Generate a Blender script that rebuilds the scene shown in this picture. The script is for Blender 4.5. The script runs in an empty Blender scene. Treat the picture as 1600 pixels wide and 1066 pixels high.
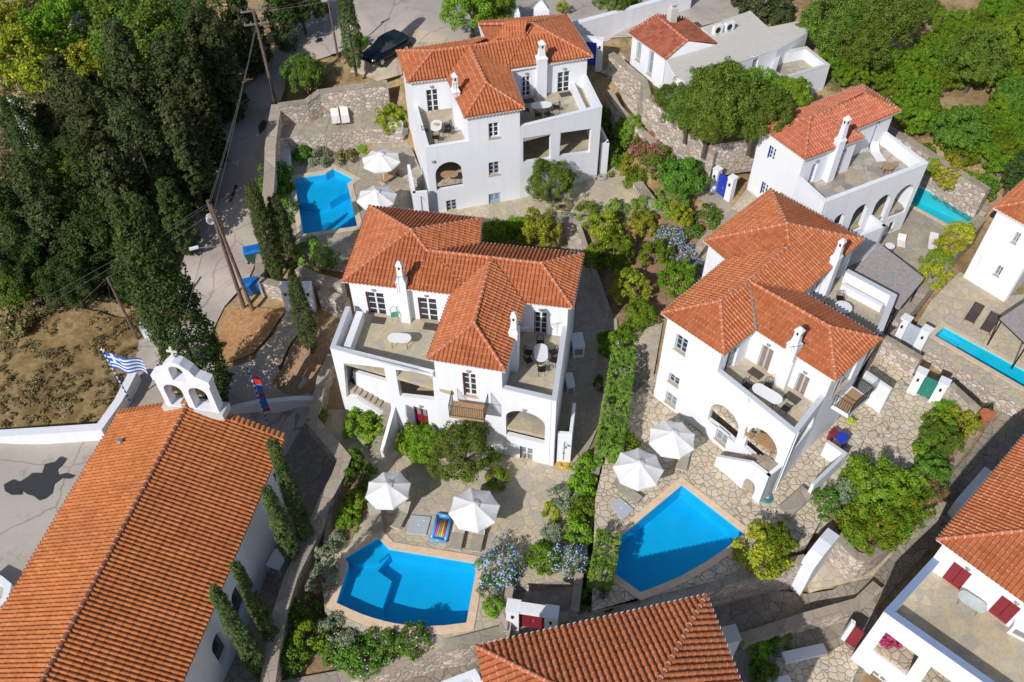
import bpy, bmesh, math, random
from mathutils import Vector, Matrix, noise
from mathutils.geometry import tessellate_polygon, delaunay_2d_cdt
sc = bpy.context.scene
R_ = math.radians
# ---------------- camera ----------------
F_, CX, CY, H = 1340.0, 800.0, 533.0, 46.0
_nd = Vector((15.0, 1217.0, F_)).normalized()
_up = -_nd
_fw = Vector((0, 0, 1)); _Y = (_fw - _up * _fw.dot(_up)).normalized(); _X = _Y.cross(_up)
ROT = Matrix((_X, _Y, _up))
cam = bpy.data.cameras.new("camera"); camo = bpy.data.objects.new("camera", cam); sc.collection.objects.link(camo)
cam.sensor_width = 36; cam.lens = F_ / 1600 * 36; cam.clip_end = 2000; cam.clip_start = 0.5
cr, cu, cb = ROT @ Vector((1, 0, 0)), ROT @ Vector((0, -1, 0)), ROT @ Vector((0, 0, -1))
camo.matrix_world = Matrix(((cr.x, cu.x, cb.x, 0), (cr.y, cu.y, cb.y, 0), (cr.z, cu.z, cb.z, H), (0, 0, 0, 1)))
sc.camera = camo
# ---------------- light ----------------
SAZ, SEL = R_(54), R_(37.5)      # direction the shadows run, sun height
sdir = Vector((-math.cos(SAZ) * math.cos(SEL), -math.sin(SAZ) * math.cos(SEL), math.sin(SEL)))
sun = bpy.data.lights.new("sun", 'SUN'); sun.energy = 3.9; sun.angle = R_(0.5); sun.color = (1, 0.975, 0.945)
suno = bpy.data.objects.new("sun", sun); sc.collection.objects.link(suno)
suno.rotation_euler = (-sdir).to_track_quat('-Z', 'Y').to_euler()
w = bpy.data.worlds.new("World"); sc.world = w; w.use_nodes = True
nt = w.node_tree; nt.nodes.clear()
sk = nt.nodes.new('ShaderNodeTexSky'); sk.sky_type = 'NISHITA'; sk.sun_disc = False
sk.sun_elevation = SEL; sk.sun_rotation = math.atan2(sdir.x, sdir.y)
bg = nt.nodes.new('ShaderNodeBackground'); bg.inputs[1].default_value = 0.09
wo = nt.nodes.new('ShaderNodeOutputWorld'); nt.links.new(sk.outputs[0], bg.inputs[0]); nt.links.new(bg.outputs[0], wo.inputs[0])
sc.view_settings.view_transform = 'Standard'; sc.view_settings.look = 'None'; sc.view_settings.gamma = 1; sc.view_settings.exposure = 0.04
random.seed(7)
# ---------------- helpers ----------------
def ray(px, py):
    return ROT @ Vector((px - CX, py - CY, F_))
def P(px, py, z=0.0):
    r = ray(px, py); t = (z - H) / r.z
    return Vector((r.x * t, r.y * t, z))
def PL(pts, z): return [P(a, b, z) for a, b in pts]
def ztop(b, t, z0):
    p = P(b[0], b[1], z0); r = ray(*t)
    return H + r.z * math.hypot(p.x, p.y) / math.hypot(r.x, r.y)
def S(v): # srgb 0-255 -> linear rgba
    o = []
    for c in v:
        c /= 255.0; o.append(c / 12.92 if c <= .04045 else ((c + .055) / 1.055) ** 2.4)
    return (*o, 1)
def xy(v): return Vector((v.x, v.y))
def inset(poly, d):
    """offset CCW polygon inward by d (xy)"""
    n = len(poly); out = []
    for i in range(n):
        a, b, c = xy(poly[i - 1]), xy(poly[i]), xy(poly[(i + 1) % n])
        d1, d2 = (b - a).normalized(), (c - b).normalized()
        n1, n2 = Vector((-d1.y, d1.x)), Vector((-d2.y, d2.x))
        m = (n1 + n2); k = m.dot(n1)
        m = m / k if abs(k) > .2 else n1
        q = b + m * d; out.append(Vector((q.x, q.y, poly[i].z)))
    return out
def area(poly): return sum(poly[i - 1].x * poly[i].y - poly[i].x * poly[i - 1].y for i in range(len(poly))) / 2
def ccw(poly): return poly if area(poly) > 0 else poly[::-1]
def inpoly(x, y, poly):
    c = False; n = len(poly); j = n - 1
    for i in range(n):
        a, b = poly[i], poly[j]
        if (a.y > y) != (b.y > y) and x < (b.x - a.x) * (y - a.y) / (b.y - a.y) + a.x: c = not c
        j = i
    return c
def dpoly(x, y, poly):
    m = 1e9; p = Vector((x, y))
    for i in range(len(poly)):
        a, b = xy(poly[i - 1]), xy(poly[i]); ab = b - a
        t = max(0, min(1, (p - a).dot(ab) / max(ab.length_squared, 1e-9))); m = min(m, (p - a - ab * t).length)
    return m
def fillet(pts, n=8):
    """smooth closed/open px curve by catmull-rom"""
    out = []
    for i in range(len(pts) - 1):
        p0 = pts[max(i - 1, 0)]; p1 = pts[i]; p2 = pts[i + 1]; p3 = pts[min(i + 2, len(pts) - 1)]
        for k in range(n):
            t = k / n
            out.append(tuple(.5 * ((2 * p1[j]) + (-p0[j] + p2[j]) * t + (2 * p0[j] - 5 * p1[j] + 4 * p2[j] - p3[j]) * t * t + (-p0[j] + 3 * p1[j] - 3 * p2[j] + p3[j]) * t ** 3) for j in range(len(p1))))
    out.append(tuple(pts[-1])); return out

def setp(o, label=None, cat=None, group=None, kind=None):
    if label: o['label'] = label
    if cat: o['category'] = cat
    if group: o['group'] = group
    if kind: o['kind'] = kind
    return o
def thing(name, label, cat, loc=(0, 0, 0), rz=0, group=None):
    o = bpy.data.objects.new(name, None); sc.collection.objects.link(o)
    o.location = loc; o.rotation_euler = (0, 0, rz); o.empty_display_size = .3
    return setp(o, label, cat, group)
def worg(o):
    v = Vector((0, 0, 0))
    while o is not None: v += o.location; o = o.parent
    return v
def copy_tree(o, parent=None):
    c = o.copy(); sc.collection.objects.link(c); c.parent = parent
    for ch in list(o.children): copy_tree(ch, c)
    return c
class MB:
    def __init__(s): s.v = []; s.f = []; s.m = []; s.uv = {}
    def add(s, vs, fs, mi=0):
        b = len(s.v); s.v += [tuple(v) for v in vs]
        for f in fs: s.f.append([b + i for i in f]); s.m.append(mi)
        return s
    def poly(s, pts, mi=0): return s.add(pts, [list(range(len(pts)))], mi)
    def ngon(s, loops, mi=0, flip=False):
        flat = [p for l in loops for p in l]
        tr = tessellate_polygon([[Vector(p) for p in l] for l in loops])
        return s.add(flat, [list(t)[::-1] if flip else list(t) for t in tr], mi)
    def prism(s, poly, z0, z1, mi=0, bottom=True, top=True):
        n = len(poly); zz0 = z0 if isinstance(z0, (list, tuple)) else [z0] * n; zz1 = z1 if isinstance(z1, (list, tuple)) else [z1] * n
        a = [(p[0], p[1], zz0[i]) for i, p in enumerate(poly)]; b = [(p[0], p[1], zz1[i]) for i, p in enumerate(poly)]
        s.add(a + b, [[i, (i + 1) % n, n + (i + 1) % n, n + i] for i in range(n)], mi)
        if n == 4:
            if top: s.poly(b, mi)
            if bottom: s.poly(a[::-1], mi)
        else:
            if top: s.ngon([b], mi)
            if bottom: s.ngon([a], mi)
        return s
    def box(s, c, sx, sy, sz, rz=0, mi=0, z0=True):
        """c = centre of bottom face if z0 else centre"""
        cz = c[2] + (sz / 2 if z0 else 0); co, si = math.cos(rz), math.sin(rz); vs = []
        for dz in (-.5, .5):
            for dx, dy in ((-.5, -.5), (.5, -.5), (.5, .5), (-.5, .5)):
                x, y = dx * sx, dy * sy; vs.append((c[0] + x * co - y * si, c[1] + x * si + y * co, cz + dz * sz))
        return s.add(vs, [[0, 3, 2, 1], [4, 5, 6, 7], [0, 1, 5, 4], [1, 2, 6, 5], [2, 3, 7, 6], [3, 0, 4, 7]], mi)
    def tube(s, a, b, r0, r1=None, n=8, mi=0, caps=True):
        a = Vector(a); b = Vector(b); r1 = r0 if r1 is None else r1
        d = (b - a); 
        if d.length < 1e-6: return s
        d.normalize(); u = d.orthogonal().normalized(); w2 = d.cross(u); vs = []
        for p, r in ((a, r0), (b, r1)):
            for i in range(n):
                t = 2 * math.pi * i / n; vs.append(p + u * math.cos(t) * r + w2 * math.sin(t) * r)
        fs = [[i, (i + 1) % n, n + (i + 1) % n, n + i] for i in range(n)]
        if caps: fs += [list(range(n))[::-1], list(range(n, 2 * n))]
        return s.add(vs, fs, mi)
    def path(s, pts, r, n=6, mi=0):
        for i in range(len(pts) - 1): s.tube(pts[i], pts[i + 1], r, r, n, mi)
        return s
    def ball(s, c, rx, ry=None, rz=None, n=10, mi=0):
        ry = ry or rx; rz = rz or rx; vs = []; m = n // 2
        for j in range(m + 1):
            th = math.pi * j / m
            for i in range(n):
                t = 2 * math.pi * i / n; vs.append((c[0] + rx * math.sin(th) * math.cos(t), c[1] + ry * math.sin(th) * math.sin(t), c[2] + rz * math.cos(th)))
        return s.add(vs, [[j * n + i, (j + 1) * n + i, (j + 1) * n + (i + 1) % n, j * n + (i + 1) % n] for j in range(m) for i in range(n)], mi)
    def build(s, name, mat, parent=None, smooth=False, org=None):
        me = bpy.data.meshes.new(name)
        o_ = org if org is not None else (worg(parent) if parent is not None else Vector((0, 0, 0)))
        me.from_pydata([(v[0] - o_.x, v[1] - o_.y, v[2] - o_.z) for v in s.v], [], s.f)
        for m in (mat if isinstance(mat, (list, tuple)) else [mat]): me.materials.append(m)
        if any(s.m): me.polygons.foreach_set('material_index', s.m)
        if smooth: me.polygons.foreach_set('use_smooth', [True] * len(me.polygons))
        o = bpy.data.objects.new(name, me); sc.collection.objects.link(o)
        if parent is not None: o.parent = parent
        elif org is not None: o.location = org
        return o
Z0 = Vector((0, 0, 0))

# ---------------- materials ----------------
def nmat(name):
    m = bpy.data.materials.new(name); m.use_nodes = True; t = m.node_tree; t.nodes.clear()
    o = t.nodes.new('ShaderNodeOutputMaterial'); b = t.nodes.new('ShaderNodeBsdfPrincipled'); t.links.new(b.outputs[0], o.inputs[0])
    return m, t, b, o
def N(t, typ, **kw):
    n = t.nodes.new(typ)
    for k, v in kw.items(): setattr(n, k, v)
    return n
def ramp(t, src, stops):
    r = t.nodes.new('ShaderNodeValToRGB'); e = r.color_ramp.elements
    while len(e) > 1: e.remove(e[-1])
    e[0].position = stops[0][0]; e[0].color = stops[0][1]
    for p, c in stops[1:]:
        x = e.new(p); x.color = c
    t.links.new(src, r.inputs[0]); return r.outputs[0]
def mixc(t, a, b, f, mode='MIX'):
    n = t.nodes.new('ShaderNodeMix'); n.data_type = 'RGBA'; n.blend_type = mode
    for v, i in ((a, 6), (b, 7), (f, 0)):
        if hasattr(v, 'links') or hasattr(v, 'is_linked'): t.links.new(v, n.inputs[i])
        else: n.inputs[i].default_value = v
    return n.outputs[2]
def mth(t, op, a, b=None, c=None):
    n = t.nodes.new('ShaderNodeMath'); n.operation = op
    for i, v in enumerate((a, b, c)):
        if v is None: continue
        if hasattr(v, 'is_linked'): t.links.new(v, n.inputs[i])
        else: n.inputs[i].default_value = v
    return n.outputs[0]
def pos(t): return t.nodes.new('ShaderNodeNewGeometry').outputs['Position']
def nz(t, scale, detail=4, rough=.55, vec=None, w_=None):
    n = t.nodes.new('ShaderNodeTexNoise'); n.inputs['Scale'].default_value = scale; n.inputs['Detail'].default_value = detail; n.inputs['Roughness'].default_value = rough
    t.links.new(vec if vec is not None else pos(t), n.inputs['Vector']); return n
def bump(t, b, h, strength=.3, dist=.05):
    n = t.nodes.new('ShaderNodeBump'); n.inputs['Strength'].default_value = strength; n.inputs['Distance'].default_value = dist
    t.links.new(h, n.inputs['Height']); t.links.new(n.outputs[0], b.inputs['Normal'])
def simple(name, col, rough=.7, metal=0, noise_amt=.12, nscale=3.0, bmp=0):
    m, t, b, o = nmat(name); col = S(col) if max(col) > 1.01 else (*col[:3], 1)
    n = nz(t, nscale)
    d = tuple(c * (1 - noise_amt) for c in col[:3]) + (1,); l = tuple(min(1, c * (1 + noise_amt)) for c in col[:3]) + (1,)
    t.links.new(ramp(t, n.outputs[0], [(.3, d), (.7, l)]), b.inputs['Base Color'])
    b.inputs['Roughness'].default_value = rough; b.inputs['Metallic'].default_value = metal
    if bmp: bump(t, b, nz(t, nscale * 6).outputs[0], bmp)
    return m
def plaster(name, base, stain=.10):
    m, t, b, o = nmat(name)
    n1 = nz(t, .35, 5); n2 = nz(t, 3.0, 6, .7)
    mp = N(t, 'ShaderNodeMapping'); mp.inputs['Scale'].default_value = (2.2, 2.2, .18); t.links.new(pos(t), mp.inputs[0])
    n3 = nz(t, 1.0, 4, .6, mp.outputs[0])
    c = ramp(t, n1.outputs[0], [(.3, tuple(x * .95 for x in base) + (1,)), (.7, tuple(base) + (1,))])
    c = mixc(t, c, tuple(x * .86 for x in base) + (1,), mth(t, 'MULTIPLY', ramp(t, n3.outputs[0], [(.52, (0, 0, 0, 1)), (.75, (1, 1, 1, 1))]), stain * 3))
    c = mixc(t, c, (base[0] * .9, base[1] * .86, base[2] * .78, 1), mth(t, 'MULTIPLY', ramp(t, n2.outputs[0], [(.55, (0, 0, 0, 1)), (.8, (1, 1, 1, 1))]), stain))
    t.links.new(c, b.inputs['Base Color']); b.inputs['Roughness'].default_value = .85
    bump(t, b, n2.outputs[0], .15, .03)
    return m
def stones(name, cols, scale, mortar, mw=.05, bstr=.4, dirt=.25, squash=(1, 1, 1), jit=1.0):
    """irregular stone pattern: cols list of srgb, evenly weighted"""
    m, t, b, o = nmat(name)
    mp = N(t, 'ShaderNodeMapping'); mp.inputs['Scale'].default_value = squash
    wn = nz(t, 1.6, 3); off = mixc(t, pos(t), wn.outputs['Color'], .06 * jit)
    t.links.new(off, mp.inputs[0])
    v1 = N(t, 'ShaderNodeTexVoronoi', feature='F1'); v2 = N(t, 'ShaderNodeTexVoronoi', feature='DISTANCE_TO_EDGE')
    for v in (v1, v2): v.inputs['Scale'].default_value = scale; t.links.new(mp.outputs[0], v.inputs['Vector'])
    sp = N(t, 'ShaderNodeSeparateColor'); t.links.new(v1.outputs['Color'], sp.inputs[0])
    k = len(cols); r = ramp(t, sp.outputs[0], [(i / k, S(c)) for i, c in enumerate(cols)])
    for nd in t.nodes:
        if nd.type == 'VALTORGB' and nd.outputs[0] == r: nd.color_ramp.interpolation = 'CONSTANT'
    n2 = nz(t, 5, 6, .7); n3 = nz(t, .3, 5, .6)
    c = mixc(t, r, (.5, .5, .5, 1), 0.0)
    c = mixc(t, c, ramp(t, n2.outputs[0], [(.3, (.84, .82, .80, 1)), (.7, (1.09, 1.09, 1.09, 1))]), 1.0, 'MULTIPLY')
    c = mixc(t, c, ramp(t, n3.outputs[0], [(.35, (.74, .73, .70, 1)), (.6, (1, 1, 1, 1))]), dirt * 2, 'MULTIPLY')
    e = ramp(t, v2.outputs[0], [(mw * .5, (0, 0, 0, 1)), (mw, (1, 1, 1, 1))])
    c = mixc(t, S(mortar), c, e)
    t.links.new(c, b.inputs['Base Color']); b.inputs['Roughness'].default_value = .85
    hgt = mth(t, 'ADD', mth(t, 'MULTIPLY', ramp(t, v2.outputs[0], [(0, (0, 0, 0, 1)), (mw * 2.2, (1, 1, 1, 1))]), 1.0), mth(t, 'MULTIPLY', n2.outputs[0], .5))
    bump(t, b, hgt, bstr, .05)
    return m
WHITE = plaster('white_plaster', (.79, .80, .83), .2)
COP = plaster('coping_plaster', (.56, .58, .62), .3)
COPB = plaster('blue_grey_coping', (.20, .27, .42), .3)
OLDW = plaster('aged_plaster', (.62, .60, .56), .35)
CONC = plaster('grey_concrete_roof', (.60, .56, .50), .3)
STONEW = stones('rubble_stone', [(190, 178, 165), (205, 192, 180), (170, 158, 146), (196, 176, 155), (214, 204, 194), (180, 172, 165)], 2.6, (150, 138, 124), .07, .6, .2, (1, 1, 1.35))
STCAP = stones('stone_wall_cap', [(168, 155, 138), (178, 164, 148), (160, 148, 134)], .9, (140, 128, 113), .02, .3, .3)
DECK = stones('flagstone_paving', [(196, 182, 158), (202, 188, 164), (188, 177, 158), (198, 182, 152), (184, 174, 160)], 1.9, (168, 154, 132), .035, .3, .3)
CRAZY = stones('crazy_paving', [(204, 190, 168), (212, 198, 176), (198, 187, 168), (208, 193, 166), (214, 202, 182)], 2.5, (146, 130, 108), .05, .5, .25)
GREYD = stones('grey_flagstone', [(176, 166, 150), (184, 174, 156), (168, 161, 148), (180, 168, 148)], 2.1, (152, 141, 124), .035, .35, .5)
ALLEY = stones('alley_slabs', [(150, 140, 126), (156, 147, 132), (144, 136, 124), (158, 146, 128)], 1.7, (108, 101, 92), .035, .4, .4)
TERR = stones('terrace_tiles', [(190, 178, 154), (198, 185, 158), (182, 173, 155), (194, 178, 148), (178, 171, 158)], 1.7, (170, 158, 138), .025, .15, .4)
TERR4 = stones('slate_terrace', [(172, 165, 152), (182, 172, 158), (160, 154, 148), (184, 164, 136), (150, 138, 132), (188, 179, 164)], 1.7, (140, 134, 124), .02, .15, .3)
COPING = simple('pool_coping', (222, 192, 160), .7, 0, .1, 2.5, .1)
COPING1 = simple('pale_pool_coping', (206, 186, 160), .7, 0, .1, 2.5, .1)
def ground(name, cols, sc1=.25, sc2=4, b_=.4):
    m, t, b, o = nmat(name)
    n1 = nz(t, sc1, 8, .65); n2 = nz(t, sc2, 6, .7)
    c = ramp(t, n1.outputs[0], [(.32 + .36 * i / (len(cols) - 1), S(x)) for i, x in enumerate(cols)])
    if b_ < .11:
        st = nz(t, .7, 7, .7); c = mixc(t, c, ramp(t, st.outputs[0], [(.56, (1, 1, 1, 1)), (.66, (.80, .78, .76, 1))]), 1.0, 'MULTIPLY')
        vc = N(t, 'ShaderNodeTexVoronoi', feature='DISTANCE_TO_EDGE'); vc.inputs['Scale'].default_value = .16; wv = nz(t, .8, 5); t.links.new(mixc(t, pos(t), wv.outputs['Color'], .35), vc.inputs['Vector'])
        c = mixc(t, c, ramp(t, vc.outputs[0], [(.0, (.62, .6, .58, 1)), (.006, (1, 1, 1, 1))]), 1.0, 'MULTIPLY')
    c = mixc(t, c, ramp(t, n2.outputs[0], [(.3, (1 - b_, 1 - b_, 1 - b_, 1)), (.7, (1 + b_ * .6, 1 + b_ * .6, 1 + b_ * .6, 1))]), 1.0, 'MULTIPLY')
    t.links.new(c, b.inputs['Base Color']); b.inputs['Roughness'].default_value = .95
    bump(t, b, n2.outputs[0], b_, .1); return m
EARTH = ground('dry_earth', [(120, 98, 66), (150, 124, 84), (172, 146, 108), (112, 104, 62)], .3)
SOIL = ground('garden_soil', [(140, 108, 80), (160, 128, 98), (122, 96, 72)], .4)
RSOIL = ground('orange_soil', [(168, 122, 78), (182, 138, 92), (150, 108, 70)], .4)
SCRUB = ground('dry_scrub', [(98, 76, 44), (130, 104, 62), (158, 132, 90), (84, 72, 38)], .35, 3)  # browns set darker, standing in for tree shade over the scrub
ROAD = ground('concrete_road', [(168, 156, 146), (180, 168, 157), (160, 150, 140)], .2, 6, .06)
YARD = ground('churchyard_concrete', [(174, 163, 152), (180, 170, 159), (166, 156, 146)], .15, 5, .05)
PATHC = ground('sandy_concrete', [(176, 158, 136), (188, 172, 150), (160, 146, 126)], .3, 5, .1)
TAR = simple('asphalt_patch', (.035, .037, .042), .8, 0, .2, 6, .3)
BASIN = simple('pool_lining', (.12, .54, .76), .5, 0, .05, 1)
BASIN4 = simple('turquoise_lining', (.16, .62, .66), .5, 0, .05, 1)
def water(name, tint):
    m = bpy.data.materials.new(name); m.use_nodes = True; t = m.node_tree; t.nodes.clear()
    o = t.nodes.new('ShaderNodeOutputMaterial'); tr = t.nodes.new('ShaderNodeBsdfTransparent'); gl = t.nodes.new('ShaderNodeBsdfGlossy')
    tr.inputs[0].default_value = (*tint, 1); gl.inputs['Roughness'].default_value = .04
    ge = t.nodes.new('ShaderNodeNewGeometry'); dt = t.nodes.new('ShaderNodeVectorMath'); dt.operation = 'DOT_PRODUCT'
    t.links.new(ge.outputs['Incoming'], dt.inputs[0]); t.links.new(ge.outputs['Normal'], dt.inputs[1])
    fac = mth(t, 'ADD', mth(t, 'MULTIPLY', mth(t, 'POWER', mth(t, 'SUBTRACT', 1.0, mth(t, 'ABSOLUTE', dt.outputs['Value'])), 5.0), .9), .02)
    n = nz(t, 2.2, 3); bp = t.nodes.new('ShaderNodeBump'); bp.inputs['Strength'].default_value = .15; bp.inputs['Distance'].default_value = .05
    t.links.new(n.outputs[0], bp.inputs['Height']); t.links.new(bp.outputs[0], gl.inputs['Normal'])
    mx = t.nodes.new('ShaderNodeMixShader'); t.links.new(fac, mx.inputs[0]); t.links.new(tr.outputs[0], mx.inputs[1]); t.links.new(gl.outputs[0], mx.inputs[2]); t.links.new(mx.outputs[0], o.inputs[0])
    return m
WATER = water('pool_water', (.2, .83, .96))
WATER4 = water('turquoise_pool_water', (.35, .85, .92))
def tiles(name, c1, c2, c3, mort=(225, 190, 165), mamt=.75):
    m, t, b, o = nmat(name)
    uv = t.nodes.new('ShaderNodeUVMap').outputs[0]; sp = N(t, 'ShaderNodeSeparateXYZ'); t.links.new(uv, sp.inputs[0])
    fu, fv = mth(t, 'FLOOR', sp.outputs[0]), mth(t, 'FLOOR', sp.outputs[1])
    cb_ = N(t, 'ShaderNodeCombineXYZ'); t.links.new(fu, cb_.inputs[0]); t.links.new(fv, cb_.inputs[1])
    wn = N(t, 'ShaderNodeTexWhiteNoise'); t.links.new(cb_.outputs[0], wn.inputs[0])
    c = ramp(t, wn.outputs[0], [(0, S(c1)), (.5, S(c2)), (1, S(c3))])
    n1 = nz(t, .5, 5); n2 = nz(t, 7, 4)
    c = mixc(t, c, ramp(t, n1.outputs[0], [(.3, (.86, .84, .82, 1)), (.65, (1.04, 1.04, 1.04, 1))]), 1.0, 'MULTIPLY')
    c = mixc(t, c, ramp(t, n2.outputs[0], [(.3, (.8, .8, .8, 1)), (.7, (1.1, 1.1, 1.1, 1))]), 1.0, 'MULTIPLY')
    fr = mth(t, 'FRACT', sp.outputs[1]); fru = mth(t, 'FRACT', sp.outputs[0])
    mk = mth(t, 'MULTIPLY', mth(t, 'LESS_THAN', fr, .11), mth(t, 'LESS_THAN', fru, .66))
    mk = mth(t, 'MULTIPLY', mk, ramp(t, nz(t, 1.5, 5).outputs[0], [(.36, (0, 0, 0, 1)), (.55, (1, 1, 1, 1))]))
    c = mixc(t, c, S(mort), mth(t, 'MULTIPLY', mk, mamt))
    t.links.new(c, b.inputs['Base Color']); b.inputs['Roughness'].default_value = .8; b.inputs['Specular IOR Level'].default_value = .25
    return m
TILE = tiles('terracotta_tiles', (177, 102, 64), (185, 110, 70), (192, 118, 78), (226, 190, 160), .52)
TILE4 = tiles('pale_red_tiles', (184, 106, 78), (192, 114, 86), (200, 124, 94), (222, 190, 165), .7)
TILEC = tiles('orange_church_tiles', (184, 110, 64), (190, 117, 69), (198, 127, 77), (200, 140, 100), .1)
TILEO = tiles('weathered_tiles', (160, 88, 66), (180, 108, 82), (142, 90, 72), (150, 100, 80), .3)
MORT = simple('mortar_white', (.68, .64, .58), .9)
CLAY = simple('terracotta_cap', (188, 110, 76), .8, 0, .2, 4)
CLAYC = simple('dark_ridge_clay', (140, 82, 58), .8, 0, .2, 4)
CLAYM = simple('ridge_mortar', (205, 165, 140), .9)
DARKM = simple('dark_iron', (.03, .03, .032), .5, .6)
GREYM = simple('grey_metal', (.35, .36, .37), .5, .5)
WPAINT = simple('white_paint', (.78, .78, .78), .45, 0, .04)
GPAINT = simple('grey_blue_paint', (.42, .47, .52), .5, 0, .05)
BLUEP = simple('blue_paint', (.02, .05, .42), .45, 0, .08)
LBLUE = simple('light_blue_paint', (.30, .46, .66), .5, 0, .06)
REDP = simple('dark_red_paint', (.22, .018, .03), .45, 0, .08)
GREENP = simple('sea_green_paint', (.02, .20, .15), .5, 0, .12)
WOOD = simple('brown_wood', (.20, .10, .055), .6, 0, .25, 8)
LWOOD = simple('light_wood', (.42, .25, .13), .6, 0, .2, 8)
TIMBER = simple('pole_timber', (.15, .10, .075), .8, 0, .35, 5)
TAN = simple('tan_marble_sill', (.48, .37, .27), .6)
MAT_ = simple('brown_doormat', (.07, .058, .048), .95)
FABW = simple('white_canvas', (.74, .73, .71), .85, 0, .05)
FABG = simple('beige_mesh_fabric', (.36, .32, .25), .85)
FABB = simple('brown_mesh_fabric', (.07, .05, .045), .8)
PERG = simple('reed_screen', (.34, .30, .28), .9, 0, .2, 6)
GLASS, _t, _b, _o = nmat('window_glass'); _b.inputs['Base Color'].default_value = (.035, .042, .05, 1); _b.inputs['Roughness'].default_value = .06
BROWNG = simple('brown_curtained_glass', (.27, .19, .15), .2)
CURT = simple('curtained_glass', (.25, .26, .27), .12)
BARK = simple('bark', (.10, .075, .055), .95, 0, .3, 6, .5)
PBARK = simple('pale_bark', (.22, .18, .15), .95, 0, .3, 6, .5)
def leaf(name, cols, trans=.25, k=1.5):
    cols = [tuple(min(.9, c * k) for c in x) for x in cols]
    m, t, b, o = nmat(name)
    g = t.nodes.new('ShaderNodeNewGeometry'); oi = t.nodes.new('ShaderNodeObjectInfo')
    c = ramp(t, g.outputs['Random Per Island'], [(i / max(1, len(cols) - 1), (*x, 1)) for i, x in enumerate(cols)])
    n = nz(t, .9, 4)
    c = mixc(t, c, ramp(t, n.outputs[0], [(.3, (.6, .66, .6, 1)), (.7, (1.25, 1.2, 1.1, 1))]), 1.0, 'MULTIPLY')
    hs = N(t, 'ShaderNodeHueSaturation'); t.links.new(c, hs.inputs['Color'])
    t.links.new(mth(t, 'ADD', mth(t, 'MULTIPLY', oi.outputs['Random'], .04), .48), hs.inputs['Hue']); t.links.new(mth(t, 'ADD', mth(t, 'MULTIPLY', oi.outputs['Random'], .35), .82), hs.inputs['Value'])
    c = hs.outputs[0]
    t.links.new(c, b.inputs['Base Color']); b.inputs['Roughness'].default_value = .6; b.inputs['Specular IOR Level'].default_value = .12
    tl = t.nodes.new('ShaderNodeBsdfTranslucent'); t.links.new(mixc(t, c, (1.0, 1.1, .5, 1), 1.0, 'MULTIPLY'), tl.inputs[0])
    mx = t.nodes.new('ShaderNodeMixShader'); mx.inputs[0].default_value = trans
    t.links.new(b.outputs[0], mx.inputs[1]); t.links.new(tl.outputs[0], mx.inputs[2]); t.links.new(mx.outputs[0], o.inputs[0])
    return m
L_DARK = leaf('pine_foliage', [(.035, .050, .018), (.055, .075, .028), (.10, .11, .04), (.03, .04, .016)], .15, 1.25)
L_CYP = leaf('cypress_foliage', [(.03, .055, .016), (.05, .085, .022), (.08, .12, .03)], .15, 1.1)
L_LCYP = leaf('light_cypress_foliage', [(.06, .095, .028), (.09, .13, .04), (.12, .155, .055)], .15, 1.05)
L_CIT = leaf('citrus_foliage', [(.065, .13, .008), (.11, .185, .012), (.16, .23, .018), (.05, .10, .008)])
L_LEM = leaf('lemon_foliage', [(.13, .18, .014), (.22, .26, .022), (.30, .30, .03), (.09, .13, .012)])
L_MID = leaf('broadleaf_foliage', [(.055, .11, .016), (.09, .17, .022), (.13, .22, .03), (.04, .075, .014)])
L_OLD = leaf('tamarisk_foliage', [(.065, .11, .016), (.10, .155, .022), (.14, .19, .03), (.045, .08, .014)])
L_BRIGHT = leaf('bright_foliage', [(.12, .22, .018), (.18, .30, .025), (.08, .15, .014)])
L_SAGE = leaf('sage_foliage', [(.16, .20, .13), (.22, .26, .18), (.11, .15, .09)], .1)
L_YEL = leaf('yellow_green_foliage', [(.24, .26, .02), (.34, .33, .03), (.16, .20, .02)])
L_HEDGE = leaf('hedge_foliage', [(.10, .16, .025), (.14, .22, .035), (.18, .25, .05)], .2)
L_DRY = leaf('dry_grass', [(.26, .20, .09), (.34, .27, .13), (.15, .12, .05), (.09, .10, .03)], .1, 1.0)
FL_W = simple('white_petals', (.75, .72, .74), .7)
FL_B = simple('pale_blue_petals', (.42, .46, .80), .7)
FL_M = simple('magenta_petals', (.42, .02, .12), .7)
FL_O = simple('orange_petals', (.62, .20, .02), .7)
FL_Y = simple('lemon_skin', (.70, .52, .03), .6)
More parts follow.
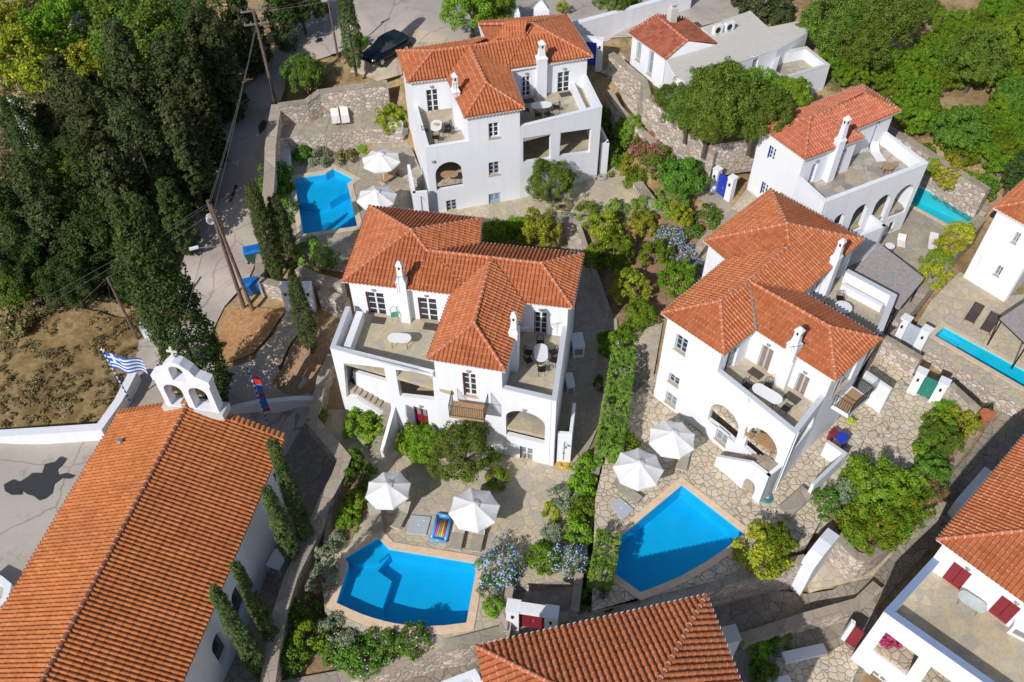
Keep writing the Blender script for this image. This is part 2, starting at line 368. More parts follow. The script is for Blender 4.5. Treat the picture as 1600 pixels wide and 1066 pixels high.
# ---------------- terrain ----------------
CTRL = [(900,1000,-2.6),(650,1060,-2.8),(740,900,-.4),(560,760,-.4),(470,760,-1.2),(450,950,-1.6),(430,640,-1.0),(300,700,-1),(100,700,-.05),(0,900,-.1),(60,1000,-.1),
 (1200,1040,-3.1),(1300,1000,-3.0),(1350,900,-1.9),(1180,950,-2.0),(1050,950,-2.2),(1500,700,-.9),(1440,690,-.2),(1540,620,-.6),(1420,560,.1),(1600,560,-.4),(1500,1050,-3.2),(1600,900,-2.5),
 (1000,650,.4),(930,600,.4),(900,700,-.2),(910,500,1.3),(960,470,1.8),(1000,400,2.6),(1060,340,4.0),(900,300,3.5),(830,330,3.4),(1100,400,2.6),(760,300,3.4),(1060,460,2.0),
 (330,480,1.0),(340,400,2.2),(370,300,3.8),(400,200,5.2),(430,120,6.6),(480,60,7.8),(560,0,8.8),(600,80,8.6),(680,30,9.4),(760,60,9.4),(560,130,7.6),(500,120,7.3),
 (930,60,8.6),(1000,40,9.3),(1100,10,9.6),(1250,0,10.0),(960,120,7.9),(1000,190,6.2),(1060,240,5.2),(1110,290,4.4),(1180,260,4.8),(1000,240,4.0),(960,230,4.0),
 (1060,110,9.0),(1050,140,8.8),(1060,170,8.0),(1130,140,8.8),(1130,190,7.4),(1200,120,8.9),(1230,150,8.2),(1290,120,8.6),(1400,100,7.2),(1500,60,7.6),(1600,0,8.0),(1500,150,5.6),(1600,200,4.6),(1450,210,4.6),(1560,260,3.8),
 (1400,340,1.7),(1480,320,1.7),(1430,400,1.4),(1300,460,1.0),(1520,400,1.0),(1450,480,.3),(1540,520,.4),(1600,600,.2),(1380,520,.2),
 (210,520,.6),(240,600,0),(150,600,.3),(60,560,1.0),(0,600,.8),(100,450,2.0),(0,400,2.4),(200,350,3.2),(100,250,4.4),(0,200,4.4),(250,200,5.4),(100,100,6.6),(0,0,7.6),(300,60,7.6),(200,0,8.6),(400,0,8.6),
 (330,560,.6),(390,540,.9),(430,500,1.4),(480,520,1.6),(500,560,1.0),(390,600,.1),(450,600,-.3),(510,640,-.2),(420,420,1.7),(420,350,2.6),(430,300,3.2),(460,400,2.6),(530,400,2.4),(500,180,4.4),(500,240,3.6),(560,300,3.6),
 (540,470,1.4),(700,560,0.0),(800,560,.2),(-200,500,2),(-200,0,8),(-200,900,0),(1800,0,8),(1800,400,2),(1800,900,-2.5),(800,-300,11),(0,-300,10),(1600,-300,9),(800,1300,-3),(200,1300,-.5),(1500,1300,-3.5)]
CW = [(P(a, b, z).x, P(a, b, z).y, z) for a, b, z in CTRL]
def hraw(x, y):
    s = 0; ww = 0
    for cx_, cy_, z in CW:
        d = (x - cx_) ** 2 + (y - cy_) ** 2 + 1.5; k = 1 / (d * d); s += k * z; ww += k
    return s / ww
def hit(px, py, dz=0):
    r = ray(px, py); z = 3.0
    for _ in range(25):
        p = P(px, py, z); z2 = hraw(p.x, p.y) + dz; z = z * .4 + z2 * .6
    p = P(px, py, z); return p
CUTS = []   # (world polygon, max terrain height, margin)
def terrain_h(x, y):
    h = hraw(x, y)
    for poly, zmax, mg, bb in CUTS:
        if bb[0] - mg < x < bb[1] + mg and bb[2] - mg < y < bb[3] + mg and h > zmax:
            if inpoly(x, y, poly) or dpoly(x, y, poly) < mg: h = zmax
    return h
def cut(poly, zmax, mg=.35):
    CUTS.append((poly, zmax, mg, (min(p.x for p in poly), max(p.x for p in poly), min(p.y for p in poly), max(p.y for p in poly))))
def build_terrain():
    mb = MB(); xs = []; x = -62
    while x <= 62: xs.append(x); x += .5
    ys = []; y = 9
    while y <= 112: ys.append(y); y += .5
    nx = len(xs)
    vs = [(x, y, terrain_h(x, y) + .05 * noise.noise(Vector((x * .6, y * .6, 0)))) for y in ys for x in xs]
    fs = [[j * nx + i, j * nx + i + 1, (j + 1) * nx + i + 1, (j + 1) * nx + i] for j in range(len(ys) - 1) for i in range(nx - 1)]
    mb.add(vs, fs)
    # outer apron to the horizon
    n0 = len(mb.v)
    def ring(t): return [(-62 - t, 9 - t), (62 + t, 9 - t), (62 + t, 112 + t), (-62 - t, 112 + t)]
    for t0, t1 in ((-1, 60), (60, 700)):
        a, b = ring(t0), ring(t1)
        za = [-3.5, -3.5, 7, 8] if t0 < 0 else [-8, -8, 12, 14]; zb = [-8, -8, 12, 14] if t0 < 0 else [-12, -12, 30, 34]
        mb.add([(p[0], p[1], za[i] - .6) for i, p in enumerate(a)] + [(p[0], p[1], zb[i] - .6) for i, p in enumerate(b)], [[i, (i + 1) % 4, 4 + (i + 1) % 4, 4 + i] for i in range(4)])
    return setp(mb.build('ground', EARTH, smooth=True), kind='structure')
def drape(name, pts, mat, lift=.05, step=1.0):
    poly = [hit(*p) for p in pts]; out = []
    for i in range(len(poly)):
        a, b = poly[i - 1], poly[i]; n = max(1, int((b - a).length / step))
        for k in range(n): out.append(a.lerp(b, (k + 1) / n))
    nb = len(out); v2 = [Vector((p.x, p.y)) for p in out]
    x0, x1 = min(p.x for p in v2), max(p.x for p in v2); y0, y1 = min(p.y for p in v2), max(p.y for p in v2)
    y = y0
    while y < y1:
        x = x0
        while x < x1:
            if inpoly(x, y, out) and dpoly(x, y, out) > step * .35: v2.append(Vector((x, y)))
            x += step
        y += step
    r = delaunay_2d_cdt(v2, [(i, (i + 1) % nb) for i in range(nb)], [list(range(nb))], 1, 1e-5)
    mb = MB(); mb.add([(p.x, p.y, max(terrain_h(p.x + a, p.y + b) for a in (-.25, 0, .25) for b in (-.25, 0, .25)) + lift + .05) for p in r[0]], [list(f) for f in r[2]])
    return setp(mb.build(name, mat, smooth=True), kind='structure')
# ---------------- paving, pools, garden walls ----------------
def wp(pts, z): return ccw([P(a, b, z) for a, b in pts])
def deck(name, pts, z, mat, holes=(), skirt=.6, world=False, side=None):
    poly = ccw(pts) if world else wp(pts, z)
    mb = MB(); mb.ngon([[(p.x, p.y, z) for p in poly]] + [[(p.x, p.y, z) for p in h] for h in holes])
    n = len(poly)
    mb.add([(p.x, p.y, z) for p in poly] + [(p.x, p.y, z - skirt) for p in poly], [[i, n + i, n + (i + 1) % n, (i + 1) % n] for i in range(n)], 1)
    cut(poly, z - .15, .1)
    return setp(mb.build(name, [mat, side or mat]), kind='structure')
def pool(label, pts, z, cw, bm=None, wm=None, cm=None, depth=1.4, steps=(), group='swimming pools of the villas'):
    inner = wp(pts, z); outer = inset(inner, -cw); cut(inner, z - depth - .5, .6)
    c = sum(inner, Vector()) / len(inner); t = thing('swimming_pool', label, 'swimming pool', (c.x, c.y, z), 0, group)
    n = len(inner); b = MB()
    b.add([(p.x, p.y, z - .01) for p in inner] + [(p.x, p.y, z - depth) for p in inner], [[i, (i + 1) % n, n + (i + 1) % n, n + i] for i in range(n)])
    b.ngon([[(p.x, p.y, z - depth) for p in inner]])
    for st, dz in steps:
        b.prism(wp(st, z), z - depth + .01, z - dz)
    b.build('basin', bm or BASIN, t)
    c_ = MB(); i2 = inset(inner, -.001)
    for i in range(n):
        j = (i + 1) % n; q = [i2[i], i2[j], outer[j], outer[i]]
        c_.add([(p.x, p.y, z + .04) for p in q] + [(p.x, p.y, z - .06) for p in q], [[0, 1, 2, 3], [0, 4, 5, 1], [2, 6, 7, 3]])
    c_.build('coping', cm or COPING, t)
    ww = MB(); ww.ngon([[(p.x, p.y, z - .12) for p in inner]]); wo_ = ww.build('pool_water', wm or WATER, t)
    if wo_.data.polygons[0].normal.z < 0: wo_.data.flip_normals()
    return outer
def offs(pts, d):
    n = len(pts); out = []
    for i in range(n):
        a = xy(pts[i - 1]) if i else None; b = xy(pts[i]); c = xy(pts[i + 1]) if i < n - 1 else None
        d1 = (b - a).normalized() if a is not None else (c - b).normalized(); d2 = (c - b).normalized() if c is not None else d1
        n1, n2 = Vector((-d1.y, d1.x)), Vector((-d2.y, d2.x)); m = n1 + n2; k = m.dot(n1); m = m / k if k > .35 else n1
        out.append(b + m * d)
    return out
def gwall(label, pts, zb, th=.45, mat=None, cap=None, cat='garden wall', name='garden_wall', capw=.05, capt=.08, group=None, smooth=0):
    """pts: (px, py, z_top) on the top centre line; zb: bottom height(s)"""
    n0 = len(pts)
    if not isinstance(zb, (list, tuple)): zb = [zb] * n0
    pts = [tuple(p) + (b,) for p, b in zip(pts, zb)]
    if smooth: pts = fillet(pts, smooth)
    c = [P(p[0], p[1], p[2]) for p in pts]; zz = [p[3] for p in pts]
    L, Rr = offs(c, th / 2), offs(c, -th / 2); n = len(c)
    m = c[0]; t = thing(name, label, cat, (m.x, m.y, zz[0]), 0, group)
    mb = MB()
    vs = [(L[i].x, L[i].y, zz[i]) for i in range(n)] + [(L[i].x, L[i].y, c[i].z - capt) for i in range(n)] + [(Rr[i].x, Rr[i].y, c[i].z - capt) for i in range(n)] + [(Rr[i].x, Rr[i].y, zz[i]) for i in range(n)]
    fs = []
    for i in range(n - 1):
        for k in range(3): fs.append([k * n + i, k * n + i + 1, (k + 1) * n + i + 1, (k + 1) * n + i])
    fs += [[0, n, 2 * n, 3 * n], [n - 1, 4 * n - 1, 3 * n - 1, 2 * n - 1]]
    mb.add(vs, fs); mb.build('masonry', mat or STONEW, t)
    L, Rr = offs(c, th / 2 + capw), offs(c, -th / 2 - capw); mb = MB()
    vs = [(L[i].x, L[i].y, c[i].z - capt) for i in range(n)] + [(L[i].x, L[i].y, c[i].z) for i in range(n)] + [(Rr[i].x, Rr[i].y, c[i].z) for i in range(n)] + [(Rr[i].x, Rr[i].y, c[i].z - capt) for i in range(n)]
    mb.add(vs, fs + [[3 * n + i, 3 * n + i + 1, i + 1, i] for i in range(n - 1)]); mb.build('coping', cap or STCAP, t)
    return t
# ---------------- roofs ----------------
def rz(p, a, b, ze, k=.4142):
    """height of ridge pixel p so its plane rises at the roof pitch from the eave line a-b"""
    A, B = P(*a, ze), P(*b, ze); d = xy(B - A).normalized(); lo, hi = ze, ze + 6
    for _ in range(40):
        z = (lo + hi) / 2; q = xy(P(*p, z) - A); dist = abs(d.x * q.y - d.y * q.x)
        if z - ze < k * dist: lo = z
        else: hi = z
    return z
def roof_tiles(faces, mat, parent, pitch=.25, course=.40, amp=.088, name='roof'):
    """faces: lists of 3D points, first two = eave edge"""
    bm = bmesh.new(); uvl = bm.loops.layers.uv.new('UVMap'); trim = MB(); under = MB()
    prof = [(0, 0), (.06, .55), (.18, .93), (.32, 1), (.46, .93), (.58, .55), (.64, 0), (.82, -.12)]
    for pts in faces:
        e0, e1 = pts[0], pts[1]; u = (e1 - e0).normalized()
        oth = pts[2:]; zm = max(p.z for p in oth); hp = [p for p in oth if p.z > zm - .6]; w_ = sum((p - e0 for p in hp), Vector()) / len(hp)
        n = u.cross(w_)
        if n.z < 0: n = -n
        n.normalize(); v = n.cross(u)
        if v.dot(w_) < 0: v = -v
        us = [(p - e0).dot(u) for p in pts]; vv = [(p - e0).dot(v) for p in pts]
        u0, u1, vm = min(us) - pitch, max(us) + pitch, max(vv) + .15
        k0 = math.floor(u0 / pitch); k1 = math.ceil(u1 / pitch); nc = max(1, math.ceil(vm / course))
        tb = bmesh.new(); rows = []
        rr = random.Random(int(abs(e0.x * 100)) + 3)
        vl = []
        for c in range(nc):
            vl.append((c * course, .035)); vl.append(((c + 1) * course - .001, .0))
        cols = []
        for k in range(k0, k1):
            for t_, h in prof: cols.append(((k + t_) * pitch, h * amp, k))
        kj = {k: [rr.uniform(-.012, .012) for _ in range(nc)] for k in range(k0, k1)}
        for vi, (vv_, off) in enumerate(vl):
            row = []
            for uu, h, k in cols: row.append(tb.verts.new(e0 + u * uu + v * (vv_ - .02) + n * (h + off + kj[k][vi // 2] * (1 if h > 0 else 0))))
            rows.append(row)
        for a, b in zip(rows, rows[1:]):
            for i in range(len(a) - 1): tb.faces.new((a[i], a[i + 1], b[i + 1], b[i]))
        cen = sum(pts, Vector()) / len(pts)
        m = len(pts)
        for i in range(m):
            a, b = pts[i], pts[(i + 1) % m]; d = xy(b - a)
            if d.length < 1e-4: continue
            no = Vector((d.y, -d.x, 0)).normalized()
            if no.dot(cen - a) > 0: no = -no
            co = a + no * (.03 if i else .0)
            bmesh.ops.bisect_plane(tb, geom=tb.verts[:] + tb.edges[:] + tb.faces[:], plane_co=co, plane_no=no, clear_outer=True, dist=1e-5)
        tmp = {}
        for vx in tb.verts: tmp[vx] = bm.verts.new(vx.co)
        for f in tb.faces:
            try: nf = bm.faces.new([tmp[x] for x in f.verts])
            except ValueError: continue
            fc = f.calc_center_median() - e0; kc = math.floor(fc.dot(u) / pitch); cc = math.floor((fc.dot(v) + .02) / course)
            for lp in nf.loops:
                q = lp.vert.co - e0; U = q.dot(u) / pitch; V = (q.dot(v) + .02) / course
                lp[uvl].uv = (min(max(U, kc + .001), kc + .999) + 40, min(max(V, cc + .001), cc + .999) + 40)
        tb.free()
        L = (e1 - e0).length
        for k in range(k0, k1):
            if k * pitch < -.05 or (k + .66) * pitch > L + .05: continue
            base = [e0 + u * ((k + t_) * pitch) - v * .035 + n * (h * amp + .02) for t_, h in prof[:7]]
            trim.poly([tuple(x) for x in base])
            q0 = e0 + u * (k * pitch) - v * .03; q1 = e0 + u * ((k + .64) * pitch) - v * .03
            dn = Vector((0, 0, -.07)); trim.poly([q0 + n * .02, q1 + n * .02, q1 + dn, q0 + dn])
        under.poly([tuple(p - n * .06) for p in pts])
    me = bpy.data.meshes.new(name); o = bpy.data.objects.new(name, me); sc.collection.objects.link(o); o.parent = parent
    og = worg(parent)
    for vx in bm.verts: vx.co -= og
    for src, mi in ((trim, 1), (under, 2)):
        for f in src.f:
            try: nf = bm.faces.new([bm.verts.new(Vector(src.v[i]) - og) for i in f]); nf.material_index = mi
            except ValueError: pass
    bm.to_mesh(me); bm.free(); me.materials.append(mat); me.materials.append(MORT); me.materials.append(CLAY)
    return o
def foot(p, a, b, pitch=.27):
    d = xy(b - a); L = d.length; t = xy(p - a).dot(d) / L; return a.lerp(b, round(t / pitch) * pitch / L)
def ridge_caps(lines, mat, roof, r=.115):
    mb = mm = MB()
    for a, b in lines:
        d = b - a; L = d.length; n = max(1, int(L / .42))
        for i in range(n):
            p, q = a.lerp(b, i / n), a.lerp(b, (i + 1) / n); up = Vector((0, 0, .03))
            mb.tube(p + up, q + up, r, r * .86, 8, 0)
            mm.tube(p + up - d / L * .03, p + up + d / L * .03, r + .012, r + .012, 8, 1)
    mb.build('ridge_cap', [CLAYC if mat is TILEC else CLAY, CLAYM], roof)
def soffit(poly, ze, roof, d=.05):
    q = inset(poly, d); MB().prism(q, ze - .16, ze - .05).build('eave_trim', WHITE, roof)
# ---------------- houses ----------------
class Panel:
    def __init__(s, house, p0, p1, z0, z1, th=.3, ends=False, mat=0):
        s.h = house; s.p0 = xy(p0); s.p1 = xy(p1); s.L = (s.p1 - s.p0).length; s.d = (s.p1 - s.p0) / s.L
        s.n = Vector((s.d.y, -s.d.x)); s.z0, s.z1, s.th = z0, z1, th; s.holes = []; s.ends = ends; s.outer = None; s.mi = mat
        house.panels.append(s)
    def at(s, u, z, dep=0): q = s.p0 + s.d * u - s.n * dep; return Vector((q.x, q.y, z))
    def loc(s, px, py, dep=0):
        r = ray(px, py); o = s.p0 - s.n * dep; k = (o.x * s.n.x + o.y * s.n.y) / (r.x * s.n.x + r.y * s.n.y)
        q = r * k; return (Vector((q.x, q.y)) - o).dot(s.d), H + q.z
    def rect(s, BL, TR, dep=0):
        a, b = s.loc(*BL, dep); c, d = s.loc(*TR, dep); return min(a, c), min(b, d), max(a, c), max(b, d)
    def win(s, BL=None, TR=None, nx=2, ny=3, frame=None, glass=None, sill=True, shut=None, door=False, r=None, lamp=False, dep=.13, lintel=None):
        a, z0, c, z1 = r or s.rect(BL, TR)
        s.holes.append([(a, z0), (c, z0), (c, z1), (a, z1)])
        frame = frame or WPAINT; f = MB(); W, Hh = c - a, z1 - z0; fw = .07; ang = math.atan2(s.d.y, s.d.x)
        def bar(u0, u1, za, zb, dd, t_): f.prism([xy(s.at(u0, 0, dd)), xy(s.at(u1, 0, dd)), xy(s.at(u1, 0, dd + t_)), xy(s.at(u0, 0, dd + t_))], za, zb)
        bar(a, a + fw, z0, z1, dep, .06); bar(c - fw, c, z0, z1, dep, .06); bar(a + fw, c - fw, z0, z0 + fw * 1.3, dep, .06); bar(a + fw, c - fw, z1 - fw, z1, dep, .06)
        for i in range(1, nx):
            x = a + W * i / nx; t_ = .055 if i == nx / 2 else .025; bar(x - t_, x + t_, z0 + fw * 1.3, z1 - fw, dep - .01, .05)
        for j in range(1, ny):
            z = z0 + Hh * j / ny
            for i in range(nx):
                bar(a + W * i / nx + .06, a + W * (i + 1) / nx - .06, z - .02, z + .02, dep + .005, .04)
        w_ = f.build('french_door' if door else 'window', frame, s.h.root)
        g = MB(); g.poly([s.at(a + .02, z0 + .02, dep + .035), s.at(c - .02, z0 + .02, dep + .035), s.at(c - .02, z1 - .02, dep + .035), s.at(a + .02, z1 - .02, dep + .035)]); g.build('pane', glass or GLASS, w_)
        if sill:
            b = MB(); b.prism([xy(s.at(a - .06, 0, -.07)), xy(s.at(c + .06, 0, -.07)), xy(s.at(c + .06, 0, .12)), xy(s.at(a - .06, 0, .12))], z0 - .07, z0 + .012); b.build('sill', TAN if sill is True else sill, w_)
        if shut:
            b = MB(); b.prism([xy(s.at(a + .002, 0, -.02)), xy(s.at(a + .05, 0, -.02)), xy(s.at(a + .05, 0, dep)), xy(s.at(a + .002, 0, dep))], z0 + .03, z1 - .01)
            b.build('shutter', shut, w_)
        if lamp: s.lamp((a + c) / 2, z1 + .28)
        return w_
    def lamp(s, u, z):
        b = MB(); q = s.at(u, z, -.05); ang = math.atan2(s.d.y, s.d.x); b.box(q, .26, .1, .1, ang, z0=False)
        b.tube(s.at(u, z - .02, -.1), s.at(u, z - .02, -.14), .1, .07, 8); b.build('wall_lamp', GREYM, s.h.root)
    def sdoor(s, BL=None, TR=None, mat=None, r=None, lights=True, dep=.12):
        a, z0, c, z1 = r or s.rect(BL, TR); z0 = max(z0, s.z0 + .03)
        s.holes.append([(a, z0), (c, z0), (c, z1), (a, z1)]); f = MB(); W = c - a; Hh = z1 - z0
        def bar(u0, u1, za, zb, dd, t_): f.prism([xy(s.at(u0, 0, dd)), xy(s.at(u1, 0, dd)), xy(s.at(u1, 0, dd + t_)), xy(s.at(u0, 0, dd + t_))], za, zb)
        bar(a, c, z0, z1, dep + .03, .04)
        for u0, u1 in ((a, a + .08), (c - .08, c), ((a + c) / 2 - .05, (a + c) / 2 + .05)): bar(u0, u1, z0, z1, dep, .035)
        for zz in (z0, z0 + Hh * .3, z0 + Hh * .55, z1 - .09): bar(a + .081, c - .081, zz, zz + .09, dep + .003, .033)
        d_ = f.build('door', mat, s.h.root)
        if lights:
            g = MB()
            for u0, u1 in ((a + .16, (a + c) / 2 - .1), ((a + c) / 2 + .1, c - .16)):
                g.poly([s.at(u0, z0 + Hh * .62, dep + .025), s.at(u1, z0 + Hh * .62, dep + .025), s.at(u1, z1 - .18, dep + .025), s.at(u0, z1 - .18, dep + .025)])
            g.build('pane', CURT, d_)
        k = MB(); k.tube(s.at(c - .14, z0 + Hh * .47, dep), s.at(c - .14, z0 + Hh * .47, dep - .07), .025, .03, 6); k.build('handle', GREYM, d_)
        return d_
    def arch(s, BL=None, BR=None, top=None, r=None, n=12, rise=None):
        if r: a, z0, c, zt = r
        else:
            a, z0 = s.loc(*BL); c, z0b = s.loc(*BR); z0 = min(z0, z0b); _, zt = s.loc(*top)
        hw = (c - a) / 2; rs = min(hw, zt - z0 - .2) if rise is None else rise; zs = zt - rs; m = (a + c) / 2
        s.holes.append([(a, z0), (c, z0)] + [(m + hw * math.cos(math.pi * i / n), zs + rs * math.sin(math.pi * i / n)) for i in range(n + 1)])
        return a, z0, c, zt
    def hole(s, pts): s.holes.append([s.loc(*p) for p in pts])
    def emit(s, mb):
        out = s.outer or [(0, s.z0), (s.L, s.z0), (s.L, s.z1), (0, s.z1)]
        for dep, fl in ((0, False), (s.th, True)):
            mb.ngon([[tuple(s.at(u, z, dep)) for u, z in out]] + [[tuple(s.at(u, z, dep)) for u, z in h] for h in s.holes], s.mi, fl)
        m = len(out)
        for i in range(m):
            (u0, z0), (u1, z1) = out[i], out[(i + 1) % m]
            vert = abs(u0 - u1) < 1e-4
            if vert and not s.ends: continue
            mb.poly([s.at(u0, z0), s.at(u1, z1), s.at(u1, z1, s.th), s.at(u0, z0, s.th)], s.mi)
        for h in s.holes:
            for i in range(len(h)):
                (u0, z0), (u1, z1) = h[i], h[(i + 1) % len(h)]
                mb.poly([s.at(u0, z0), s.at(u1, z1), s.at(u1, z1, s.th), s.at(u0, z0, s.th)], s.mi)
class House:
    def __init__(s, label, loc, name='villa', cat='villa', group='white villas with red tiled roofs'):
        s.root = thing(name, label, cat, loc, 0, group); s.panels = []; s.extra = MB()
    def panel(s, p0, p1, z0, z1, th=.3, ends=False, mat=0): return Panel(s, p0, p1, z0, z1, th, ends, mat)
    def ring(s, poly, z0, z1, th=.3, skip=()):
        """panels round a CCW polygon; returns them by edge index"""
        poly = ccw(poly); return [None if i in skip else s.panel(poly[i], poly[(i + 1) % len(poly)], z0, z1, th) for i in range(len(poly))]
    def slab(s, poly, z, mat, t=.3, name='terrace_floor'):
        mb = MB(); mb.prism(ccw(poly), z - t, z); return mb.build(name, [mat], s.root)
    def coping(s, pts, z, w=.3, mat=None, t=.035, o=.02, closed=False):
        """pts outer line, wall to the left of travel"""
        a = offs(pts, -o) if not closed else None; b = offs(pts, w + .0)
        mb = MB()
        for i in range(len(pts) - 1):
            q = [a[i], a[i + 1], b[i + 1], b[i]]; mb.prism([(x.x, x.y) for x in q], z + .003, z + t)
        return mb.build('parapet_coping', mat or COP, s.root)
    def chimney(s, base, z0, zr, ztop_, w=.62, d=.5, ang=0, mat=None):
        """shaft from z0 to zr, tapering pot to ztop_"""
        mb = MB(); x, y = base.x, base.y; c = s.root
        def q(wx, wy, z): 
            co, si = math.cos(ang), math.sin(ang)
            return [(x + a * wx / 2 * co - b * wy / 2 * si, y + a * wx / 2 * si + b * wy / 2 * co, z) for a, b in ((-1, -1), (1, -1), (1, 1), (-1, 1))]
        lv = [(w, d, z0), (w, d, zr), (w * 1.12, d * 1.15, zr), (w * 1.12, d * 1.15, zr + .1), (w * .66, d * .8, zr + .28), (w * .55, d * .66, ztop_ - .75), (w * .55, d * .66, ztop_ - .3)]
        vs = [v for l in lv for v in q(*l)]; fs = [[4 * i + j, 4 * i + (j + 1) % 4, 4 * i + 4 + (j + 1) % 4, 4 * i + 4 + j] for i in range(len(lv) - 1) for j in range(4)]
        mb.add(vs, fs + [[24, 25, 26, 27]])
        # pot: arrow shaped cap with openings
        lv = [(w * .7, d * .8, ztop_ - .34), (w * .7, d * .8, ztop_ - .26), (w * .12, d * .12, ztop_)]
        vs = [v for l in lv for v in q(*l)]; mb.add(vs, [[4 * i + j, 4 * i + (j + 1) % 4, 4 * i + 4 + (j + 1) % 4, 4 * i + 4 + j] for i in range(2) for j in range(4)] + [[0, 3, 2, 1], [8, 9, 10, 11]])
        o = mb.build('chimney', mat or WHITE, c); k = MB(); co, si = math.cos(ang), math.sin(ang)
        for sx, sy, l in ((0, -1, d * .34), (1, 0, w * .285), (-1, 0, w * .285), (0, 1, d * .34)):
            k.box((x + (sx * co - sy * si) * l, y + (sx * si + sy * co) * l, ztop_ - .58), .12 if sy else .02, .02 if sy else .12, .2, ang)
        k.build('chimney_opening', DARKM, o); return o
    def finish(s, extra_mats=()):
        mb = s.extra
        for p in s.panels: p.emit(mb)
        return mb.build('wall', [WHITE, STONEW, OLDW], s.root)
def rail(parent, pts, z, h=1.0, gap=.12, name='railing', mat=None, r=.012):
    mb = MB()
    for a, b in zip(pts, pts[1:]):
        a = Vector((a.x, a.y, z)); b = Vector((b.x, b.y, z)); n = max(1, int((b - a).length / gap)); hv = Vector((0, 0, h)); lv = Vector((0, 0, .08))
        mb.tube(a + hv, b + hv, .022, n=6); mb.tube(a + lv, b + lv, .016, n=6)
        for i in range(n + 1):
            p = a.lerp(b, i / n); mb.tube(p + (Vector((0, 0, -.1)) if i in (0, n) else lv), p + hv, .02 if i in (0, n) else r, n=5)
    return mb.build(name, mat or DARKM, parent)
BRONZE = simple('bronze', (.12, .08, .04), .5, .7)
# ---------------- villas ----------------
def V(p, z): return P(p[0], p[1], z)
def wall_ang(pn): return math.atan2(pn.d.y, pn.d.x)
def mat_rug(h, pn, u, dep, z, w_=.9, d_=.6):
    q = pn.at(u, z, dep); mb = MB(); mb.box(q, w_, d_, .02, wall_ang(pn)); t = thing('doormat', h, 'doormat', q, 0, 'brown doormats'); mb.build('mat', MAT_, t); return t
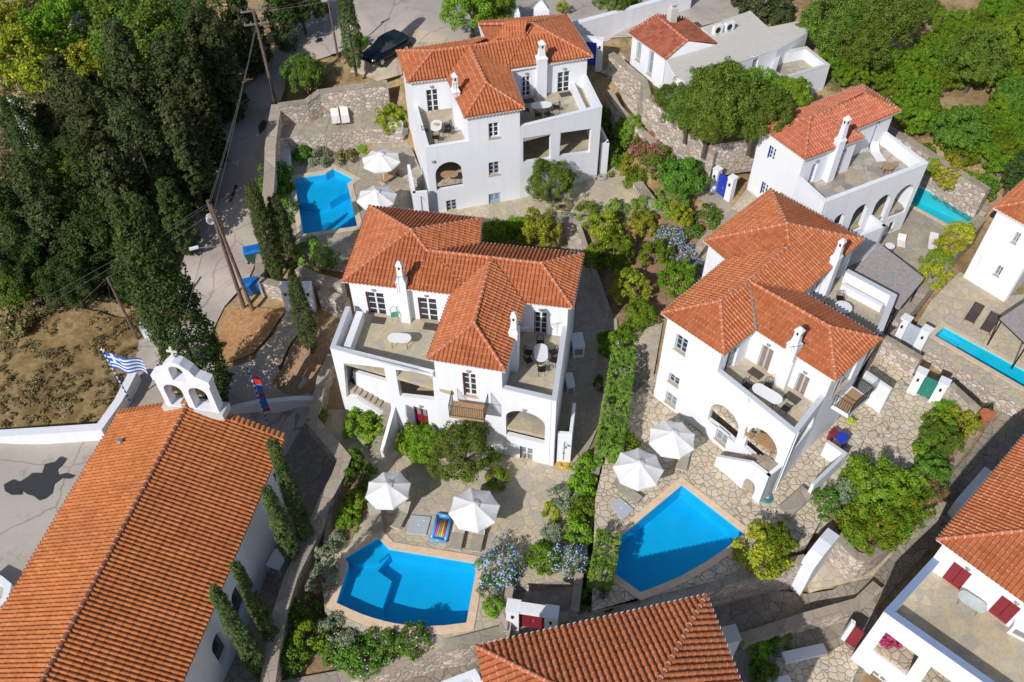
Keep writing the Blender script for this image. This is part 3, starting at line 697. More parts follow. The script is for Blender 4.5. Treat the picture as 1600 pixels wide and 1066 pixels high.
# --- central villa ---
def villa_center():
    ze = 8.66; h = House('white villa in the middle of the photo with iron balcony and red front door', P(700, 640, 0))
    FL, FR, BRr, BRl, BL = (534, 440), (895, 482), (912, 397), (753, 342), (577, 322)
    zA = rz((642, 360), FL, FR, ze); zM1 = rz((846, 412), FL, FR, ze); zM0 = rz((667, 392), FL, FR, ze); zw = 9.78
    A, M1, M0 = V((642, 360), zA), V((846, 412), zM1), V((667, 392), zM0)
    W0, W1, WR0, WR1 = V((667, 561), ze), V((790, 581), ze), V((741, 506), zw), V((767, 405), zM0 * .5 + zM1 * .5)
    E = lambda p: V(p, ze)
    F0 = foot(M0, E(FL), E(FR)); faces = [[E(FL), F0, M0, A], [F0, E(FR), M1, M0], [E(BL), E(FL), A], [E(BRl), E(BL), A], [E((743, 468)), E(BRl), A], [E(BRr), E((690, 374)), M0, M1], [E(FR), E(BRr), M1],
             [E((703, 463)), W0, WR0, WR1], [W1, E((820, 476)), WR1, WR0], [W0, W1, WR0]]
    r = roof_tiles(faces, TILE, h.root)
    ridge_caps([(A, E(FL)), (A, E(BL)), (A, E(BRl)), (A, M0), (M0, M1), (M1, E(FR)), (M1, E(BRr)), (WR0, WR1), (WR0, W0), (WR0, W1)], TILE, r)
    body = ccw([E(p) for p in (FL, FR, BRr, (749, 379), BRl, BL)]); soffit(body, ze, r); soffit(ccw([W0, W1, E((820, 476)), E((703, 463))]), ze, r)
    bi = inset(body, .32); ri = h.ring(bi, -.5, ze - .1)
    # find front edge panel
    fr = max(ri, key=lambda p: -p.n.y * p.L)
    wi = inset(ccw([W0, W1, E((820, 476)), E((703, 463))]), .3); wr = h.ring(wi, -.5, ze - .1)
    wf = max(wr, key=lambda p: -p.n.y * p.L)
    fr.win((577.3, 492), (599, 459), 2, 4, shut=REDP, door=True, lamp=True); fr.win((656.9, 501.5), (681.7, 468), 2, 4, shut=REDP, door=True, lamp=True)
    fr.win((834.6, 522), (855.3, 489.4), 2, 4, shut=REDP, door=True, lamp=True)
    wf.win((725, 617.5), (743.5, 585.5), 2, 4, shut=REDP, door=True, lamp=True)
    # side facing body below
    zp = 6.7; a, b, c = V((540.5, 479.3), zp), V((515.8, 543.9), zp), wi[[i for i in range(4)][0]]
    wfl = wf.at(0, zp); b2 = b
    west = h.panel(a, b, -.5, zp); front = h.panel(b, Vector((wfl.x, wfl.y, zp)), -.6, zp)
    for pts in ([(537, 567.5), (600, 575), (610, 630), (613, 649), (617, 652), (617.5, 684), (600.5, 683), (599, 650), (556, 622.5), (541.5, 621)],):
        front.hole(pts)
    front.hole([(618, 577.7), (675.5, 584), (679, 625.5), (624.8, 619.5)])
    front.sdoor((650.5, 668), (667.4, 641), REDP)
    g = front.loc(658.5, 634); front.lamp(g[0], g[1])
    # loggia
    fz = 2.9; L0 = front.at(.3, fz, .3); bk = 4.2
    h.slab([front.at(.3, 0, 1.12), front.at(front.L * .53, 0, 1.12), front.at(front.L * .53, 0, .3), front.at(front.L, 0, .3), front.at(front.L + .6, 0, bk), front.at(.3, 0, bk)], fz, TERR, name='loggia_floor')
    h.slab([front.at(.02, 0, .02), front.at(front.L + 1, 0, .02), fr.at(fr.L * .55, 0, .1), fr.at(0.02, 0, .1)], zp - 1.0, TERR)
    # inner parapet and stairs
    u0, z0 = front.loc(564.6, 612.6, 1.3); u1 = front.L * .53
    mb = h.extra; mb.prism([xy(front.at(u0, 0, .86)), xy(front.at(u1, 0, .86)), xy(front.at(u1, 0, 1.1)), xy(front.at(u0, 0, 1.1))], -.2, fz + .85)
    mb.prism([xy(front.at(u1, 0, .3)), xy(front.at(front.L, 0, .3)), xy(front.at(front.L, 0, .55)), xy(front.at(u1, 0, .55))], fz, fz + .62)
    st = MB(); n = 9; us, ue = u0 - .9, front.loc(599, 650)[0]
    for i in range(n):
        a0, a1 = us + (ue - us) * i / n, us + (ue - us) * (i + 1) / n; zz = fz - .16 * (i + 1)
        st.prism([xy(front.at(a0, 0, .3)), xy(front.at(a1, 0, .3)), xy(front.at(a1, 0, .85)), xy(front.at(a0, 0, .85))], -.3, zz)
    zt = fz - .16 * n; ux = front.loc(618, 660)[0]
    st.prism([xy(front.at(ue, 0, .0)), xy(front.at(ux, 0, .0)), xy(front.at(ux, 0, 1.14)), xy(front.at(ue, 0, 1.14))], -.3, zt)
    m = 8
    for i in range(m):
        st.prism([xy(front.at(ue, 0, -.32 * i)), xy(front.at(ux, 0, -.32 * i)), xy(front.at(ux, 0, -.32 * (i + 1))), xy(front.at(ue, 0, -.32 * (i + 1)))], -.3, zt - zt / (m + .0) * (i + .6))
    st.build('staircase', STCAP, h.root)
    q = [front.at(ux, 0, -.02), front.at(ux, 0, -2.3), front.at(ux + .22, 0, -2.3), front.at(ux + .22, 0, -.02)]
    h.extra.prism([xy(v) for v in q], -.3, [zt + 1.1, .75, .75, zt + 1.1])
    # right terrace
    wrr = wf.at(wf.L, zp); e0 = V((790.7, 615.5), zp); e1 = V((869.5, 627), zp); back = fr.at(fr.L, zp)
    s0 = Vector((wf.p1.x, wf.p1.y, zp)) - Vector((wf.d.x, wf.d.y, 0)) * .01
    rp = h.panel(s0, e1, -.5, zp); rs = h.panel(e1, back, -.5, zp)
    rp.arch((790.8, 679.5), (851, 687), (820.5, 643.8), rise=.95)
    rp.win((812.3, 719.5), (833, 702), 2, 2, shut=REDP, glass=CURT)
    rp.lamp(rp.loc(820, 639)[0], rp.loc(820, 640)[1])
    h.slab([rp.at(0, 0, .02), rp.at(rp.L - .02, 0, .02), rs.at(rs.L - .02, 0, .02), fr.at(fr.L * .76, 0, .05)], zp - 1.0, TERR)
    h.slab([rp.at(0, 0, .1), rp.at(rp.L - .1, 0, .1), rs.at(rs.L - .1, 0, .1), fr.at(fr.L * .76, 0, .1)], fz, TERR, name='loggia_floor')
    wf.win((729, 661), (747, 656.5), 2, 1, shut=REDP)
    ra = rp.at(0, 0); h.coping([a, b, front.at(front.L + .1, 0)], zp, .3); h.coping([s0, e1, back], zp, .3)
    # bench block inside left terrace
    h.extra.prism([xy(west.at(.1, 0, .7)), xy(west.at(west.L - .35, 0, .7)), xy(west.at(west.L - .35, 0, 1.15)), xy(west.at(.1, 0, 1.15))], zp - 1.0, zp - .2)
    # balcony
    bs = MB(); pts = [V((707.5, 626), 5.35), V((702.4, 650), 5.35), V((756.5, 657.5), 5.35), V((763, 632), 5.35)]
    bs.prism(ccw(pts), 5.2, 5.35); bo = bs.build('balcony_floor', LWOOD, h.root); rail(bo, pts, 5.35, 1.0, .13)
    # chimneys
    an = wall_ang(fr)
    u, _ = fr.loc(637, 512, -.3); h.chimney(fr.at(u, 0, -.22), zp - 1, ze + .55, ztop((637, 512), (629.5, 419), zp - 1), .62, .5, an)
    wq = wr[1]; wq = max(wr, key=lambda p: p.n.x * p.L); u = wq.L * .52; h.chimney(wq.at(u, 0, -.2), zp - 1, ze + .45, ze + 2.0, .62, .5, wall_ang(wq))
    for (u_, pn) in ((fr.rect((577.3, 492), (599, 459)), fr), (fr.rect((656.9, 501.5), (681.7, 468)), fr)): mat_rug('brown doormat on the %s' % ('left terrace under the left glazed door of the central villa' if u_[0] < 4 else 'left terrace under the right glazed door of the central villa'), pn, (u_[0] + u_[2]) / 2 + .2, -.55, zp - .99)
    # shower nook at the right corner
    t0, t1 = V((869, 722), 0), V((890.7, 724), 0); zt = ztop((890.7, 724), (890.7, 679), 0); t2 = t1 + (back - e1).normalized() * 2.4; t2.z = 0
    fpn = h.panel(t0, t1, -.3, zt, .2, True); h.panel(t1, t2, -.3, zt + .1, .2, True)
    sh = MB(); p_ = fpn.loc(881, 700); q = fpn.at(p_[0], .4, -.06); q2 = fpn.at(p_[0], 2.3, -.06); sh.tube(q, q2, .02); sh.tube(q2, fpn.at(p_[0] + .12, 2.25, -.35), .018); sh.tube(fpn.at(p_[0] + .12, 2.26, -.35), fpn.at(p_[0] + .12, 2.18, -.35), .09, .1, 10)
    sh.box(fpn.at(p_[0], 1.1, -.05), .16, .06, .06, 0); sh.build('garden_shower', GREYM, h.root)
    h.finish(); return h
# --- right-hand central villa ---
def villa_east():
    ze = 8.8; zp = 6.85; b0 = .8; h = House('white villa right of centre with two arches facing the fan shaped pool', P(1180, 640, b0))
    E = lambda p: V(p, ze)
    W, S_, I, C1, C2, C3, NE_, NN, NW, J = (1033, 489.5), (1131.4, 555.6), (1181, 516), (1306, 596), (1378, 530), (1257, 458), (1350, 375), (1204, 296), (1099, 376), (1134.4, 405.7)
    z1 = rz((1125.6, 470.6), S_, I, ze); z2 = rz((1171, 440), S_, I, ze); zc1 = rz((1296, 511), I, C1, ze); zc0 = z2
    zn = rz((1229, 350), NE_, C3, ze); z3 = rz((1233, 384), S_, I, ze)
    a1, a2, c1, n1 = V((1125.6, 470.6), z1), V((1171, 440), z2), V((1296, 511), zc1), V((1229, 350), zn)
    z3 = rz((1233, 384), J, W, ze); n2 = V((1233, 384), z3)
    eS, eE = E(C3), E(NE_); ext = eS + (eS - eE).normalized() * 3.2
    faces = [[E(W), E(S_), a1], [E(S_), E(I), a2, a1], [E(J), E(W), a1, a2, n2], [E(I), E(C1), c1, a2], [E(C1), E(C2), c1], [E(C2), E(C3), a2, c1],
             [E(NN), E(NW), n1], [E(NE_), E(NN), n1], [E(NW), E(J), n2, n1], [eE, foot(n2, eE, ext), n2, n1], [foot(n2, eE, ext), ext, a2, n2]]
    r = roof_tiles(faces, TILE, h.root)
    ridge_caps([(a1, E(W)), (a1, E(S_)), (a1, a2), (a2, c1), (c1, E(C1)), (c1, E(C2)), (a2, n2), (n2, n1), (n1, E(NW)), (n1, E(NN)), (n1, eE)], TILE, r)
    vy = MB(); vy.tube(a2 + Vector((0, 0, .0)), E(I) + Vector((0, 0, .06)), .09); vy.build('valley_gutter', GREYM, r)
    body = [E(p) for p in (W, S_, I, C1, C2, C3, NE_, NN, NW, J)]; soffit(ccw(body), ze, r)
    bi = inset(ccw(body), .32)
    if (bi[0] - body[0]).length > 1:  # keep order
        k = min(range(len(bi)), key=lambda i: (bi[i] - body[0]).length); bi = bi[k:] + bi[:k]
    rg = [h.panel(bi[i], bi[(i + 1) % 10], -.6, ze - .1) for i in range(10)]
    sw, seL, sw2, se2, nec, seN, ne, nw, swN, nw2 = rg
    sw.win((1053.3, 544), (1075.2, 532.5), 2, 3, frame=GPAINT, sill=TAN); sw.win((1043.9, 594.4), (1062, 592.8), 2, 2, frame=GPAINT)
    a_ = sw.loc(1035.5, 644)[0]; sw.win(r=(a_, 1.15, a_ + .85, 2.2), nx=2, ny=2, frame=GPAINT, glass=CURT)
    c = V((1243.5, 679), zp); s0 = Vector((sw.p1.x, sw.p1.y, zp)); lo = h.panel(s0 - Vector((sw.d.x, sw.d.y, 0)) * .01, c, -.6, zp)
    a_ = max(.12, lo.loc(1112, 700)[0]); lo.win(r=(a_, 1.25, a_ + .9, 2.4), nx=2, ny=2, frame=GPAINT, glass=CURT)
    lo.arch((1105.7, 656), (1149.5, 687.5), (1122, 627)) if lo.loc(1105.7, 656)[0] > .1 else lo.arch(r=(.2, lo.loc(1149, 687)[1], lo.loc(1149.5, 687.5)[0], lo.loc(1149, 687)[1] + 1.9))
    lo.arch((1162, 699), (1206, 731), (1186, 667))
    bt = Vector((se2.p0.x, se2.p0.y, zp)); side = h.panel(c, bt, -.6, zp)
    a_ = side.loc(1231, 714); b_ = side.loc(1262.5, 699); side.arch(r=(max(.35, a_[0]), 4.2, min(side.L - .3, b_[0] + .3), 6.0))
    seL.win(r=(seL.L * .25, zp - .98, seL.L * .62, zp + 1.15), nx=2, ny=4, frame=GPAINT, door=True)
    for BL, TR in (((1181, 572), (1209.5, 549)), ((1238, 611), (1266, 592))): sw2.win(BL, TR, 2, 1, frame=GPAINT, glass=BROWNG, door=True, lamp=True)
    se2.win(r=(se2.L * .25, zp - .98, se2.L * .75, zp + 1.1), nx=2, ny=3, frame=GPAINT, door=True, shut=GPAINT)
    h.slab([lo.at(.02, 0, .05), lo.at(lo.L - .05, 0, .05), side.at(side.L, 0, .05), sw2.at(sw2.L, 0, .1), sw2.at(0, 0, .1), seL.at(0, 0, .1)], zp - 1, TERR)
    h.slab([lo.at(.02, 0, .1), lo.at(lo.L - .1, 0, .1), side.at(side.L, 0, .1), sw2.at(sw2.L, 0, .1), sw2.at(0, 0, .1), seL.at(0, 0, .1)], 3.6, CRAZY, name='loggia_floor')
    h.coping([s0, c, bt], zp, .3)
    # front stair block
    ppt = [(1119, 716.4), (1173, 723), (1196, 740.4), (1209, 748)]; D = -1.25
    pl = [lo.loc(x, y, D) for x, y in ppt]; u0, u1 = pl[0][0], lo.L - .02
    q0, q1 = lo.at(u0, 0, D), lo.at(u1, 0, D); sp = h.panel(q0, q1, b0 - .6, 9, .22, True)
    k = [(max(0.0, a - u0), max(b0 + .9, b)) for a, b in pl]
    sp.outer = [(0, b0 - .6), (sp.L, b0 - .6), (sp.L, k[2][1])] + [(min(sp.L - .01, k[2][0]), k[2][1]), (k[1][0], k[1][1]), (0, k[0][1])]
    sp.holes.append([(sp.L * .62 + x, z) for x, z in ((0, b0 - .3), (.85, b0 - .3), (.85, b0 + 1.0), (.7, b0 + 1.3), (.42, b0 + 1.42), (.15, b0 + 1.3), (0, b0 + 1.0))])
    h.panel(lo.at(u1, 0, D), lo.at(u1, 0, 0), b0 - .6, k[2][1], .22, False); st = MB(); n = 14
    for i in range(n):
        ua, ub = u0 + (u1 - u0) * i / n, u0 + (u1 - u0) * (i + 1) / n
        st.prism([xy(lo.at(ua, 0, -.02)), xy(lo.at(ub, 0, -.02)), xy(lo.at(ub, 0, D + .23)), xy(lo.at(ua, 0, D + .23))], b0 - .3, b0 + (3.6 - b0) * min(1, (i + 1) / (n * .75)))
    st.build('staircase', STCAP, h.root)
    # balcony on the right
    bz = 5.75; pts = [V((1300, 633), bz), V((1326, 648.5), bz), V((1357.5, 621), bz), V((1331, 603), bz)]
    mb = MB(); mb.prism(ccw(pts), bz - .3, bz); bo = mb.build('balcony_floor', WHITE, h.root); m2 = MB(); m2.prism(ccw(inset(ccw(pts), .12)), bz + .003, bz + .02); m2.build('balcony_tiles', LWOOD, bo); rail(bo, [pts[0], pts[1], pts[2], pts[3]], bz, .95, .13)
    # lower side entrance walls
    t = [V((1293.9, 688.4), 2.2), V((1324.4, 709), 2.2), V((1272.4, 758.6), 2.2)]
    h.panel(t[1], t[0], b0 - .5, 2.2, .2, True); h.panel(t[2], t[1], b0 - .5, 2.2, .2, True); h.coping([t[2], t[1], t[0]], 2.2, .2)
    side.sdoor(r=(side.L * .72, 1.1, side.L * .72 + .9, 3.1), mat=GPAINT) if side.L > 4 else None
    # north terrace
    b = V((1401.4, 461.5), zp); d_ = V((1325, 421), zp); a = V((1377, 523), zp)
    p1 = h.panel(a, b, -.6, zp); p2 = h.panel(b, d_, -.6, zp)
    h.slab([p1.at(0, 0, .02), p1.at(p1.L - .02, 0, .02), p2.at(p2.L - .02, 0, .02), seN.at(seN.L, 0, .1), seN.at(0, 0, .1), nec.at(0, 0, .1)], zp - 1, TERR)
    h.coping([a, b, d_], zp, .35)
    h.extra.prism([xy(p2.at(.3, 0, .8)), xy(p2.at(p2.L - .3, 0, .8)), xy(p2.at(p2.L - .3, 0, 1.1)), xy(p2.at(.3, 0, 1.1))], zp - 1, zp - .45)
    seN.win(r=(seN.L * .32, zp - .98, seN.L * .32 + 1.1, zp + 1.15), nx=2, ny=4, door=True); seN.win(r=(seN.L * .72, zp - .98, seN.L * .72 + 1.1, zp + 1.15), nx=2, ny=4, door=True)
    # chimneys
    u, _ = sw2.loc(1224, 590, -.2); h.chimney(sw2.at(u, 0, -.2), zp - 1, ze + .6, ze + 2.1, .7, .5, wall_ang(sw2))
    h.chimney(seN.at(seN.L * .55, 0, -.22), zp - 1, ze + .6, ze + 2.2, .6, .5, wall_ang(seN))
    for k, (BL, TR) in enumerate((((1181, 572), (1209.5, 549)), ((1238, 611), (1266, 592)))):
        u_ = sw2.rect(BL, TR); mat_rug('brown doormat on the arched villa terrace under its %s sliding door' % ('left', 'right')[k], sw2, (u_[0] + u_[2]) / 2, -.6, zp - .99)
    # raised entrance wall at the back right (white wedge)
    w0, w1, w2 = V((1362, 549), 3.6), V((1391, 595.5), 3.6), V((1396, 600), 3.6)
    wd = h.panel(V((1350, 585), 3.0), V((1390, 613), 3.0), 0, 3.2, .25, True)
    h.finish(); return h
# --- upper left villa ---
def villa_north():
    ze = 12.1; b0 = 4.0; h = House('tall white villa at the top centre with light blue ground floor door', P(780, 300, b0))
    E = lambda p: V(p, ze)
    FL, BLc, FR, BR, BL2 = (636, 130), (618.8, 80), (926.4, 89), (885, 23), (744, 34)
    WL, WR = (725.5, 185), (820, 170)
    zl = rz((676.6, 80), FL, BLc, ze); zr_ = rz((832.5, 37.3), FR, BR, ze); zm = zl
    L, M, Rg = V((676.6, 80), zl), V((734, 72.5), zl), V((832.5, 37.3), zr_)
    B0 = V((748, 38.5), zr_); zw = rz((760, 130), WL, WR, ze); wz1 = V((734, 73), min(zl, zw + .1)); wz0 = V((760, 130), zw)
    mfr = V((818, 60), zl + .02)
    dirn = (E(FR) - E((795, 110.8))).normalized(); fle = E((795, 110.8)) - dirn * 5.5
    bl = E(BLc); back = E((740, 58)); backR = E((800, 50))
    faces = [[E(FL), E((700, 122.5)), M, L], [bl, E(FL), L], [E((770, 57)), bl, L, M], [E(FL), E((790, 111)), mfr, M, L],
             [E((770, 112.5)), E(FR), Rg, mfr, M], [E(FR), E(BR), Rg], [E(BR), E(BL2), B0, Rg], [E((760, 66)), mfr + Vector((0, 0, -.3)), Rg, B0],
             [E((697.6, 123.6)), E(WL), wz0, wz1], [E(WR), E((796.7, 110)), wz1, wz0], [E(WL), E(WR), wz0]]
    faces.pop(0)
    r = roof_tiles(faces, TILE, h.root)
    ridge_caps([(L, E(FL)), (L, bl), (L, M), (M, mfr), (mfr, Rg), (Rg, E(FR)), (Rg, E(BR)), (B0, Rg), (wz0, wz1), (wz0, E(WL)), (wz0, E(WR))], TILE, r)
    body = ccw([E(p) for p in (FL, (795, 110.8), FR, BR, BL2, (752, 62), BLc)]); soffit(body, ze, r, .1)
    bi = inset(body, .32); rg = h.ring(bi, b0 - 1, ze - .1)
    fs = sorted([p for p in rg if p.n.y < -.7], key=lambda p: p.p0.x)
    fl, fr = fs[0], fs[-1]
    wi = inset(ccw([E(WL), E(WR), E((796.7, 110)), E((697.6, 123.6))]), .3); wr = h.ring(wi, b0 - 1, ze - .1); wf = max(wr, key=lambda p: -p.n.y * p.L)
    fl.win((668.3, 177), (684, 139), 2, 4, door=True, shut=GPAINT, lamp=True)
    fr.win((815.6, 153), (829, 118.5), 2, 4, door=True, shut=LBLUE, lamp=True); fr.win((870, 148.4), (891.5, 110.5), 2, 4, door=True, shut=LBLUE, lamp=True)
    wf.win((763.4, 216.8), (779.4, 190.8), 2, 3, shut=LBLUE); wf.win((764, 274.6), (780, 252), 2, 3, frame=GPAINT); wf.sdoor((764.6, 339), (782.4, 300.5), LBLUE)
    # left terrace
    zp = 9.9; c = V((664.6, 232.5), zp); a = Vector((fl.p0.x, fl.p0.y, zp)); wl = Vector((wf.p0.x, wf.p0.y, zp))
    ws = h.panel(a, c, b0 - 1, zp); lf = h.panel(c, wl, b0 - 1, zp)
    lf.arch((682.6, 298), (724, 289), (709, 252)); lf.win((698.3, 331.6), (713.4, 311.4), 2, 3, frame=GPAINT); lf.lamp(*lf.loc(677, 252))
    h.slab([ws.at(.02, 0, .02), ws.at(ws.L - .02, 0, .02), lf.at(lf.L, 0, .02), fl.at(fl.L * .6, 0, .1)], zp - .55, TERR)
    h.slab([ws.at(.1, 0, .1), ws.at(ws.L - .1, 0, .1), lf.at(lf.L, 0, .1), fl.at(fl.L * .6, 0, .1)], 6.6, TERR, name='loggia_floor')
    h.coping([a, c, wl], zp, .32, WHITE)
    # right terrace
    zq = 10.4; s0 = Vector((wf.p1.x, wf.p1.y, zq)); e1 = V((941, 167.5), zq); bk = Vector((fr.p1.x, fr.p1.y, zq))
    rf = h.panel(s0, e1, b0 - 1, zq); rs = h.panel(e1, bk, b0 - 1, zq)
    rf.hole([(817.5, 216), (861, 209.5), (860.5, 248), (817.5, 254)]); rf.hole([(876, 207.8), (924.5, 201), (921.5, 238.4), (874, 244.6)])
    h.slab([rf.at(0, 0, .02), rf.at(rf.L - .02, 0, .02), rs.at(rs.L - .02, 0, .02), fr.at(0, 0, .1)], zq - 1, TERR)
    h.slab([rf.at(0, 0, .1), rf.at(rf.L - .1, 0, .1), rs.at(rs.L - .1, 0, .1), fr.at(0, 0, .1)], 6.5, TERR, name='loggia_floor')
    h.coping([s0, e1, bk], zq, .32, WHITE)
    h.extra.prism([xy(rs.at(.4, 0, 1.0)), xy(rs.at(rs.L - .1, 0, 1.0)), xy(rs.at(rs.L - .1, 0, 1.3)), xy(rs.at(.4, 0, 1.3))], zq - 1, zq - .4)
    u, _ = fr.loc(845, 155, -.2); h.chimney(fr.at(u, 0, -.2), zq - 1, ze + .5, ztop((845, 156), (845, 68), zq - 1), .75, .55, wall_ang(fr))
    u, _ = fl.loc(706, 190, -.2); wq = min(wr, key=lambda p: p.n.x * p.L); h.chimney(wq.at(wq.L * .45, 0, -.2), zp - .5, ze + .4, ze + 1.9, .6, .5, wall_ang(wq))
    t0, t1 = V((936, 272), b0), V((948, 270), b0); zt = ztop((948, 270), (952, 223), b0); h.panel(t0, t1, b0 - .3, zt, .2, True); t2 = t1 + (bk - e1).normalized() * 2.2; h.panel(t1, Vector((t2.x, t2.y, 0)), b0 - .3, zt, .2, True)
    # left lower stair wall
    g0, g1 = V((650, 345), b0), V((672, 343), b0); zt = b0 + 2.6; pn = h.panel(g0, g1, b0 - .5, zt, .25, True); h.panel(V((641, 300), b0), g0, b0 - .5, zt, .22, True)
    sh = MB(); q = pn.at(pn.L * .5, b0 + .3, -.06); q2 = pn.at(pn.L * .5, b0 + 2.3, -.06); sh.tube(q, q2, .02); sh.tube(q2, pn.at(pn.L * .5, b0 + 2.25, -.35), .018); sh.build('garden_shower', GREYM, h.root)
    for BL, TR, nme in (((815.6, 153), (829, 118.5), 'left'), ((870, 148.4), (891.5, 110.5), 'right')):
        u_ = fr.rect(BL, TR); mat_rug('brown doormat by the %s blue door on the top villa terrace' % nme, fr, (u_[0] + u_[2]) / 2, -.55, zq - .99)
    h.finish(); return h
# --- far right villa with blue shutters ---
def villa_northeast():
    ze = 10.5; b0 = 2.5; h = House('white villa with pale red roof and blue edged windows at upper right', P(1330, 320, b0))
    E = lambda p: V(p, ze)
    W, S_, Ec, V_, EE, NN = (1181.4, 195), (1257.4, 250), (1350.7, 215.5), (1337, 202.7), (1407.7, 173.5), (1348, 133)
    zN = rz((1352, 149.5), EE, V_, ze); zW = rz((1265.6, 185), S_, Ec, ze)
    n1, w1 = V((1352, 149.5), zN), V((1265.6, 185), zW); w2 = V((1281, 178.6), rz((1281, 178.6), W, NN, ze))
    ext = E(V_) + (E(V_) - E(EE)).normalized() * 2.5
    faces = [[E(NN), E(W), w1, w2, n1], [E(W), E(S_), w1], [E(S_), E(Ec), w2, w1], [E(Ec), E(V_), w2], [E(EE), E(V_), w2, n1], [E(EE), E(NN), n1]]
    r = roof_tiles(faces, TILE4, h.root); ridge_caps([(w1, E(W)), (w1, E(S_)), (w1, w2), (w2, n1), (n1, E(NN)), (n1, E(EE)), (w2, E(Ec))], TILE4, r, .1)
    body = ccw([E(p) for p in (W, S_, Ec, V_, EE, NN)]); soffit(body, ze, r)
    k = [E(p) for p in (W, S_, Ec, V_, EE, NN)]; bi = inset(k, .3) if area(k) > 0 else inset(k[::-1], .3)[::-1]
    sw, se, e2, se3, ne, nw = [h.panel(bi[i], bi[(i + 1) % 6], b0 - 1.5, ze - .1) for i in range(6)]
    sw.win((1198.5, 246.5), (1213, 234), 2, 3, shut=BLUEP, sill=False); sw.win((1187, 302), (1200.5, 290), 2, 3, shut=BLUEP, sill=False)
    se.win((1261.5, 287.5), (1279, 254.5), 2, 4, shut=BLUEP, door=True, lamp=True); se.win((1304.5, 272), (1319, 239), 2, 4, shut=BLUEP, door=True, lamp=True)
    se3.win((1357, 230), (1371, 195), 2, 4, shut=BLUEP, door=True, lamp=True) if se3.loc(1371, 195)[0] < se3.L else None
    zp = ztop((1409, 358), (1450.5, 255.5), b0); c0 = V((1288.7, 317), zp); c1 = V((1450.5, 255.5), zp); s0 = Vector((sw.p1.x, sw.p1.y, zp)); n0 = Vector((se3.p1.x, se3.p1.y, zp))
    l = h.panel(s0 - Vector((sw.d.x, sw.d.y, 0)) * .01, c0, b0 - 1.5, zp); f = h.panel(c0, c1, b0 - 1.5, zp); rr_ = h.panel(c1, n0, b0 - 1.5, zp)
    z3 = f.loc(1385.7, 342)[1]
    f.arch((1385.7, 342), (1413.8, 329), (1422, 288.5)); f.arch((1355, 353.8), (1379, 343), (1384, 305)); f.arch((1322, 366), (1344, 357), (1346, 321)); f.arch((1294, 372), (1310, 366), (1309, 337))
    f.win((1386, 361), (1399, 345), 2, 3, frame=DARKM)
    zf = zp - 1.0
    h.slab([f.at(.02, 0, .02), f.at(f.L - .02, 0, .02), rr_.at(rr_.L, 0, .02), se3.at(se3.L, 0, .1), se3.at(0, 0, .1), se.at(se.L, 0, .1), se.at(0, 0, .1), l.at(0, 0, .05)], zf, TERR4)
    h.slab([f.at(.02, 0, .1), f.at(f.L - .1, 0, .1), rr_.at(rr_.L, 0, .1), se3.at(se3.L, 0, .1), se.at(se.L, 0, .1), se.at(0, 0, .1), l.at(0, 0, .1)], zf - 3.0, TERR4, name='loggia_floor')
    h.coping([s0, c0, c1, n0], zp, .32, WHITE)
    u, _ = se.loc(1290, 290, -.2); h.chimney(se.at(u, 0, -.22), zf, ze + .5, ze + 2.5, .6, .5, wall_ang(se))
    # outside stair parapet
    a = f.at(f.loc(1352, 365)[0], 0, -1.4); b = f.at(f.loc(1352, 365)[0], 0, 0); h.panel(a, b, b0 - .5, zf - 2.2, .25, True); h.panel(f.at(0, 0, -1.4), a, b0 - .5, zf - 2.2, .25, True)
    h.finish(); return h
def hip_quad(c, ze, mat, root, k=.4142, soff=True, pitch=.25):
    """c: 4 CCW corners; hip roof with the ridge along the longer side"""
    c = ccw(c)
    if (c[1] - c[0]).length < (c[2] - c[1]).length: c = c[1:] + c[:1]
    wd = (c[2] - c[1]).length / 2; ax = (c[1] - c[0]).normalized(); ax2 = (c[2] - c[3]).normalized()
    m0, m1 = (c[0] + c[3]) / 2, (c[1] + c[2]) / 2; d = (m1 - m0).normalized(); up = Vector((0, 0, wd * k))
    r0, r1 = m0 + d * wd + up, m1 - d * wd + up
    if (m1 - m0).length < 2 * wd + .3: r0 = m0.lerp(m1, .49) + up; r1 = m0.lerp(m1, .51) + up
    r = roof_tiles([[c[0], c[1], r1, r0], [c[1], c[2], r1], [c[2], c[3], r0, r1], [c[3], c[0], r0]], mat, root, pitch)
    ridge_caps([(r0, r1), (r0, c[0]), (r0, c[3]), (r1, c[1]), (r1, c[2])], mat, r)
    soffit(c, ze, r); return r, c
def villa_bottom():
    ze = 6.2; h = House('villa at the bottom edge of which mainly the tiled roof shows', P(950, 1066, -2.6))
    a, b = V((743, 1010), ze), V((1103, 930), ze); d = (b - a).normalized(); n = Vector((d.y, -d.x, 0))
    e = V((1157, 1066), ze); d2 = (e - b).normalized(); wd = 9.0
    c = [a, a + n * wd, b + d2 * wd, b]; r, c = hip_quad(c, ze, TILE, h.root, pitch=.3)
    q = inset(c, .32); h.ring(q, -3.5, ze - .1)
    # white terrace corner below the left eave
    z = 2.6; p = [V((690, 1066), z), V((742, 1046), z), V((760, 1075), z), V((700, 1100), z)]; h.ring(ccw(p), -3.5, z); h.slab(ccw(inset(ccw(p), .25)), z - .6, TERR); h.coping(ccw(p) + [ccw(p)[0]], z, .3, WHITE)
    h.finish(); return h
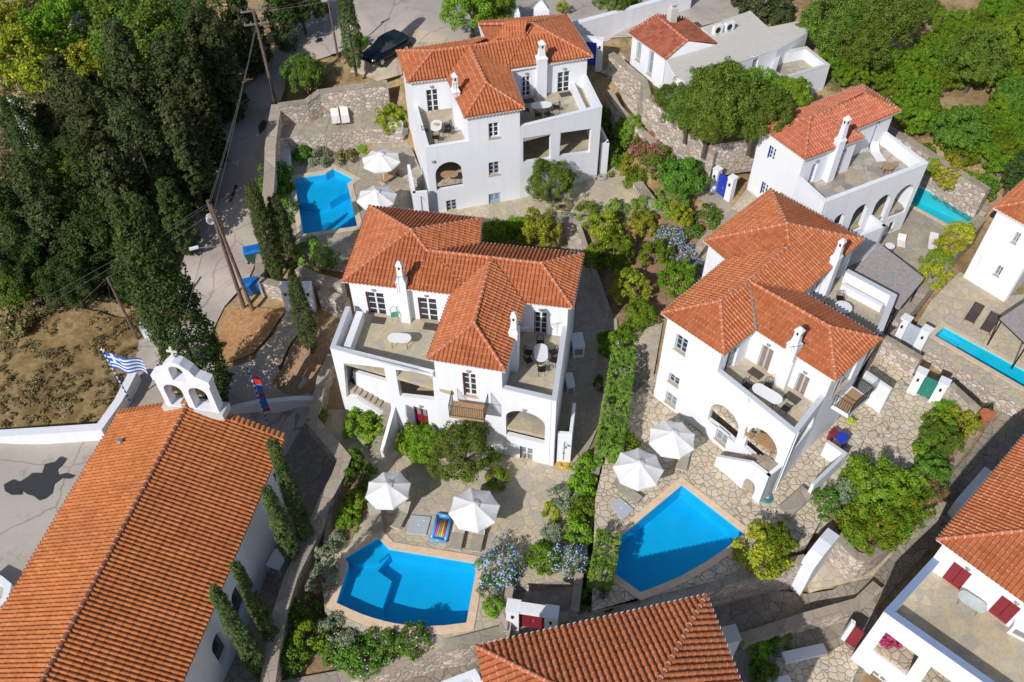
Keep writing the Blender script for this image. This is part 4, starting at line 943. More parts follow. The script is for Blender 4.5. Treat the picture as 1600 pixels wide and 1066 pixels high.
def villa_southeast():
    ze = 5.3; zp = 3.36; h = House('villa at the lower right corner with closed dark red shutters on its terrace', P(1450, 960, -2.6))
    W, Se, Ne = V((1463.5, 842.9), ze), V((1740, 1042.5), ze), V((1640, 633), ze)
    En = Ne + (Se - W); r, c = hip_quad([W, Se, En, Ne], ze, TILE, h.root)
    q = inset([W, Se, En, Ne] if area([W, Se, En, Ne]) > 0 else [W, Ne, En, Se], .35)
    sw = h.panel(q[0], q[1], -3.5, ze - .1); [h.panel(q[i], q[(i + 1) % 4], -3.5, ze - .1) for i in (1, 2, 3)]
    for BL, TR in (((1469, 906), (1518.7, 897.5)), ((1543.2, 955), (1595.5, 951.5))):
        a, z0, b, z1 = sw.rect(BL, TR); sw.holes.append([(a, z0), (b, z0), (b, z1), (a, z1)]); m = MB()
        for k in range(2):
            ua, ub = a + (b - a) * k / 2 + .01, a + (b - a) * (k + 1) / 2 - .01; m.prism([xy(sw.at(ua, 0, .03)), xy(sw.at(ub, 0, .03)), xy(sw.at(ub, 0, .08)), xy(sw.at(ua, 0, .08))], z0, z1)
        m.build('shutter', REDP, h.root); s_ = MB(); s_.prism([xy(sw.at(a, 0, -.08)), xy(sw.at(b, 0, -.08)), xy(sw.at(b, 0, .02)), xy(sw.at(a, 0, .02))], z0 - .08, z0); s_.build('sill', TAN, h.root); sw.lamp((a + b) / 2 + .2, z1 + .25)
    a = V((1453, 879.6), zp); b = V((1381, 955.6), zp); c_ = V((1640, 1139), zp)
    a2 = Vector((sw.p0.x, sw.p0.y, zp))
    l = h.panel(a2, b, -3.8, zp, .38); f = h.panel(b, c_, -3.8, zp, .38)
    f.hole([(1384.5, 988), (1435.6, 1026.5), (1415, 1057), (1362.5, 1018)]); f.hole([(1455, 1042), (1500, 1075), (1480, 1105), (1434, 1072)]); f.win((1359.6, 1055), (1386, 1063), 2, 1, shut=REDP, glass=CURT)
    h.slab([l.at(0, 0, .05), l.at(l.L - .05, 0, .05), f.at(f.L, 0, .05), sw.at(sw.L * .9, 0, .1), sw.at(0, 0, .1)], zp - 1, TERR)
    h.slab([l.at(0, 0, .1), l.at(l.L - .1, 0, .1), f.at(f.L, 0, .1), sw.at(sw.L * .9, 0, .1), sw.at(0, 0, .1)], -.3, CRAZY, name='loggia_floor')
    h.coping([a2, b, c_], zp, .38, COPB)
    h.finish(); return h
def villa_east_edge():
    b0 = 1.0; ze = ztop((1504, 435), (1557, 328), 1.0) + .1; h = House('white villa cut by the right edge with two small grey windows', P(1560, 440, b0))
    W, S_ = V((1552, 324.6), ze), V((1636, 371), ze); N_ = V((1740, 152), ze); r, c = hip_quad([W, S_, S_ + (N_ - W), N_], ze, TILE, h.root)
    q = inset(c, .3); ps = h.ring(q, b0 - 1, ze - .1); sw = min(ps, key=lambda p: p.n.x + p.n.y)
    sw = max(ps, key=lambda p: -p.n.x * .7 - p.n.y * .5)
    for c_ in (((1580, 377.5), (1596, 366)), ((1552.6, 428), (1568.5, 418.5))):
        sw.win(c_[0], c_[1], 2, 2, frame=GPAINT)
    h.finish(); return h
def cottage():
    ze = 11.4; h = House('low white cottage with weathered tiled roof joined to a flat grey roofed wing', P(1060, 110, 9), 'cottage', 'cottage', None)
    E = lambda p: V(p, ze)
    W, S_, Ea, Nn = (982.4, 52), (1039.4, 92.5), (1120.5, 68.4), (1076, 31.7)
    z = rz((1075, 66), W, S_, ze, .36); r0, r1 = V((1073, 64), z), V((1026, 25.5), z)
    r = roof_tiles([[E(W), E(S_), r0, r1], [E(Ea), E(Nn), r1, r0], [E(Nn), E(W), r1]], TILEO, h.root, .25, .38, .06); ridge_caps([(r0, r1), (r0, E(S_)), (r1, E(W))], TILEO, r, .1); soffit(ccw([E(p) for p in (W, S_, Ea, Nn)]), ze, r)
    k = inset(ccw([E(p) for p in (W, S_, Ea, Nn)]), .22); ps = h.ring(k, 6, ze - .06); sw = max(ps, key=lambda p: -p.n.x - p.n.y * .6); se = max(ps, key=lambda p: -p.n.y * .8 + p.n.x)
    g = MB(); g.poly([E(S_) + Vector((0, 0, -.1)), E(Ea) + Vector((0, 0, -.1)), r0 + Vector((0, 0, -.02))]); g.build('gable', WHITE, h.root)
    sw.win((993, 92), (1003, 67), 2, 2, frame=GPAINT, glass=CURT); sw.win((1011, 114), (1022.5, 81), 1, 2, frame=LBLUE, glass=CURT, door=True)
    # flat wing
    zf = 11.35; P1 = [V(p, zf) for p in ((1041, 94), (1121, 70), (1096, 43.5), (1172.5, 17), (1200, 33), (1256, 31.5), (1263, 50.6), (1207, 82), (1209, 92), (1131, 131), (1070, 125))]
    P1 = ccw([V(p, zf) for p in ((1041, 94), (1056, 122), (1070, 128), (1215, 78), (1263, 50.6), (1256, 31.5), (1200, 43), (1172.5, 17), (1096, 43.5), (1121, 70))])
    ps = h.ring(P1, 6, zf, .25); fr = max(ps, key=lambda p: p.L * -p.n.y)
    fr.win((1174, 109), (1187, 86), 2, 3, frame=GPAINT); fr.win(r=(1.2, 9.6, 2.1, 11.0), nx=2, ny=3); fr.win(r=(3.2, 9.6, 4.1, 11.0), nx=2, ny=3, frame=LBLUE)
    s = MB(); s.prism(inset(P1, .02), zf - .2, zf + .03); s.build('flat_roof', CONC, h.root)
    # rear terrace
    zt = 10.6; T = ccw([V(p, zt) for p in ((1205, 112), (1223, 123.5), (1297, 102), (1260, 73), (1215, 82))]); pt = h.ring(T, 6, zt, .3); h.slab(inset(T, .3), zt - .9, GREYD); h.coping(T + [T[0]], zt, .3, OLDW)
    ch = P(1050, 27, 12.3); m = MB(); m.box((ch.x, ch.y, 11.6), .6, .6, 1.5, .4); m.box((ch.x, ch.y, 13.1), .4, .4, .3, .4); m.box((ch.x, ch.y, 13.4), .62, .62, .08, .4); m.build('chimney', OLDW, h.root)
    h.finish(); 
    for i, (px, py, l) in enumerate(((1121, 48, 'left of the two boxed air conditioners on the flat grey roof'), (1139, 43, 'right of the two boxed air conditioners on the flat grey roof'))):
        p = P(px, py, zf + .3); t = thing('air_conditioner', l, 'air conditioner', (p.x, p.y, zf + .03), .5, 'rooftop air conditioners'); m = MB(); m.box((0, 0, .08), .85, .35, .65); m.box((-.3, 0, 0), .08, .4, .08); m.box((.3, 0, 0), .08, .4, .08); m.build('casing', WPAINT, t, org=Z0); m = MB(); m.tube((-.1, -.19, .4), (-.1, -.18, .4), .25, .25, 16); m.build('fan_grille', DARKM, t, org=Z0)
    return h
# --- church ---
def church():
    ze = 4.5; h = House('long white church with orange tiled gable roof and open bell gable', P(200, 850, -1), 'church', 'church', None)
    A, B = V((183, 648), ze), V((445, 686), ze); d = V((287, 1066), ze) - B; d = d / d.length; Ln = 30
    wv = B - A; d = Vector((d.x, d.y, 0)).normalized()
    C, D = B + d * Ln, A + d * Ln
    mid = (A + B) / 2; k = .43; up = Vector((0, 0, wv.length / 2 * k)); r0, r1 = mid + up, (C + D) / 2 + up
    r = roof_tiles([[A, D, r1, r0], [C, B, r0, r1]], TILEC, h.root, .235, .42, .085)
    ridge_caps([(r0, r1)], TILEC, r, .13)
    # gable verge tiles stepping along the front edge
    g = MB()
    for s_, e_ in ((A, r0), (B, r0)):
        n = int((e_ - s_).length / .3); o_ = -d * .28
        for i in range(n):
            p = s_.lerp(e_, (i + .5) / n) + Vector((0, 0, .06)); g.tube(p + o_, p - o_ * .4, .12, .12, 8)
    g.build('verge_tiles', TILEC, r)
    q = inset(ccw([A + d * .5, B + d * .5, C, D]), .35); ps = h.ring(q, -2, ze - .05, .4)
    gf = MB(); aa, bb = A + d * .85 + wv * .03, B + d * .85 - wv * .03; gf.poly([(aa.x, aa.y, ze - .1), (bb.x, bb.y, ze - .1), (r0.x + d.x * .85, r0.y + d.y * .85, r0.z - .05)]); gf.build('gable', WHITE, h.root)
    ea = max(ps, key=lambda p: p.n.x)
    for c in ((377, 945), (349, 1020)):
        u, z = ea.loc(*c); z = max(z, 1.0)
        a, z0, b, z1 = ea.arch(r=(u - .55, z - 1.1, u + .55, z + 1.3)); m = MB(); m.poly([ea.at(a, z0, .3), ea.at(b, z0, .3), ea.at(b, z1, .3), ea.at(a, z1, .3)]); m.build('window', GLASS, h.root)
    u, z = ea.loc(431, 740); ea.win(r=(u - .3, z - .3, u + .3, z + .3), nx=1, ny=1, frame=DARKM)
    # bell gable
    x = wv.normalized(); base = V((291, 645), r0.z + .2); base = r0 + d * .3; Wd = 3.25; zb = r0.z - .35; org = base - x * (Wd / 2) + x * .35
    bp = Panel.__new__(Panel); mb = MB()
    bw = House.__new__(House); bw.panels = []; bw.root = h.root; bw.extra = mb
    pn = Panel(bw, org, org + x * Wd, zb, zb + 5, .6, True)
    z = zb; w_ = Wd
    pn.outer = [(0, z), (w_, z), (w_, z + 2.5), (w_ + .1, z + 2.55), (w_ + .1, z + 2.95), (w_ - .25, z + 3.15)]
    pn.outer += [(w_ - .55 - .5 * math.sin(t * .5), z + 3.2 + .55 * t) for t in (.2, .6, 1.0)] + [(w_ * .5 + .62 * math.cos(a_), z + 3.75 + .62 * math.sin(a_)) for a_ in (.5, .9, 1.57, 2.24, 2.64)]
    pn.outer += [(.55 + .5 * math.sin(t * .5), z + 3.2 + .55 * t) for t in (1.0, .6, .2)] + [(.25, z + 3.15), (-.1, z + 2.95), (-.1, z + 2.55), (0, z + 2.5)]
    for cx_ in (w_ * .27, w_ * .73): pn.arch(r=(cx_ - .55, z + .3, cx_ + .55, z + 2.3))
    pn.arch(r=(w_ * .5 - .42, z + 2.75, w_ * .5 + .42, z + 4.0))
    pn.emit(mb); bg_ = mb.build('bell_gable', WHITE, h.root)
    cr_ = MB(); u_ = w_ / 2; cr_.prism([xy(pn.at(u_ - .06, 0, .32)), xy(pn.at(u_ + .06, 0, .32)), xy(pn.at(u_ + .06, 0, .42)), xy(pn.at(u_ - .06, 0, .42))], z + 4.35, z + 5.2); cr_.prism([xy(pn.at(u_ - .3, 0, .33)), xy(pn.at(u_ + .3, 0, .33)), xy(pn.at(u_ + .3, 0, .41)), xy(pn.at(u_ - .3, 0, .41))], z + 4.8, z + 4.92); cr_.build('cross', MORT, bg_)
    for i, cx_ in enumerate((w_ * .27, w_ * .73)):
        b = MB(); c = pn.at(cx_, z + 1.5, .37); pr = [(.05, .42), (.16, .38), (.2, .2), (.24, .05), (.32, -.02)]
        for (ra, za), (rb, zb_) in zip(pr, pr[1:]): b.tube(c + Vector((0, 0, za)), c + Vector((0, 0, zb_)), ra, rb, 12, caps=False)
        b.tube(pn.at(cx_ - .5, z + 1.95, .37), pn.at(cx_ + .5, z + 1.95, .37), .05)
        b.build('bell', BRONZE, bg_)
    pl = MB(); pl.prism([xy(pn.at(-.25, 0, -.15)), xy(pn.at(w_ + .25, 0, -.15)), xy(pn.at(w_ + .25, 0, .8)), xy(pn.at(-.25, 0, .8))], zb - .3, zb + .25); pl.build('plinth', OLDW, h.root)
    p = V((192, 697), 5.0); vt = MB(); vt.tube(p, p + Vector((0, 0, .55)), .1, .1, 10); vt.tube(p + Vector((0, 0, .5)), p + Vector((0, 0, .62)), .2, .12, 10); vt.build('roof_vent', GREYM, r)
    h.finish(); return h

# ---------------- paving ----------------
def garden():
    # pools first (they cut the terrain)
    p2 = [(591.3, 840.3), (607.7, 858), (745.8, 880.9), (728.6, 973.3), (696, 977.5), (663.5, 978.9), (640, 977.5), (617.9, 974.6), (600, 970.7), (582.4, 965.7), (566, 960.2), (552, 954.3), (525.9, 942.4), (544.9, 882.1), (538.8, 872)]
    o2 = pool('fan shaped swimming pool with a curved lower rim below the central villa', p2, 0, .48, steps=[([(591.3, 840.3), (607.7, 858), (588, 883), (610, 899), (596, 940), (592, 968), (552, 954), (526, 942), (545, 882), (539, 872)], .75), ([(591.3, 840.3), (607.7, 858), (590, 872), (556, 880), (539, 872)], .42)])
    p3 = [(1066, 758), (1162, 832.7), (1140, 853), (1105, 877), (1065, 900), (1030, 915), (1001, 925.7), (962, 898), (970, 838)]
    o3 = pool('swimming pool with a pointed corner beside the arched villa and two white parasols', p3, .8, .42)
    p1_ = [(459.5, 279), (509, 271.4), (521, 263.8), (553.3, 280.3), (543, 288), (558.3, 353.7), (473.5, 366.4)]
    o1 = pool('swimming pool at the upper left beside the tall top villa', p1_, 4.0, .40, cm=COPING1, steps=[([(459.5, 279), (509, 271.4), (521, 263.8), (553.3, 280.3), (543, 288), (513, 305), (487, 309), (465, 305)], .7)])
    p4_ = [(1380, 268), (1436.9, 291.7), (1531.9, 333.5), (1497.7, 360), (1425.5, 320.8), (1370, 296)]
    o4 = pool('turquoise swimming pool behind the villa with pale red roof', p4_, 2.5, .32, BASIN4, WATER4, COPING1)
    pr_ = [(1475.3, 511), (1660, 611), (1648, 633), (1460, 524.5)]
    oR = pool('long narrow swimming pool at the right edge', pr_, 1.0, .35, BASIN4, WATER, COPING1, steps=[([(1475.3, 511), (1505, 527), (1490, 541.8), (1460, 524.5)], .6)])
    deck('pool_terrace', [(488, 640), (545, 715), (512, 800), (500, 880), (508, 958), (560, 985), (620, 1003), (690, 1012), (790, 990), (805, 915), (905, 905), (935, 790), (912, 725), (896, 700), (840, 640), (700, 640), (540, 640)], 0, DECK, [o2], 3.0, side=STONEW)
    deck('pool_terrace', [(1005, 600), (985, 620), (950, 690), (930, 780), (925, 955), (1003, 933), (1060, 922), (1125, 905), (1190, 885), (1262, 850), (1290, 800), (1360, 760), (1425, 735), (1452, 690), (1482, 640), (1440, 600), (1385, 545), (1290, 500), (1150, 480)], .8, CRAZY, [o3], 3.0, side=STONEW)
    deck('pool_terrace', [(430, 250), (585, 240), (650, 250), (690, 345), (660, 375), (560, 405), (500, 398), (465, 390), (440, 330)], 4.0, GREYD, [o1], 1.5, side=STONEW)
    deck('upper_patio', [(434, 168), (500, 168), (578, 158), (622, 150), (628, 200), (577, 203), (436, 216)], 6.0, GREYD, (), 2.2, side=STONEW)
    deck('front_court', [(690, 345), (640, 300), (800, 280), (950, 235), (1003, 285), (1030, 325), (1000, 332), (940, 333), (862, 338), (800, 350)], 3.95, DECK, (), 1.2, side=STONEW)
    deck('pool_terrace', [(1340, 250), (1440, 252), (1550, 322), (1520, 365), (1478, 400), (1460, 440), (1430, 470), (1400, 490), (1330, 480), (1300, 430), (1330, 380), (1350, 300)], 2.5, GREYD, [o4], 2.0, side=STONEW)
    deck('pool_terrace', [(1424, 520), (1455, 470), (1500, 425), (1580, 462), (1750, 440), (1750, 720), (1600, 637), (1436, 541)], 1.0, DECK, [oR], 3.0, side=STONEW)
    deck('planting_bed', [(1290, 800), (1312, 835), (1340, 866), (1372, 860), (1420, 813), (1462, 753), (1500, 703), (1524, 670), (1482, 640), (1452, 690), (1425, 735), (1360, 760)], .45, SOIL, (), 2.5, side=STONEW)
    deck('planting_bed', [(458, 905), (500, 885), (508, 958), (560, 985), (620, 1003), (690, 1012), (600, 1043), (500, 1060), (425, 1078), (436, 960)], -1.0, SOIL, (), 1.5, side=STONEW)
    deck('planting_bed', [(538, 718), (566, 725), (572, 800), (545, 850), (515, 850), (520, 790)], .04, SOIL, (), .4)
    deck('lower_path', [(560, 1058), (640, 1040), (695, 1018), (760, 1000), (790, 995), (790, 1030), (700, 1090), (560, 1110)], -2.5, ALLEY, (), 1.0)
    deck('sunken_court', [(800, 915), (905, 895), (900, 958), (868, 965), (786, 990)], -.8, GREYD, (), 2.0, side=STONEW)
    deck('patio_steps', [(577, 201), (630, 201), (668, 290), (620, 262), (584, 240)], 4.7, GREYD, (), 1.0, side=STONEW)
    deck('garden_terrace', [(960, 70), (1010, 128), (1014, 150), (1053, 180), (1103, 228), (1195, 215), (1260, 160), (1260, 110), (1100, 100)], 8.5, EARTH, (), 3.0, side=STONEW)
    # draped surfaces
    drape('street', [(278, 450), (286, 412), (304, 349), (327, 260), (350, 177), (395, 131), (440, 60), (500, 0), (560, -60), (760, -70), (1500, -70), (1300, -10), (1230, 0), (1110, 40), (990, 62), (945, 62), (930, 75), (900, 60), (760, 95), (620, 90), (560, 70), (512, 92), (462, 110), (440, 163), (425, 165), (418, 260), (412, 330), (405, 400), (388, 440), (352, 480), (333, 520), (322, 560), (300, 500)], ROAD, .05)
    drape('parking_place', [(548, 118), (560, 85), (600, 60), (650, 50), (700, 60), (690, 85), (625, 95), (630, 120), (590, 130)], PATHC, .09)
    drape('church_forecourt', [(218, 535), (200, 640), (175, 660), (262, 700), (445, 720), (480, 660), (500, 600), (440, 590), (430, 555), (350, 580), (335, 540), (318, 500), (250, 520)], ROAD, .07)
    drape('churchyard', [(0, 690), (160, 672), (230, 690), (300, 900), (200, 1150), (-150, 1150), (-150, 690)], YARD, .07)
    drape('passage', [(440, 640), (488, 650), (540, 720), (505, 800), (455, 900), (420, 1066), (400, 1110), (330, 1110), (400, 900), (430, 760), (410, 700)], ALLEY, .06)
    drape('soil_bed', [(352, 484), (378, 482), (447, 488), (420, 530), (395, 556), (336, 577)], RSOIL, .10)
    drape('sandy_path', [(447, 490), (475, 486), (470, 520), (440, 575), (400, 585), (402, 556), (430, 525)], PATHC, .10)
    drape('soil_bed', [(477, 490), (530, 560), (490, 625), (440, 618), (425, 600), (470, 525)], SOIL, .10)
    drape('side_alley', [(868, 700), (905, 735), (938, 660), (968, 560), (962, 485), (930, 440), (912, 380), (900, 338), (876, 338), (890, 400), (900, 480), (875, 600)], GREYD, .07)
    drape('side_alley', [(985, 500), (1035, 508), (1015, 620), (985, 640), (960, 700), (950, 640), (965, 560)], GREYD, .08)
    drape('orchard_soil', [(925, 350), (1000, 338), (1080, 330), (1130, 372), (1100, 400), (1088, 440), (1035, 500), (1000, 520), (960, 500), (935, 430)], SOIL, .08)
    drape('lower_alley', [(905, 965), (1003, 950), (1125, 925), (1262, 930), (1300, 925), (1385, 850), (1440, 800), (1520, 700), (1560, 640), (1680, 690), (1680, 760), (1500, 800), (1460, 850), (1370, 950), (1370, 1000), (1320, 1120), (1100, 1120), (1000, 1080), (800, 1030)], ALLEY, .06)
    drape('lower_court', [(1212, 1030), (1290, 1022), (1318, 1008), (1345, 1030), (1310, 1120), (1190, 1120)], CRAZY, .12)
    drape('gate_court', [(1262, 850), (1330, 850), (1400, 860), (1360, 905), (1262, 930), (1255, 885)], DECK, .10)
    drape('stepped_lane', [(930, 110), (985, 122), (1005, 160), (1052, 215), (1100, 262), (1115, 300), (1160, 345), (1130, 352), (1090, 312), (1040, 262), (1000, 215), (960, 160)], STCAP, .08)
    drape('lane', [(1095, 345), (1130, 350), (1165, 300), (1200, 330), (1160, 400), (1085, 470), (1068, 440), (1088, 395), (1120, 370)], GREYD, .09)
    drape('scrubland', [(0, 500), (60, 480), (200, 500), (225, 530), (195, 620), (150, 665), (0, 690), (-120, 690), (-120, 520)], SCRUB, .06)
    for pp in ([(372, 292), (368, 304), (362, 318), (360, 332), (353, 344), (357, 330), (357, 316), (364, 302), (368, 290)], [(412, 188), (418, 194), (414, 205), (406, 212), (404, 200)], [(495, 62), (503, 61), (505, 67), (497, 68)]):
        q = [hit(*p) for p in pp]; mb = MB(); mb.ngon([[(p.x, p.y, max(terrain_h(p.x + a, p.y) for a in (-.4, 0, .4)) + .13) for p in q]]); setp(mb.build('street_repair', TAR), kind='structure')
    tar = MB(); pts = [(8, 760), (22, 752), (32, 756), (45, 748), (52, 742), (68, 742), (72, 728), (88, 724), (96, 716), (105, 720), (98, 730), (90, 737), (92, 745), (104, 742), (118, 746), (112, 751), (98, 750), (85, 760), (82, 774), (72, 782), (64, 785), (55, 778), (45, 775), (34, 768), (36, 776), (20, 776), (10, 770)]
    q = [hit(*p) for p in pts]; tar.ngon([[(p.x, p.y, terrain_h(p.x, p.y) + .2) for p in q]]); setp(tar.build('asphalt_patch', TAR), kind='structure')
garden()
# ---------------- garden walls ----------------
G1 = 'rubble stone garden walls'
gwall('stone wall with flat cap along the street, left of the upper patio', [(432, 163, 7.6), (427, 190, 7.2), (422, 230, 6.6), (421, 270, 6.0), (418, 310, 5.4)], [5, 4, 3, 3, 2.5], .75, group=G1)
gwall('stone wall curving behind the upper patio with two loungers', [(434, 164, 7.8), (478, 158, 7.8), (498, 143, 8.2), (540, 137, 8.3), (605, 128, 8.4)], 5.2, .55, group=G1)
gwall('stone wall along the street beside the two small cypresses', [(418, 325, 4.4), (408, 385, 3.2), (405, 430, 2.9)], 1.0, .6, group=G1)
gwall('low stone wall left of the white gate near the blue bins', [(405, 437, 3.0), (425, 441, 3.0), (450, 448, 3.0)], 1.0, .5, group=G1)
gwall('stone wall between the white gate and the central villa', [(500, 452, 3.2), (520, 462, 3.2), (542, 470, 3.2)], 1.0, .6, group=G1)
gwall('low curved stone wall under the clipped shrubs above the gate', [(465, 418, 3.9), (495, 432, 3.9), (535, 442, 3.9)], 2.0, .5, group=G1)
gwall('stone wall running down beside the soil bed left of the central villa', [(519, 555, 1.9), (503, 588, 1.6), (496, 625, 1.4), (486, 655, 1.2)], -.8, .55, group=G1)
gwall('long bent stone wall between the church passage and the lower pool', [(486, 655, 1.2), (512, 685, 1.1), (538, 716, 1.1), (527, 745, 1.0), (508, 780, .95), (480, 850, .85), (455, 900, .8), (436, 960, .7), (425, 1020, .6), (415, 1090, .5)], [-1.5] * 3 + [-2] * 7, .7, group=G1)
gwall('stone wall under the lower pool holding the flower bed', [(430, 1075, -.8), (500, 1062, -.8), (600, 1045, -.7), (680, 1010, -.1), (720, 1003, .15), (788, 985, .15), (795, 940, .3)], -3.4, .55, group=G1)
gwall('low wall between the lower pool and the red gate', [(797, 915, .5), (792, 945, .4), (786, 985, .3)], -2.5, .35, group=G1)
gwall('stone wall right of the red gate below the clipped hedge', [(905, 895, .8), (898, 955, .6)], -2.4, .4, group=G1)
gwall('curved stone wall below the pointed pool along the alley', [(868, 965, -.3), (925, 955, .2), (1003, 941, .6), (1060, 930, .7), (1128, 910, .8)], -3, .45, group=G1)
gwall('sunlit stone wall left of the leaning white gate arch', [(1128, 908, .9), (1180, 893, .9), (1222, 882, .9), (1260, 873, .9)], -2.4, .5, group=G1)
gwall('low stone kerb wall round the big flowering shrub bed', [(1310, 835, .9), (1340, 868, .6), (1372, 862, .5), (1420, 815, .4), (1462, 755, .4), (1500, 705, .4), (1524, 672, .5)], -2.2, .4, group=G1, smooth=3)
gwall('long stone wall with pointed end in the middle of the lower alley', [(1160, 998, -1.6), (1200, 985, -1.6), (1270, 963, -1.5), (1342, 943, -1.4), (1366, 920, -1.3), (1372, 914, -1.3)], -3.8, .6, group=G1)
gwall('stone wall with low cap beside the large square villa shadow', [(1225, 800, 1.3), (1250, 778, 1.3), (1262, 766, 1.3)], -.2, .8, group=G1)
gwall('tall lane wall climbing beside the stone steps, right side', [(955, 83, 10.0), (985, 108, 9.6), (1006, 126, 9.3), (1012, 148, 9.1), (1050, 178, 8.8), (1100, 228, 8.2), (1118, 240, 7.9)], [7, 6, 6, 5, 4, 3, 3], .5, group=G1)
gwall('low pale wall on the left side of the stepped lane', [(952, 140, 8.2), (966, 165, 7.6), (990, 192, 6.9), (1020, 218, 6.2), (1040, 248, 5.8)], 3.5, .4, group=G1)
gwall('stone wall joining the lane to the villa with pale red roof', [(1118, 244, 6.8), (1150, 236, 6.8), (1192, 222, 6.8)], 3.5, .45, group=G1)
gwall('low wide wall at the right end of the front court', [(996, 284, 4.8), (1010, 303, 4.8), (1024, 322, 4.8)], 3.0, .7, group=G1)
gwall('stone kerb below the front court of the top villa', [(868, 342, 4.1), (900, 345, 4.1), (960, 336, 4.1), (1030, 330, 4.1), (1046, 330, 4.1)], 2.3, .55, group=G1, smooth=2)
gwall('low wall between the small orchard and the lane', [(1148, 330, 4.7), (1125, 352, 4.3), (1102, 374, 3.9), (1082, 400, 3.4)], 2.0, .6, group=G1)
gwall('stone wall behind the turquoise pool', [(1385, 198, 5.6), (1420, 218, 5.4), (1470, 250, 5.2), (1545, 297, 5.0)], 2.0, .6, group=G1)
gwall('stone wall with climber between two villas at the right', [(1535, 338, 3.6), (1490, 388, 3.3), (1462, 425, 3.1), (1420, 480, 2.9), (1398, 500, 2.8)], .5, .7, group=G1)
gwall('short stone wall left of the narrow white gate pillars', [(1372, 520, 2.6), (1398, 535, 2.6), (1440, 560, 2.6)], .2, .4, group=G1)
gwall('stone wall right of the sea green gate', [(1486, 600, 2.4), (1510, 622, 2.2), (1530, 640, 2.0)], -1.5, .4, group=G1)
gwall('narrow strip wall along the hedge right of the central villa', [(950, 560, 1.5), (948, 620, 1.2), (940, 670, .9), (930, 740, .7)], -.5, .4, group=G1)
gwall('low wall by the path under the citrus trees', [(900, 340, 4.0), (915, 385, 3.4), (935, 440, 2.9), (950, 485, 2.5)], .5, .3, group=G1)
def wwall(label, pts, zb, th=.3, **k): return gwall(label, pts, zb, th, WHITE, k.pop('cap', WHITE), capw=.01, **k)
wwall('white wall of the churchyard with a bend', [(-60, 680, 1.2), (0, 677, 1.2), (80, 672, 1.2), (155, 667, 1.2), (185, 625, 1.2), (208, 580, 1.2)], -.6, .55)
wwall('white wall enclosing the blue shaded church entrance', [(345, 640, .4), (400, 628, .5), (465, 622, .6), (490, 622, .7)], -1.4, .35)
wwall('low white planter wall beside the left edge of the churchyard', [(-20, 895, .7), (0, 905, .7), (12, 915, .7), (8, 935, .7), (-20, 960, .7)], -.2, .35)
wwall('long whitewashed wall along the top street', [(790, 30, 10.8), (900, 35, 10.8), (985, 12, 11.0), (1080, -15, 11.2)], 8.5, .5)
wwall('white bench wall at the lower right alley', [(1225, 1027, -2.5), (1290, 1013, -2.5)], -3.6, .6)
wwall('white block wall at the foot of the alley', [(1215, 1058, -2.4), (1228, 1090, -2.4)], -3.8, 1.3)
wwall('leaning white wall in the shadow right of the flowering hedge', [(1545, 733, .6), (1500, 785, .6)], -1.4, .5)
wwall('white retaining block under the umbrella villa steps', [(608, 195, 6.2), (628, 190, 6.2)], 3.9, .5)
# ---------------- vegetation ----------------
DENS = 1.5
def leafmesh(name, centers, nleaf, ls, cr, mats, seed, flower=0, fls=None, up=.3):
    """centers: [(pos, outward)]; leaves on small clump shells"""
    rd = random.Random(seed); vs = []; fs = []; mi = []
    for c, o in centers:
        r0 = cr * rd.uniform(.75, 1.25)
        for _ in range(int(nleaf * DENS)):
            d = Vector((rd.gauss(0, 1), rd.gauss(0, 1), rd.gauss(0, 1))).normalized() + o * .55; d.normalize()
            p = c + d * r0 * rd.uniform(.55, 1.05)
            nn = (d + Vector((rd.gauss(0, .45), rd.gauss(0, .45), rd.gauss(0, .45) + up))).normalized()
            a = nn.orthogonal().normalized(); b = nn.cross(a); t = rd.uniform(0, 6.28); a, b = a * math.cos(t) + b * math.sin(t), b * math.cos(t) - a * math.sin(t)
            fl = rd.random() < flower; s = (fls or ls) * rd.uniform(.7, 1.3) if fl else ls * rd.uniform(.6, 1.35); w_ = s * (.8 if fl else .55)
            if fl: p = p + d * ls * .5
            k = len(vs); vs += [p - a * s * .5, p + b * w_ * .5 + nn * s * .06, p + a * s * .5, p - b * w_ * .5 + nn * s * .06]; fs.append((k, k + 1, k + 2, k + 3)); mi.append(1 if fl else 0)
    me = bpy.data.meshes.new(name); me.from_pydata([tuple(v) for v in vs], [], fs)
    for m in mats: me.materials.append(m)
    if flower: me.polygons.foreach_set('material_index', mi)
    return me
def blob_centers(n, seed, rx=1, ry=1, rz=1, lo=.62, flat=-.55, lump=.22):
    rd = random.Random(seed); out = []; off = Vector((seed * 3.1, seed * 1.7, 0))
    while len(out) < n:
        d = Vector((rd.gauss(0, 1), rd.gauss(0, 1), rd.gauss(0, 1))).normalized()
        if d.z < flat: continue
        k = 1 + lump * noise.noise(d * 1.8 + off) * 2
        r = rd.uniform(lo, .92) * k
        out.append((Vector((d.x * rx * r, d.y * ry * r, d.z * rz * r)), d))
    return out
def col_centers(n, seed, h, r, taper=.6, lo=.6):
    rd = random.Random(seed); out = []
    for i in range(n):
        t = rd.random() ** .9; a = rd.uniform(0, 6.28); rr = r * (min(1, .45 + t * 3) if t < .2 else 1) * (1 - max(0, (t - .35) / .65) ** 1.6 * taper) * rd.uniform(lo, 1.0) * (1 + (.25 if lo < .7 else .12) * noise.noise(Vector((math.cos(a), math.sin(a), t * h * .5 + seed))))
        d = Vector((math.cos(a), math.sin(a), .25 + (.8 if t > .93 else 0))).normalized(); out.append((Vector((math.cos(a) * rr, math.sin(a) * rr, t * h)), d))
    return out
MESH = {}
def proto(key, fn):
    if key not in MESH: MESH[key] = fn()
    return MESH[key]
